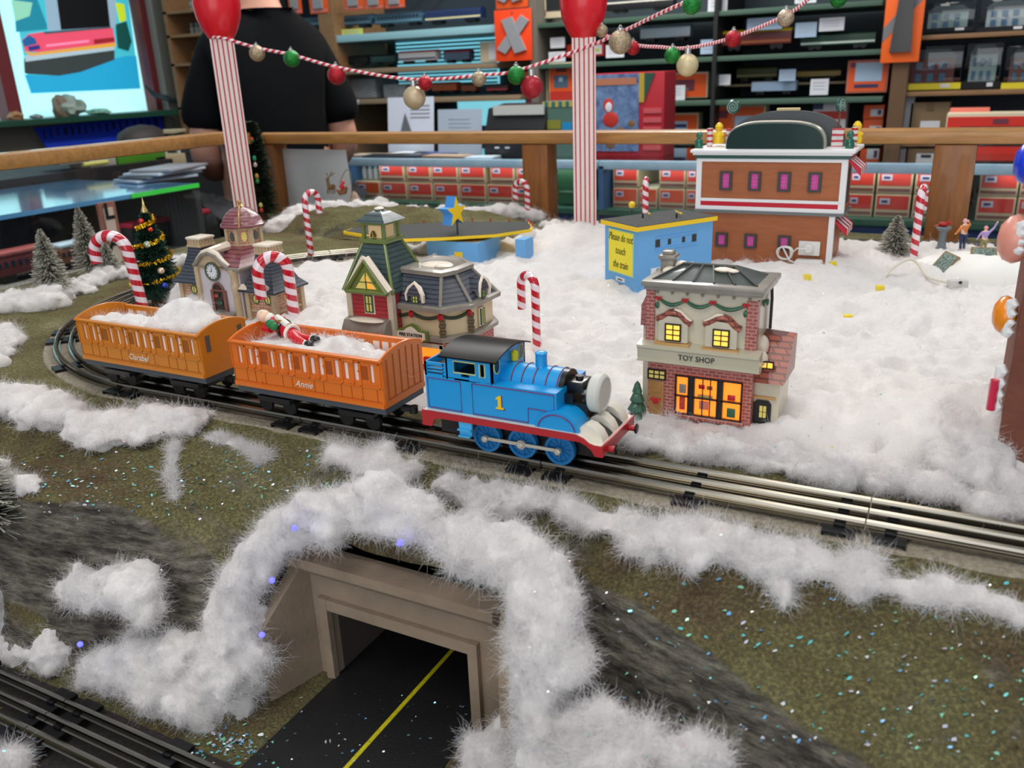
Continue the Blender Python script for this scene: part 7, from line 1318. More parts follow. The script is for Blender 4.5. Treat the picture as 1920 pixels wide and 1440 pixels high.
def house(px0, py0, px1, py1, label, wall, base, y=BK, shop=False):
    x0, x1, z0, z1 = rect(px0, py0, px1, py1, y); H = z1-z0; W_ = x1-x0; d = .13; t = thing('model_house', ((x0+x1)/2, y+d/2, z0), label, 'model house', 'clear-boxed model houses')
    MB().b2(x0, x1, y, y+d, z0, z0+H*.14).build('base_card', base, t); MB().b2(lerp(x0, x1, .66), lerp(x0, x1, .82), y-.002, y, z0+H*.04, z0+H*.12).build('base_label', LBL, t)
    MB().b2(x0+W_*.14, x1-W_*.14, y+.03, y+d-.02, z0+H*.14, z0+H*.70).build('walls', wall, t); MB().prism([(x0+W_*.10, z0+H*.70), (x1-W_*.10, z0+H*.70), (x1-W_*.26, z0+H*.90), (x0+W_*.26, z0+H*.90)], y+.022, y+d-.015).build('roof', mat('house_roof', (92, 96, 94), .6), t)
    m = MB()
    for u in (.22, .42, .62): m.b2(lerp(x0, x1, u), lerp(x0, x1, u+.1), y+.027, y+.031, z0+H*.45, z0+H*.62); m.b2(lerp(x0, x1, u), lerp(x0, x1, u+.1), y+.027, y+.031, z0+H*.18, z0+H*.36)
    m.build('house_windows', mat('house_window', (70, 110, 140), .3), t)
    MB().b2(x0+.002, x1-.002, y+.002, y+d-.002, z0+H*.14, z1, bev=.006).build('clear_cover', glass('blister_clear', (226, 236, 240), 1.6), t)
YB = mat('base_yellow', (236, 220, 40), .5)
for a, l, w_, bb in (((1722, 4, 1826, 60), 'clear-boxed pale green model house, left of the upper row', (176, 190, 180), DARK), ((1832, -6, 1935, 58), 'clear-boxed white model house at the right edge of the upper row', (206, 204, 200), DARK), ((1688, 84, 1800, 168), 'clear-boxed maroon shop on a wide yellow base', (120, 60, 64), YB), ((1802, 74, 1873, 166), 'clear-boxed cream house in the middle of the lower row', (176, 166, 140), DARK), ((1876, 84, 1960, 166), 'clear-boxed brick house on a yellow base at the right edge', (130, 84, 76), YB)): house(*a, l, mat('hw%d' % w_[0], w_, .6), bb)
# shelf clutter on the left bay
PAP = mat('paper_stack', (176, 184, 190), .7, col2=(70, 78, 84), ns=90, stretch=(.2, 1, 8))
block('paper_stack', 650, 148, 706, 184, BK, .2, PAP, 'loose stack of magazines beside the man\'s arm', 'papers'); block('paper_stack', 720, 158, 762, 183, BK, .2, PAP, 'smaller stack of papers right of the magazine stack', 'papers'); block('boxed_car', 540, 73, 576, 133, BK, .08, ORG, 'orange box partly hidden behind the man\'s neck', 'boxed toy', None, (('label', .3, .4, .8, .8, PNK),)); block('boxed_car', 577, 72, 602, 133, BK, .08, LBL, 'pale pink and white box beside the man\'s neck', 'boxed toy', None, (('label', .1, .1, .9, .4, LBLB),)); block('card_stand', 901, 78, 934, 116, BK, .05, CRM, 'cream card standing behind the crossed-track pack', 'card', None, (('print', .5, .1, .95, .9, LBL),))
# ---- counter with glass front and boxed cars
CY0, CY1 = 2.50, 3.02
zc = on_y(1200, 302, CY0).z
def counter(xa, xb, label):
    t = thing('display_counter', ((xa+xb)/2, (CY0+CY1)/2, 0), label, 'display counter', 'glass-topped display counters'); zb = on_y(830, 379, CY0+.04).z
    MB().b2(xa, xb, CY0, CY0+.02, zc-.032, zc, bev=.003).build('front_trim', mat('trim_iceblue', (178, 204, 220), .35, col2=(150, 186, 208), ns=12), t); MB().b2(xa, xb, CY0+.02, CY1, zc-.012, zc).build('glass_top', glass('counter_glass', (206, 226, 234), 1.6), t)
    MB().b2(xa, xb, CY0+.01, CY1, 0, zb-.02).build('base', mat('counter_navy', (22, 56, 100), .5), t); MB().b2(xa, xb, CY0, CY1, zb-.02, zb).build('shelf_edge', mat('counter_green', (40, 84, 66), .5), t); MB().b2(xa, xb, CY1-.02, CY1, zb, zc-.012).build('back', mat('counter_back', (52, 48, 46), .7), t)
    m = MB(); m.b2(xa, xa+.02, CY0, CY1, zb, zc-.02); m.build('side', mat('counter_frame', (60, 100, 140), .5), t); return zb
xa = on_y(663, 300, CY0).x-.07; xm = on_y(1120, 340, CY0).x; xn = on_y(1800, 360, CY0).x
ZB = counter(xa, xm, 'display counter of boxed cars behind the left glass panel'); counter(xm+.004, xn, 'display counter of boxed cars behind the kiosk and brown store'); counter(xn+.004, xn+1.2, 'display counter of boxed cars right of the right post')
BOXF = mat('carton_brick', (204, 56, 44), .5); KRF = mat('carton_edge', (206, 186, 150), .6)
x0, x1, z0, z1 = rect(766, 345, 811, 378, 2.56); HB = (z1-z0)
def stock(px0, px1, row, label, pyc=None, hh=None, colr=BOXF):
    y = 2.56; a, b_ = on_y(px0, 360, y), on_y(px1, 360, y); z0 = ZB+.001+row*(HB+.003); h = hh or HB; d = .28
    t = thing('boxed_train_car', ((a.x+b_.x)/2, y+d/2, z0), label, 'boxed toy', 'boxed cars in the display counters'); MB().b2(a.x, b_.x, y, y+d, z0, z0+h, bev=.001).build('carton', KRF, t)
    W_ = b_.x-a.x; MB().b2(a.x+W_*.05, b_.x-W_*.05, y-.0015, y, z0+h*.34, z0+h*.94).build('front_panel', colr, t); MB().b2(a.x+W_*.12, a.x+W_*.42, y-.0030, y-.001, z0+h*.56, z0+h*.82).build('label', mat('stock_label', (196, 190, 206), .6), t); MB().b2(a.x+W_*.18, a.x+W_*.36, y-.0038, y-.002, z0+h*.64, z0+h*.74).build('label_print', NAVY, t); MB().b2(a.x+W_*.04, b_.x-W_*.04, y-.0015, y, z0+h*.08, z0+h*.22).build('lower_band', mat('band_brown', (120, 78, 70), .6), t); return t
OR_ = ['first', 'second', 'third', 'fourth', 'fifth', 'sixth', 'seventh']
for i, (a, b_) in enumerate(((668, 713), (715, 763), (766, 811), (814, 861), (863, 911), (914, 962), (967, 1012))): stock(a, b_, 0, 'red boxed car, %s from the left in the bottom row of the left counter' % OR_[i], colr=mat('carton_rust', (206, 84, 36), .5) if i == 0 else BOXF)
for i, (a, b_) in enumerate(((715, 760), (766, 809), (811, 860), (863, 911), (921, 965), (970, 1014))): stock(a, b_, 1, 'red boxed car, %s from the left in the top row of the left counter' % OR_[i])
for i, (a, b_) in enumerate(((1150, 1196), (1199, 1232), (1236, 1284), (1287, 1325))):
    stock(a, b_, 0, 'red boxed car, %s from the left in the bottom row behind the kiosk' % OR_[i], colr=mat('carton_coralred', (220, 84, 50), .5))
    if i != 1: stock(a, b_, 1, 'red boxed car, %s in the top row behind the kiosk' % ['first', '', 'second', 'third'][i])
for i, (a, b_) in enumerate(((1590, 1638), (1643, 1709), (1714, 1786))):
    for r in (0, 1): stock(a, b_, r, 'red boxed car, %s right of the brown store, %s row' % (['first', 'second', 'third'][i], ['bottom', 'top'][r]))
for i, (a, b_) in enumerate(((1835, 1908), (1912, 1980))):
    for r in (0, 1): stock(a, b_, r, 'red boxed car right of the right post, %s row, %s' % (['bottom', 'top'][r], ['nearer the post', 'at the picture edge'][i]))
block('carton_box', 1046, 318, 1082, 383, 2.56, .28, mat('carton_green', (36, 92, 58), .5), 'tall dark green box between the left post and the right pillar', 'boxed toy', None, (('print_line', .1, .35, .8, .38, mat('print_sage', (120, 160, 130), .5)),))
m_ = [(668, 712, 'white bottles')]
for i, px in enumerate((680, 691, 702)):
    p = on_y(px, 340, 2.6); tag(MB().lathe([(.011, 0), (.012, .003), (.012, .042), (.006, .052), (.006, .062), (0, .063)], 14, c=(p.x, 2.62, ZB+HB+.004)).build('paint_bottle', mat('bottle_white', (206, 212, 214), .4)), ['small white bottle nearest the man in the left counter', 'middle small white bottle in the left counter', 'small white bottle next to the red boxes in the left counter'][i], 'bottle', 'small white bottles in the counter')
# things on the counter
def leaning(name, px0, py0, px1, py1, y, m, label, cat, lean=.25, parts=()):
    x0, x1, z0, z1 = rect(px0, py0, px1, py1, y); H = z1-z0; t = thing(name, ((x0+x1)/2, y, zc), label, cat); H = z1-zc; M = Matrix.Translation(((x0+x1)/2, y, zc+.001)) @ Matrix.Rotation(-lean, 4, 'X'); w_ = (x1-x0)/2; MB().b2(-w_, w_, 0, .003, 0, H, M=M).build('sheet', m, t)
    for nm, a, b_, c, d, mm in parts: MB().b2(lerp(-w_, w_, a), lerp(-w_, w_, c), -.001, 0, H*b_, H*d, M=M).build(nm, mm, t)
    MB().b2(-w_*.5, w_*.5, .05, .056, 0, H*.7, M=Matrix.Translation(((x0+x1)/2, y, zc+.001))).build('stand', LBL, t); return t
t = leaning('notice_sheet', 727, 182, 812, 268, 2.78, mat('sheet_white', (214, 222, 238), .6), 'white notice sheet with a tree picture standing on the counter', 'notice', .12, [('print_lines', .5, .62+.07*i, .92, .64+.07*i, GRYP) for i in range(4)]+[('print_lines', .3, .16+.07*i, .9, .18+.07*i, GRYP) for i in range(2)])
x0, x1, z0, z1 = rect(727, 182, 812, 268, 2.78); c_ = (x0+x1)/2-.02; MB().prism([(c_-.032, lerp(zc, z1, .35)), (c_+.030, lerp(zc, z1, .35)), (c_, lerp(zc, z1, .72))], 2.785, 2.788).build('tree_picture', mat('picture_grey', (110, 114, 118), .6), t)
leaning('notice_sheet', 822, 205, 903, 290, 2.70, mat('sheet_bluegrey', (176, 190, 208), .4, coat=.3), 'pale plastic sign holder standing on the counter beside the till', 'notice', .10, [('print_lines', .25, .5+.09*i, .75, .52+.09*i, mat('print_haze', (150, 162, 180), .6)) for i in range(4)])
x0, x1, z0, z1 = rect(905, 196, 1020, 296, 2.62); t = thing('cash_register', ((x0+x1)/2, 2.75, zc), 'black cash register with pale display on the counter', 'cash register'); TB = mat('till_black', (26, 27, 30), .4); MB().b2(x0+.008, x1, 2.62, 2.90, zc, lerp(zc, z1, .55), bev=.006).build('housing', TB, t); MB().prism([(2.63, lerp(zc, z1, .55)), (2.66, z1-.015), (2.80, z1), (2.88, lerp(zc, z1, .6))], x0+.015, x1, 'x').build('head', TB, t); MB().b2(x0+.05, x1-.005, 2.635, 2.645, lerp(zc, z1, .80), lerp(zc, z1, .98)).build('display', mat('till_display', (200, 202, 196), .4), t)
m = MB()
for u in (.25, .42, .7, .86):
    for v in (.16, .28): m.b2(lerp(x0, x1, u)-.010, lerp(x0, x1, u)+.010, 2.617, 2.621, lerp(zc, z1, v), lerp(zc, z1, v+.03))
m.b2(lerp(x0, x1, .36), lerp(x0, x1, .44), 2.617, 2.621, lerp(zc, z1, .40), lerp(zc, z1, .47)); m.b2(lerp(x0, x1, .82), lerp(x0, x1, .9), 2.617, 2.621, lerp(zc, z1, .40), lerp(zc, z1, .47)); m.build('keys', LBL, t)
x0, x1, z0, z1 = rect(1020, 190, 1080, 300, 2.66); t = thing('toy_box', ((x0+x1)/2, 2.7, zc), 'grey-green toy box with coloured stripes left of the right pillar', 'boxed toy'); MB().b2(x0, x1, 2.66, 2.74, zc, z1).build('carton', mat('carton_sage', (84, 116, 104), .5), t); MB().b2(x0, x1, 2.658, 2.66, lerp(zc, z1, .9), z1).build('striped_top', striped('stripe_multi', (196, 176, 90), (40, 110, 100), 0, .03, .5, .5, 0, 0), t); MB().b2(lerp(x0, x1, .6), lerp(x0, x1, .9), 2.657, 2.66, lerp(zc, z1, .36), lerp(zc, z1, .62)).build('blue_patch', mat('patch_blue', (34, 140, 200), .5), t); MB().b2(lerp(x0, x1, .08), lerp(x0, x1, .55), 2.657, 2.66, lerp(zc, z1, .5), lerp(zc, z1, .66)).build('olive_patch', mat('patch_olive', (140, 140, 50), .5), t); MB().b2(lerp(x0, x1, .1), lerp(x0, x1, .3), 2.657, 2.66, lerp(zc, z1, .3), lerp(zc, z1, .42)).build('red_patch', REDC, t)
x0, x1, z0, z1 = rect(1112, 136, 1243, 290, 2.66); t = thing('gift_carton', ((x0+x1)/2, 2.72, zc), 'tall red and blue Christmas carton on the counter right of the right pillar', 'boxed toy'); cm = lerp(x0, x1, .66); MB().b2(x0, x1, 2.66, 2.80, zc, z1, bev=.002).build('carton', mat('carton_crimson', (186, 34, 48), .5), t); MB().b2(x0+.004, cm, 2.656, 2.66, zc+.02, z1-.004).build('printed_front', mat('print_snowblue', (120, 152, 190), .5, col2=(70, 90, 140), ns=40), t)
MB().b2(cm, cm+.02, 2.656, 2.66, lerp(zc, z1, .65), z1-.004).build('mustard_band', mat('print_mustard', (190, 160, 60), .5), t); MB().prism([(cm+.02, z1-.004), (cm+.06, z1-.004), (cm+.02, lerp(zc, z1, .66))], 2.656, 2.66).build('green_corner', mat('print_pine', (40, 84, 70), .5), t)
m = MB(); m.ball((lerp(x0, cm, .35), 2.656, lerp(zc, z1, .62)), .022, 2, (1, .1, 1.2)).ball((lerp(x0, cm, .4), 2.656, lerp(zc, z1, .45)), .03, 2, (1.1, .1, 1)); m.build('printed_figure_red', REDC, t); MB().ball((lerp(x0, cm, .36), 2.654, lerp(zc, z1, .6)), .014, 2, (1, .1, 1.3)).build('printed_beard', LBL, t); m = MB()
for u, v, r in ((.6, .3, .026), (.75, .22, .022), (.4, .15, .024), (.85, .4, .018)): m.ball((lerp(x0, cm, u), 2.656, lerp(zc, z1, v)), r, 1, (1, .1, .8))
m.build('printed_toys', mat('print_brown', (130, 96, 70), .5), t); MB().b2(x0+.01, cm-.01, 2.654, 2.657, lerp(zc, z1, .86), lerp(zc, z1, .94)).build('printed_banner', mat('print_ochre', (186, 120, 90), .5), t); q = MB()
for i in range(5): q.b2(cm+.018, x1-.008, 2.656, 2.660, lerp(zc, z1, .08+.11*i), lerp(zc, z1, .14+.11*i))
q.build('side_print', mat('print_rose', (206, 90, 96), .5), t)
for px0, px1, y, rz, mm, l in ((668, 760, 2.62, .1, mat('sheet_buff', (186, 170, 150), .7), 'buff sheets lying on the counter next to the man'), (740, 800, 2.70, -.2, LBL, 'white sheet lying under the notice on the counter'), (690, 790, 2.60, .05, mat('folder_dark', (60, 66, 76), .5), 'dark folder lying on the counter edge'), (800, 880, 2.60, -.1, mat('sheet_tan', (176, 150, 126), .7), 'tan papers fanned on the counter before the sign holder'), (780, 860, 2.72, .2, mat('folder_blue', (70, 90, 150), .5), 'blue folder lying on the counter behind the papers'), (880, 930, 2.56, .1, mat('sheet_ice', (196, 210, 220), .6), 'pale sheet lying before the cash register')):
    a, b_ = on_y(px0, 280, y), on_y(px1, 280, y); tag(MB().box(((a.x+b_.x)/2, y, zc+.004), (b_.x-a.x, .09, .006), rz=rz).build('loose_sheet', mm), l, 'papers', 'papers lying on the counter')
q = [on_y(px, py, 3.216) for px, py in ((649, 187), (674, 187), (668, 208), (655, 208))]; tag(MB().loft([q, [v+Vector((0, .002, 0)) for v in q]], smooth=False).build('shelf_tag', mat('tag_white', (206, 216, 222), .5)), 'white tag hanging from the shelf edge right of the man\'s arm', 'tag')
for px, py, mm, l in ((711, 247, mat('cup_blue', (30, 60, 190), .5), 'blue cup on the counter'), (690, 247, mat('cup_grey', (150, 154, 150), .5), 'grey lidded jar beside the blue cup')):
    p = on_y(px, py, 2.95); p.x = max(p.x, xa+.05+.002*(711-px)); tag(MB().lathe([(0, 0), (.018, 0), (.020, .045), (.016, .05), (0, .05)], 16, c=(p.x, 2.95, zc)).build('jar', mm), l, 'jar')
# ---- left wall, painted window, bench and showcase
LX = -4.15
WLM = mat('wall_plaster', (150, 146, 134), .85, bump=.4, bs=60)
p0, p1 = on_x(-30, 120, LX), on_x(300, 100, LX); zs = on_x(150, 208, LX).z
struct('wall_left', MB().b2(LX-.12, LX, p1.y+.02, 3.8, 0, 3.0).b2(LX-.12, LX, -2.6, p0.y-.6, 0, 3.0).b2(LX-.12, LX, p0.y-.6, p1.y+.02, 0, zs-.02), WLM)
wn = struct('window_1', MB().b2(LX-.06, LX-.05, p0.y-.6, p1.y+.02, zs-.02, 2.6), mat('window_paint_white', (190, 240, 242), .5, emit=.85, ecol=(176, 240, 244)))
FRM = mat('frame_maroon', (120, 44, 48), .45)
for px in (8, 288):
    p = on_x(px, 150, LX); MB().b2(LX-.05, LX+.03, p.y-.035, p.y+.035, zs-.02, 2.6).build('window_frame', FRM, wn)
t = thing('window_painting', (LX-.04, p0.y, zs), 'bright painting of a red train on the daylit window', 'painting')
def wpoly(name, pts, col, k=0, em=.55):
    P_ = [on_x(a, b_, LX-.045) for a, b_ in pts]; X_ = LX-.046+k*.0015
    MB().loft([[(X_, p.y, p.z) for p in P_], [(X_+.0012, p.y, p.z) for p in P_]], smooth=False).build(name, mat('paint_%d_%d_%d' % col, col, .5, emit=em, ecol=col), t)
wpoly('painted_sky', [(17, -40), (235, -40), (262, 165), (58, 175)], (70, 196, 214)); wpoly('painted_grass', [(46, 140), (90, 142), (140, 132), (180, 118), (235, 105), (255, 105), (263, 166), (58, 175)], (36, 168, 214), 1); wpoly('painted_tunnel_edge', [(80, -40), (215, -40), (218, 50), (90, 58)], (150, 180, 200), 1); wpoly('painted_tunnel', [(101, -40), (196, -40), (206, 50), (114, 56)], (6, 10, 16), 2, .0)
wpoly('painted_ballast', [(44, 110), (214, 88), (214, 112), (150, 135), (110, 142), (46, 138)], (74, 84, 84), 2, .1); wpoly('painted_wheels', [(46, 104), (214, 84), (214, 94), (46, 116)], (176, 200, 210), 3); wpoly('painted_underline', [(43, 96), (60, 100), (214, 80), (216, 87), (56, 105)], (236, 170, 60), 4); wpoly('painted_train', [(40, 76), (52, 64), (80, 60), (210, 52), (215, 80), (70, 98), (46, 96)], (238, 84, 112), 4); wpoly('painted_nose', [(40, 76), (52, 66), (64, 72), (68, 82), (44, 88)], (40, 110, 176), 5, .3); wpoly('painted_nose_band', [(50, 88), (72, 84), (74, 92), (54, 96)], (60, 60, 150), 5, .3); wpoly('painted_stripe', [(85, 84), (165, 75), (165, 79), (85, 88)], (250, 150, 190), 5); wpoly('painted_panels', [(174, 74), (212, 70), (213, 78), (175, 83)], (176, 40, 50), 5, .3); wpoly('painted_roofline', [(80, 60), (206, 50), (206, 53), (82, 64)], (90, 110, 120), 5, .1)
wpoly('painted_hill', [(23, -30), (70, 0), (88, 48), (88, 55), (30, 60)], (30, 150, 176), 1, .4); wpoly('painted_cloud', [(20, 0), (60, 5), (55, 30), (28, 40)], (150, 220, 190), 2); wpoly('painted_flower', [(216, 5), (232, 8), (236, 38), (224, 42)], (206, 226, 40), 2); wpoly('painted_tree', [(216, 46), (236, 40), (246, 78), (240, 96), (220, 90)], (20, 96, 90), 3, .2)
p2 = on_x(345, 200, LX+.22); tag(MB().b2(LX, LX+.22, p0.y-.6, p2.y, zs-.045, zs-.02).build('window_sill', mat('sill_green', (30, 74, 58), .4)), 'dark green window ledge under the painted window', 'ledge')
for px, py, r, sc, mm, l in ((128, 192, .055, (1.1, 1, .9), mat('bag_clear', (170, 190, 176), .3, noise_=.4, ns=30), 'crumpled clear plastic bag on the green ledge'), (110, 182, .04, (1, .8, 1.2), mat('bag_brown', (140, 122, 104), .6), 'crumpled brown wrapping inside the plastic bag on the ledge'), (185, 205, .035, (2.2, 1, .4), mat('bag_green', (150, 200, 176), .4), 'flat pale green wrapper on the green ledge'), (28, 214, .026, (1, 1, .7), mat('scrap_tan', (176, 130, 90), .6), 'tan scrap at the left end of the green ledge'), (68, 216, .02, (1.5, 1, .5), mat('scrap_grey', (150, 160, 164), .5), 'small grey scrap on the green ledge')):
    p = on_x(px, py, LX+.11); m = MB(); m.ball((0, 0, 0), 1, 3)
    for v in m.b.verts: v.co = v.co*(1+.38*noise.noise(v.co*1.9+Vector((px, 0, 0)))+.16*noise.noise(v.co*5)); v.co = Vector((p.x+v.co.x*r*sc[0], p.y+v.co.y*r*sc[1]*1.25, zs-.02+r*sc[2]*(.8+v.co.z)*1.15))
    tag(m.build('wrapper', mm), l, 'wrapper')
t = thing('cable_tangle', (LX+.1, on_x(310, 190, LX+.1).y, zs), 'dark cables and pliers heaped at the right end of the green ledge', 'cables'); m = MB()
for k in range(5): m.tube(smooth([on_x(272+k*6, 160+k*5, LX+.1), on_x(290+k*5, 180, LX+.1), on_x(318+k*4, 188, LX+.12), on_x(345, 195-k*6, LX+.13)], 4), .007, 6)
m.build('cables', mat('cable_dark', (60, 78, 86), .5), t)
# workbench under the window
zb_ = on_x(100, 292, LX+.5).z; tag(MB().b2(LX+.002, LX+.55, p0.y-.6, 2.35, 0, zb_).build('workbench', mat('bench_black', (22, 22, 24), .6)), 'black workbench below the painted window', 'bench')
t = thing('blue_banner', (LX+.06, on_x(180, 250, LX+.05).y, zb_), 'blue banner with dark shapes under the window ledge', 'banner'); P_ = [on_x(a, b_, LX+.05) for a, b_ in ((62, 240), (303, 214), (308, 262), (90, 282))]; MB().loft([[tuple(p) for p in P_], [(p.x+.003, p.y, p.z) for p in P_]], smooth=False).build('cloth', mat('banner_blue', (30, 72, 235), .5), t); m = MB(); r_ = random.Random(8)
for i in range(17):
    px = 80+i*13; py = lerp(240, 216, i/17); a, b_ = on_x(px, py+3, LX+.055), on_x(px+5+r_.uniform(0, 3), py+16+r_.uniform(0, 5), LX+.055); m.b2(LX+.054, LX+.057, a.y, b_.y, b_.z, a.z)
m.build('dark_shapes', mat('banner_ink', (14, 22, 60), .6), t)
# showcase on the left
SX = -2.15; zt_ = (on_x(60, 392, SX).z+on_x(245, 366, SX).z)/2
t = thing('glass_showcase', (SX-.3, .6, 0), 'glass-topped showcase of trains behind the left railing', 'showcase'); y0_, y1_ = -.9, on_x(372, 348, SX).y
MB().b2(SX-.60, SX, y0_, y1_, zt_-.012, zt_).build('glass_top', mat('glass_top_reflection', (96, 160, 206), .12, coat=1.0, noise_=.2, ns=4), t); a = on_x(245, 366, SX).y; MB().b2(SX, SX+.004, a, y1_, zt_-.012, zt_+.001).build('green_edge', mat('edge_green', (70, 224, 80), .3), t); MB().b2(SX-.62, SX-.58, y0_, y1_, 0, zt_-.012).build('back', mat('case_back', (36, 32, 32), .7), t)  # top is opaque, its light blue reflection put into the colour
zsh = zt_-.20
for z_ in (zsh, zsh-.22): MB().b2(SX-.60, SX, y0_, y1_, z_-.015, z_).build('shelf', mat('case_shelf', (120, 110, 100), .5), t)
MB().b2(SX-.6, SX, y0_, y1_, 0, .55).build('base', mat('case_base', (60, 44, 34), .6), t); MB().b2(SX-.006, SX, y0_, y1_, .55, zt_-.012).build('front_glass', glass('case_glass', (226, 234, 236), 1.0), t); MB().b2(SX-.6, SX, y1_-.02, y1_, .55, zt_-.012).build('end_panel', mat('case_end', (60, 58, 56), .6), t)
def scar(y, z, L_, H, body, roof, label, x=SX-.16):
    t = thing('model_train_car', (x, y+L_/2, z), label, 'train car', 'model trains in the left showcase'); MB().b2(x-.03, x+.03, y, y+L_, z+H*.25, z+H*.82, bev=.003).build('body', body, t); MB().b2(x-.032, x+.032, y+.004, y+L_-.004, z+H*.82, z+H, bev=.008).build('roof', roof, t); m = MB(); n = 9
    for i in range(n): q = y+L_*(i+.5)/n; m.b2(x+.029, x+.0312, q-L_*.03, q+L_*.03, z+H*.52, z+H*.70)
    m.build('windows', mat('car_window', (30, 40, 48), .3), t)
    for f in (.2, .8): MB().b2(x-.026, x+.026, y+L_*f-L_*.1, y+L_*f+L_*.1, z, z+H*.25).build('truck', BLACKM, t)
ys_ = [on_x(q, 440, SX-.16).y for q in (0, 78, 130, 205, 235, 300, 400)]
scar(ys_[0]-.05, zsh, ys_[1]-ys_[0]+.06, .085, mat('car_wine', (96, 34, 36), .5), mat('car_wine_roof', (120, 54, 50), .5), 'dark red passenger car at the left edge of the showcase'); scar(ys_[2]-.06, zsh, ys_[3]-ys_[2]+.02, .075, mat('car_rust', (120, 70, 48), .5), mat('car_tin', (150, 160, 168), .4), 'rust brown car with tin roof beside the L sign'); scar(ys_[4], zsh, ys_[6]-ys_[4]-.02, .095, mat('car_coal', (26, 26, 30), .5), mat('car_crimson', (150, 30, 50), .5), 'black engine with crimson top behind the Christmas tree'); scar(ys_[0]-.1, zsh-.22, .30, .08, mat('car_plum', (70, 40, 50), .5), mat('car_slate2', (80, 110, 130), .5), 'plum and slate car on the lower shelf of the showcase')
q = [on_x(a, b_, SX+.05) for a, b_ in ((183, 382), (214, 374), (236, 470), (203, 476))]; t = thing('letter_sign', (SX+.05, q[0].y, .7), 'narrow pale upright sign with letter L and brown border against the showcase', 'sign'); MB().b2(SX+.04, SX+.05, q[0].y, q[1].y, .55, q[0].z).build('board', mat('sign_brown', (150, 98, 80), .6), t); MB().b2(SX+.05, SX+.053, q[0].y+.012, q[1].y-.012, .55, q[0].z-.015).build('face', mat('sign_peach', (206, 184, 166), .6), t)
yl = (q[0].y+q[1].y)/2; zl = on_x(205, 397, SX+.054).z; Mlet = lambda z: Matrix.Translation((SX+.054, yl, z)) @ Matrix.Rotation(PI/2, 4, 'Z') @ Matrix.Rotation(PI/2, 4, 'X')
lettering('L', .060, IRON, t, Mlet(zl), 'letter', bold=.002); lettering('A', .060, IRON, t, Mlet(zl-.085), 'letter', bold=.002)
for px0, py0, px1, py1, mm, l, nm, cat in ((220, 282, 312, 309, mat('bin_green', (74, 140, 30), .4), 'green plastic bin on the bench behind the left railing', 'plastic_bin', 'bin'), (292, 290, 350, 314, mat('box_sand', (190, 170, 132), .6), 'sand coloured tape dispenser box beside the green bin', 'carton_box', 'carton'), (168, 289, 218, 312, mat('box_putty', (176, 168, 156), .6), 'putty coloured box left of the green bin', 'carton_box', 'carton'), (110, 292, 160, 308, mat('box_stone', (140, 132, 122), .6), 'dull grey box further left of the green bin', 'carton_box', 'carton')):
    xx = -2.82; a, b_, c = on_x(px0, (py0+py1)/2, xx), on_x(px1, (py0+py1)/2, xx), on_x((px0+px1)/2, py0, xx); d_ = on_x((px0+px1)/2, py1, xx); tag(MB().b2(xx-.12, xx, a.y, b_.y, d_.z, c.z, bev=.004).build(nm, mm), l, cat)
p = on_x(322, 286, -2.86); tag(MB().lathe([(.022, -.012), (.032, -.012), (.032, .012), (.022, .012), (.022, -.012)], 24, M=Matrix.Translation(p) @ Matrix.Rotation(1.2, 4, 'Z') @ Matrix.Rotation(PI/2, 4, 'X')).build('tape_roll', mat('tape_white', (196, 194, 190), .5)), 'white roll of tape on the sand coloured box', 'tape')
zben = on_x(300, 313, -2.62).z; tag(MB().b2(-3.22, -2.78, -.9, 1.9, 0, on_x(200, 311, -2.82).z).build('side_table', mat('table_black', (30, 28, 28), .6)), 'dark table carrying the green bin behind the showcase', 'table')
p = on_x(176, 311, -2.81); tag(MB().tube([(p.x+.012, p.y-.05, p.z+.009), (p.x+.012, p.y+.05, p.z+.009)], .008, 10).build('marker_pen', mat('pen_yellow', (214, 206, 110), .5)), 'yellow marker pen beside the putty box', 'pen')
a = on_x(292, 328, SX-.25)
for i in range(4): tag(MB().box((SX-.25+.01*i, a.y+.012*i, zt_+.006+.010*i), (.15, .22, .008), rz=.15*i-.2, bev=.002).build('magazine', mat('magazine_%d' % i, [(176, 186, 196), (90, 96, 104), (206, 210, 214), (150, 150, 156)][i], .4)), ['bottom magazine of the pile on the showcase', 'second magazine in the pile on the showcase', 'third magazine in the pile on the showcase', 'top magazine of the pile on the showcase'][i], 'magazine', 'magazines on the showcase')
p = on_x(318, 246, -3.40); tag(MB().box((p.x, p.y, p.z), (.10, .16, .012), rz=.5).build('notebook', mat('notebook_cream', (186, 172, 140), .6)), 'cream notebook on the dark bag above the left railing', 'notebook'); p = on_x(268, 262, -3.42); tag(MB().ball(p, .085, 2, (1, 1.6, .8)).build('dark_bag', mat('bag_dark', (56, 50, 48), .6)), 'dark brown bag under the cream notebook', 'bag')
tag(MB().b2(p.x-.12, p.x+.15, p.y-.25, p.y+.3, 0, p.z-.068).build('stool', mat('stool_black', (24, 24, 26), .6)), 'dark stand under the brown bag behind the table', 'stand')
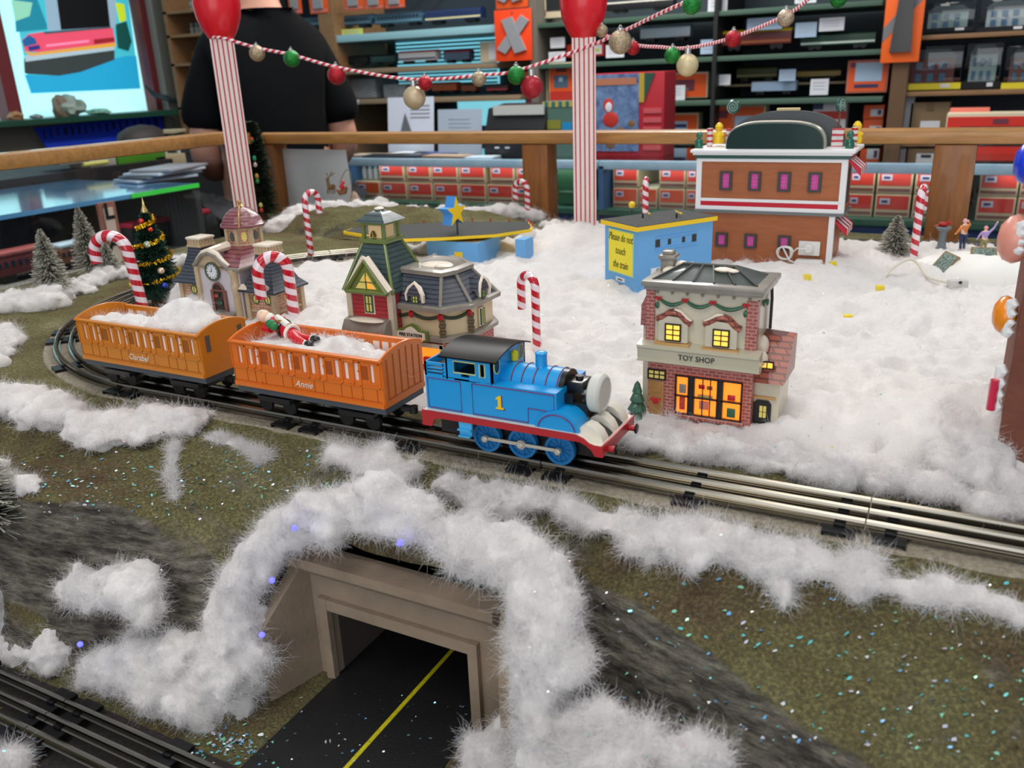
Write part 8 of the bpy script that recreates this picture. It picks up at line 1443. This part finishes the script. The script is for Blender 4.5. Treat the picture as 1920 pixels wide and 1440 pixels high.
# bookcase and plaster pier left of the man
struct('pillar_1', MB().b2(LX+.001, LX+.08, on_x(300, 100, LX+.08).y, on_x(336, 100, LX+.08).y, 0, 3.0), mat('pier_plaster', (150, 150, 140), .85, bump=.4, bs=60))
x0, x1, z0, z1 = rect(335, 0, 400, 205, 3.0); t = thing('bookcase', ((x0+x1)/2, 3.2, 0), 'dark wooden bookcase with small silver figures left of the man', 'bookcase'); MB().b2(x0, x0+.022, 3.0, 3.4, 0, 2.2).build('side', WSH, t); MB().b2(x0, x1+.25, 3.38, 3.4, 0, 2.2).build('back', DARK, t)
for py in (16, 62, 117, 200): z_ = on_y(370, py, 3.0).z; MB().b2(x0, x1+.25, 3.0, 3.4, z_-.014, z_).build('shelf', WSH, t)
r_ = random.Random(3)
for i, (px, py) in enumerate(((360, 14), (372, 14), (362, 60), (371, 60), (378, 60), (366, 116))):
    p = on_y(px, py, 3.08); tag(MB().lathe([(.018, 0), (.012, .012), (.016, .03), (.008, .045), (.012, .055), (0, .065)], 12, c=(p.x, 3.08, on_y(370, py+2, 3.0).z)).build('silver_figure', mat('pewter', (150, 150, 150), .35, .6) if i < 5 else mat('brass', (170, 120, 60), .4, .5)), ['pewter figure on the top bookcase shelf, left', 'pewter figure on the top bookcase shelf, right', 'pewter figure on the middle bookcase shelf, left', 'pewter figure on the middle bookcase shelf, centre', 'pewter figure on the middle bookcase shelf, right', 'brass figure on the lower bookcase shelf'][i], 'figurine', 'small figures in the bookcase')
# ---- the man with his back turned
dep = 3.05; dd = ray(503, 160); pm_ = CAM+dd*(dep/dd.dot(FW)); u = 1.12; t = thing('person', (pm_.x, pm_.y, 0), 'man in black T-shirt and black cap standing with his back turned', 'person', rz=math.atan2(dd.y, dd.x)-PI/2+.10)
V3 = lambda x, y, z: (x*u, y*u, z*u)
SKM = mat('skin_ruddy', (206, 150, 126), .5, sss=.1); TSH = mat('tshirt_black', (12, 13, 15), .95, spec=.15); JEA = mat('trousers_black', (30, 32, 38), .85)
_V = V3; V3 = lambda x, y, z: _V(x*.86, y, z)
J = {'pel': (V3(0, 0, .95), .15*u), 'sp': (V3(0, .01, 1.15), .15*u), 'chs': (V3(0, 0, 1.35), .130*u), 'nk': (V3(0, .02, 1.52), .068*u), 'nk2': (V3(0, .035, 1.58), .070*u), 'hd': (V3(0, .055, 1.66), .098*u), 'hd2': (V3(0, .055, 1.75), .085*u)}
Bn = [('pel', 'sp'), ('sp', 'chs'), ('chs', 'nk'), ('nk', 'nk2'), ('nk2', 'hd'), ('hd', 'hd2')]
for s_, nm in ((-1, 'l'), (1, 'r')):
    J.update({nm+'s': (V3(s_*.190, 0, 1.40), .050*u), nm+'e': (V3(s_*.262, -.03, 1.10), .050*u), nm+'f': (V3(s_*.23, .15, 1.03), .048*u), nm+'w': (V3(s_*.17, .28, 1.03), .034*u), nm+'h': (V3(s_*.145, .335, 1.03), .040*u)})
    Bn += [('chs', nm+'s'), (nm+'s', nm+'e'), (nm+'e', nm+'f'), (nm+'f', nm+'w'), (nm+'w', nm+'h')]
    for k in range(4):
        a = (-.028+.018*k); J.update({nm+'a%d' % k: (V3(s_*(.135), .375+.008*(1 if k in (1, 2) else 0), 1.03+a), .0105), nm+'b%d' % k: (V3(s_*.120, .41+.010*(1 if k in (1, 2) else 0), 1.022+a), .009), nm+'c%d' % k: (V3(s_*.100, .425, 1.015+a), .008)}); Bn += [(nm+'h', nm+'a%d' % k), (nm+'a%d' % k, nm+'b%d' % k), (nm+'b%d' % k, nm+'c%d' % k)]
    J.update({nm+'t1': (V3(s_*.125, .335, 1.065), .012), nm+'t2': (V3(s_*.110, .37, 1.075), .010)}); Bn += [(nm+'h', nm+'t1'), (nm+'t1', nm+'t2')]
    J.update({nm+'p': (V3(s_*.11, 0, .86), .115*u), nm+'k': (V3(s_*.12, .02, .50), .078*u), nm+'n': (V3(s_*.12, -.01, .09), .052*u), nm+'o': (V3(s_*.13, .14, .035), .045*u)}); Bn += [('pel', nm+'p'), (nm+'p', nm+'k'), (nm+'k', nm+'n'), (nm+'n', nm+'o')]
skin('body', J, Bn, SKM, t, 2)
g = 1.26; JJ = {k: (J[k][0], J[k][1]*(1.44 if k == 'chs' else 2.0 if k in ('ls', 'rs') else g)) for k in ('pel', 'sp', 'chs', 'ls', 'rs')}
JJ['nb'] = (V3(0, .012, 1.505), .104*u); JJ['lt'] = (V3(-.115, .0, 1.465), .098*u); JJ['rt'] = (V3(.115, .0, 1.465), .098*u); B2 = [('chs', 'lt'), ('chs', 'rt'), ('pel', 'sp'), ('sp', 'chs'), ('chs', 'ls'), ('chs', 'rs'), ('chs', 'nb')]
for s_, nm in ((-1, 'l'), (1, 'r')):
    JJ[nm+'m'] = (V3(s_*.238, -.02, 1.24), .080*u); JJ[nm+'z'] = (V3(s_*.252, -.025, 1.155), .078*u); B2 += [(nm+'s', nm+'m'), (nm+'m', nm+'z')]
skin('tshirt', JJ, B2, TSH, t, 2)
JT = {k: (J[k][0], J[k][1]*1.2) for k in ('pel', 'lp', 'lk', 'ln', 'rp', 'rk', 'rn')}; skin('trousers', JT, [b_ for b_ in Bn if b_[0] in JT and b_[1] in JT], JEA, t, 2)
for s_ in (-1, 1):
    MB().ball(V3(s_*.128, .08, .045), .075, 2, (.75, 1.9, .6)).build('shoe', mat('shoe_black', (24, 24, 24), .5), t, local=True); MB().ball(V3(s_*.098, .05, 1.655), .030, 2, (.35, .8, 1.15)).build('ear', SKM, t, local=True)
MB().lathe([(.108*u, 0), (.112*u, .02), (.110*u, .06), (.09*u, .10), (.05*u, .125), (0, .13)], 26, c=V3(0, .05, 1.695), sy=1.12).box(V3(0, .215, 1.70), (.16, .14, .012), bev=.004).build('cap', mat('cap_black', (16, 16, 18), .85), t, local=True)
MB().ball(V3(0, .16, 1.645), .02, 2, (.8, 1.1, 1)).build('nose', SKM, t, local=True)
for s_ in (-1, 1): MB().ball(V3(s_*.035, .145, 1.675), .011, 1).build('eye', LBL, t, local=True)
MB().ball(V3(0, .143, 1.60), .022, 1, (1.1, .4, .3)).build('mouth', mat('lip_pink', (176, 100, 96), .5), t, local=True)
MB().lathe([(.100*u, -.075), (.103*u, -.04), (.104*u, .02)], 26, c=V3(0, .048, 1.685), sy=1.08).build('hair', mat('hair_shaved', (176, 130, 112), .8), t, local=True)
# ---------------------------------------------------------------- light
w = bpy.data.worlds.new('world'); SC.world = w; w.use_nodes = True
w.node_tree.nodes['Background'].inputs[0].default_value = (.80, .88, 1, 1); w.node_tree.nodes['Background'].inputs[1].default_value = .42
def area(name, loc, size, power, col, rot=(0, 0, 0), sy=None):
    l = bpy.data.lights.new(name, 'AREA'); l.energy = power; l.color = col; l.size = size
    if sy: l.shape = 'RECTANGLE'; l.size_y = sy
    o = bpy.data.objects.new(name, l); COL.objects.link(o); o.location = loc; o.rotation_euler = rot; return o
area('ceiling_lamp', (-.2, .25, 3.1), .5, 11, (1, .95, .88), sy=1.4)
area('ceiling_lamp', (.9, 1.4, 3.1), .5, 11, (1, .95, .88), sy=1.4)
area('ceiling_lamp', (-1.8, 1.9, 3.1), .5, 22, (1, .96, .9), sy=1.4)
area('ceiling_lamp', (-.6, -1.3, 3.1), .5, 15, (1, .95, .88), sy=1.4)
area('ceiling_lamp', (-1.2, 3.0, 2.9), .4, 62, (1, .97, .93), sy=2.5)
area('front_fill_light', (.7, -2.6, 1.75), 3.0, 30, (.95, .97, 1), (math.radians(82), 0, 0), sy=1.5)  # added unseen fill behind the camera, brightens upright faces
for nm, lc, sz, sy, pw in (('case_lamp', (SX-.12, .5, zt_-.03), .10, 1.4, 4.0), ('counter_lamp', (lerp(xa, xm, .5), CY0+.035, zc-.036), xm-xa-.1, .02, .30), ('counter_lamp', (lerp(xm, xn, .5), CY0+.035, zc-.036), xn-xm-.1, .02, .30), ('counter_lamp', (xn+.5, CY0+.035, zc-.036), .8, .02, .25)): area(nm, lc, sz, pw, (1, .96, .9), (math.radians(28) if nm[1] == 'o' else 0, 0, 0), sy=sy)  # added fills without fixtures, brighten the goods in showcase and counters
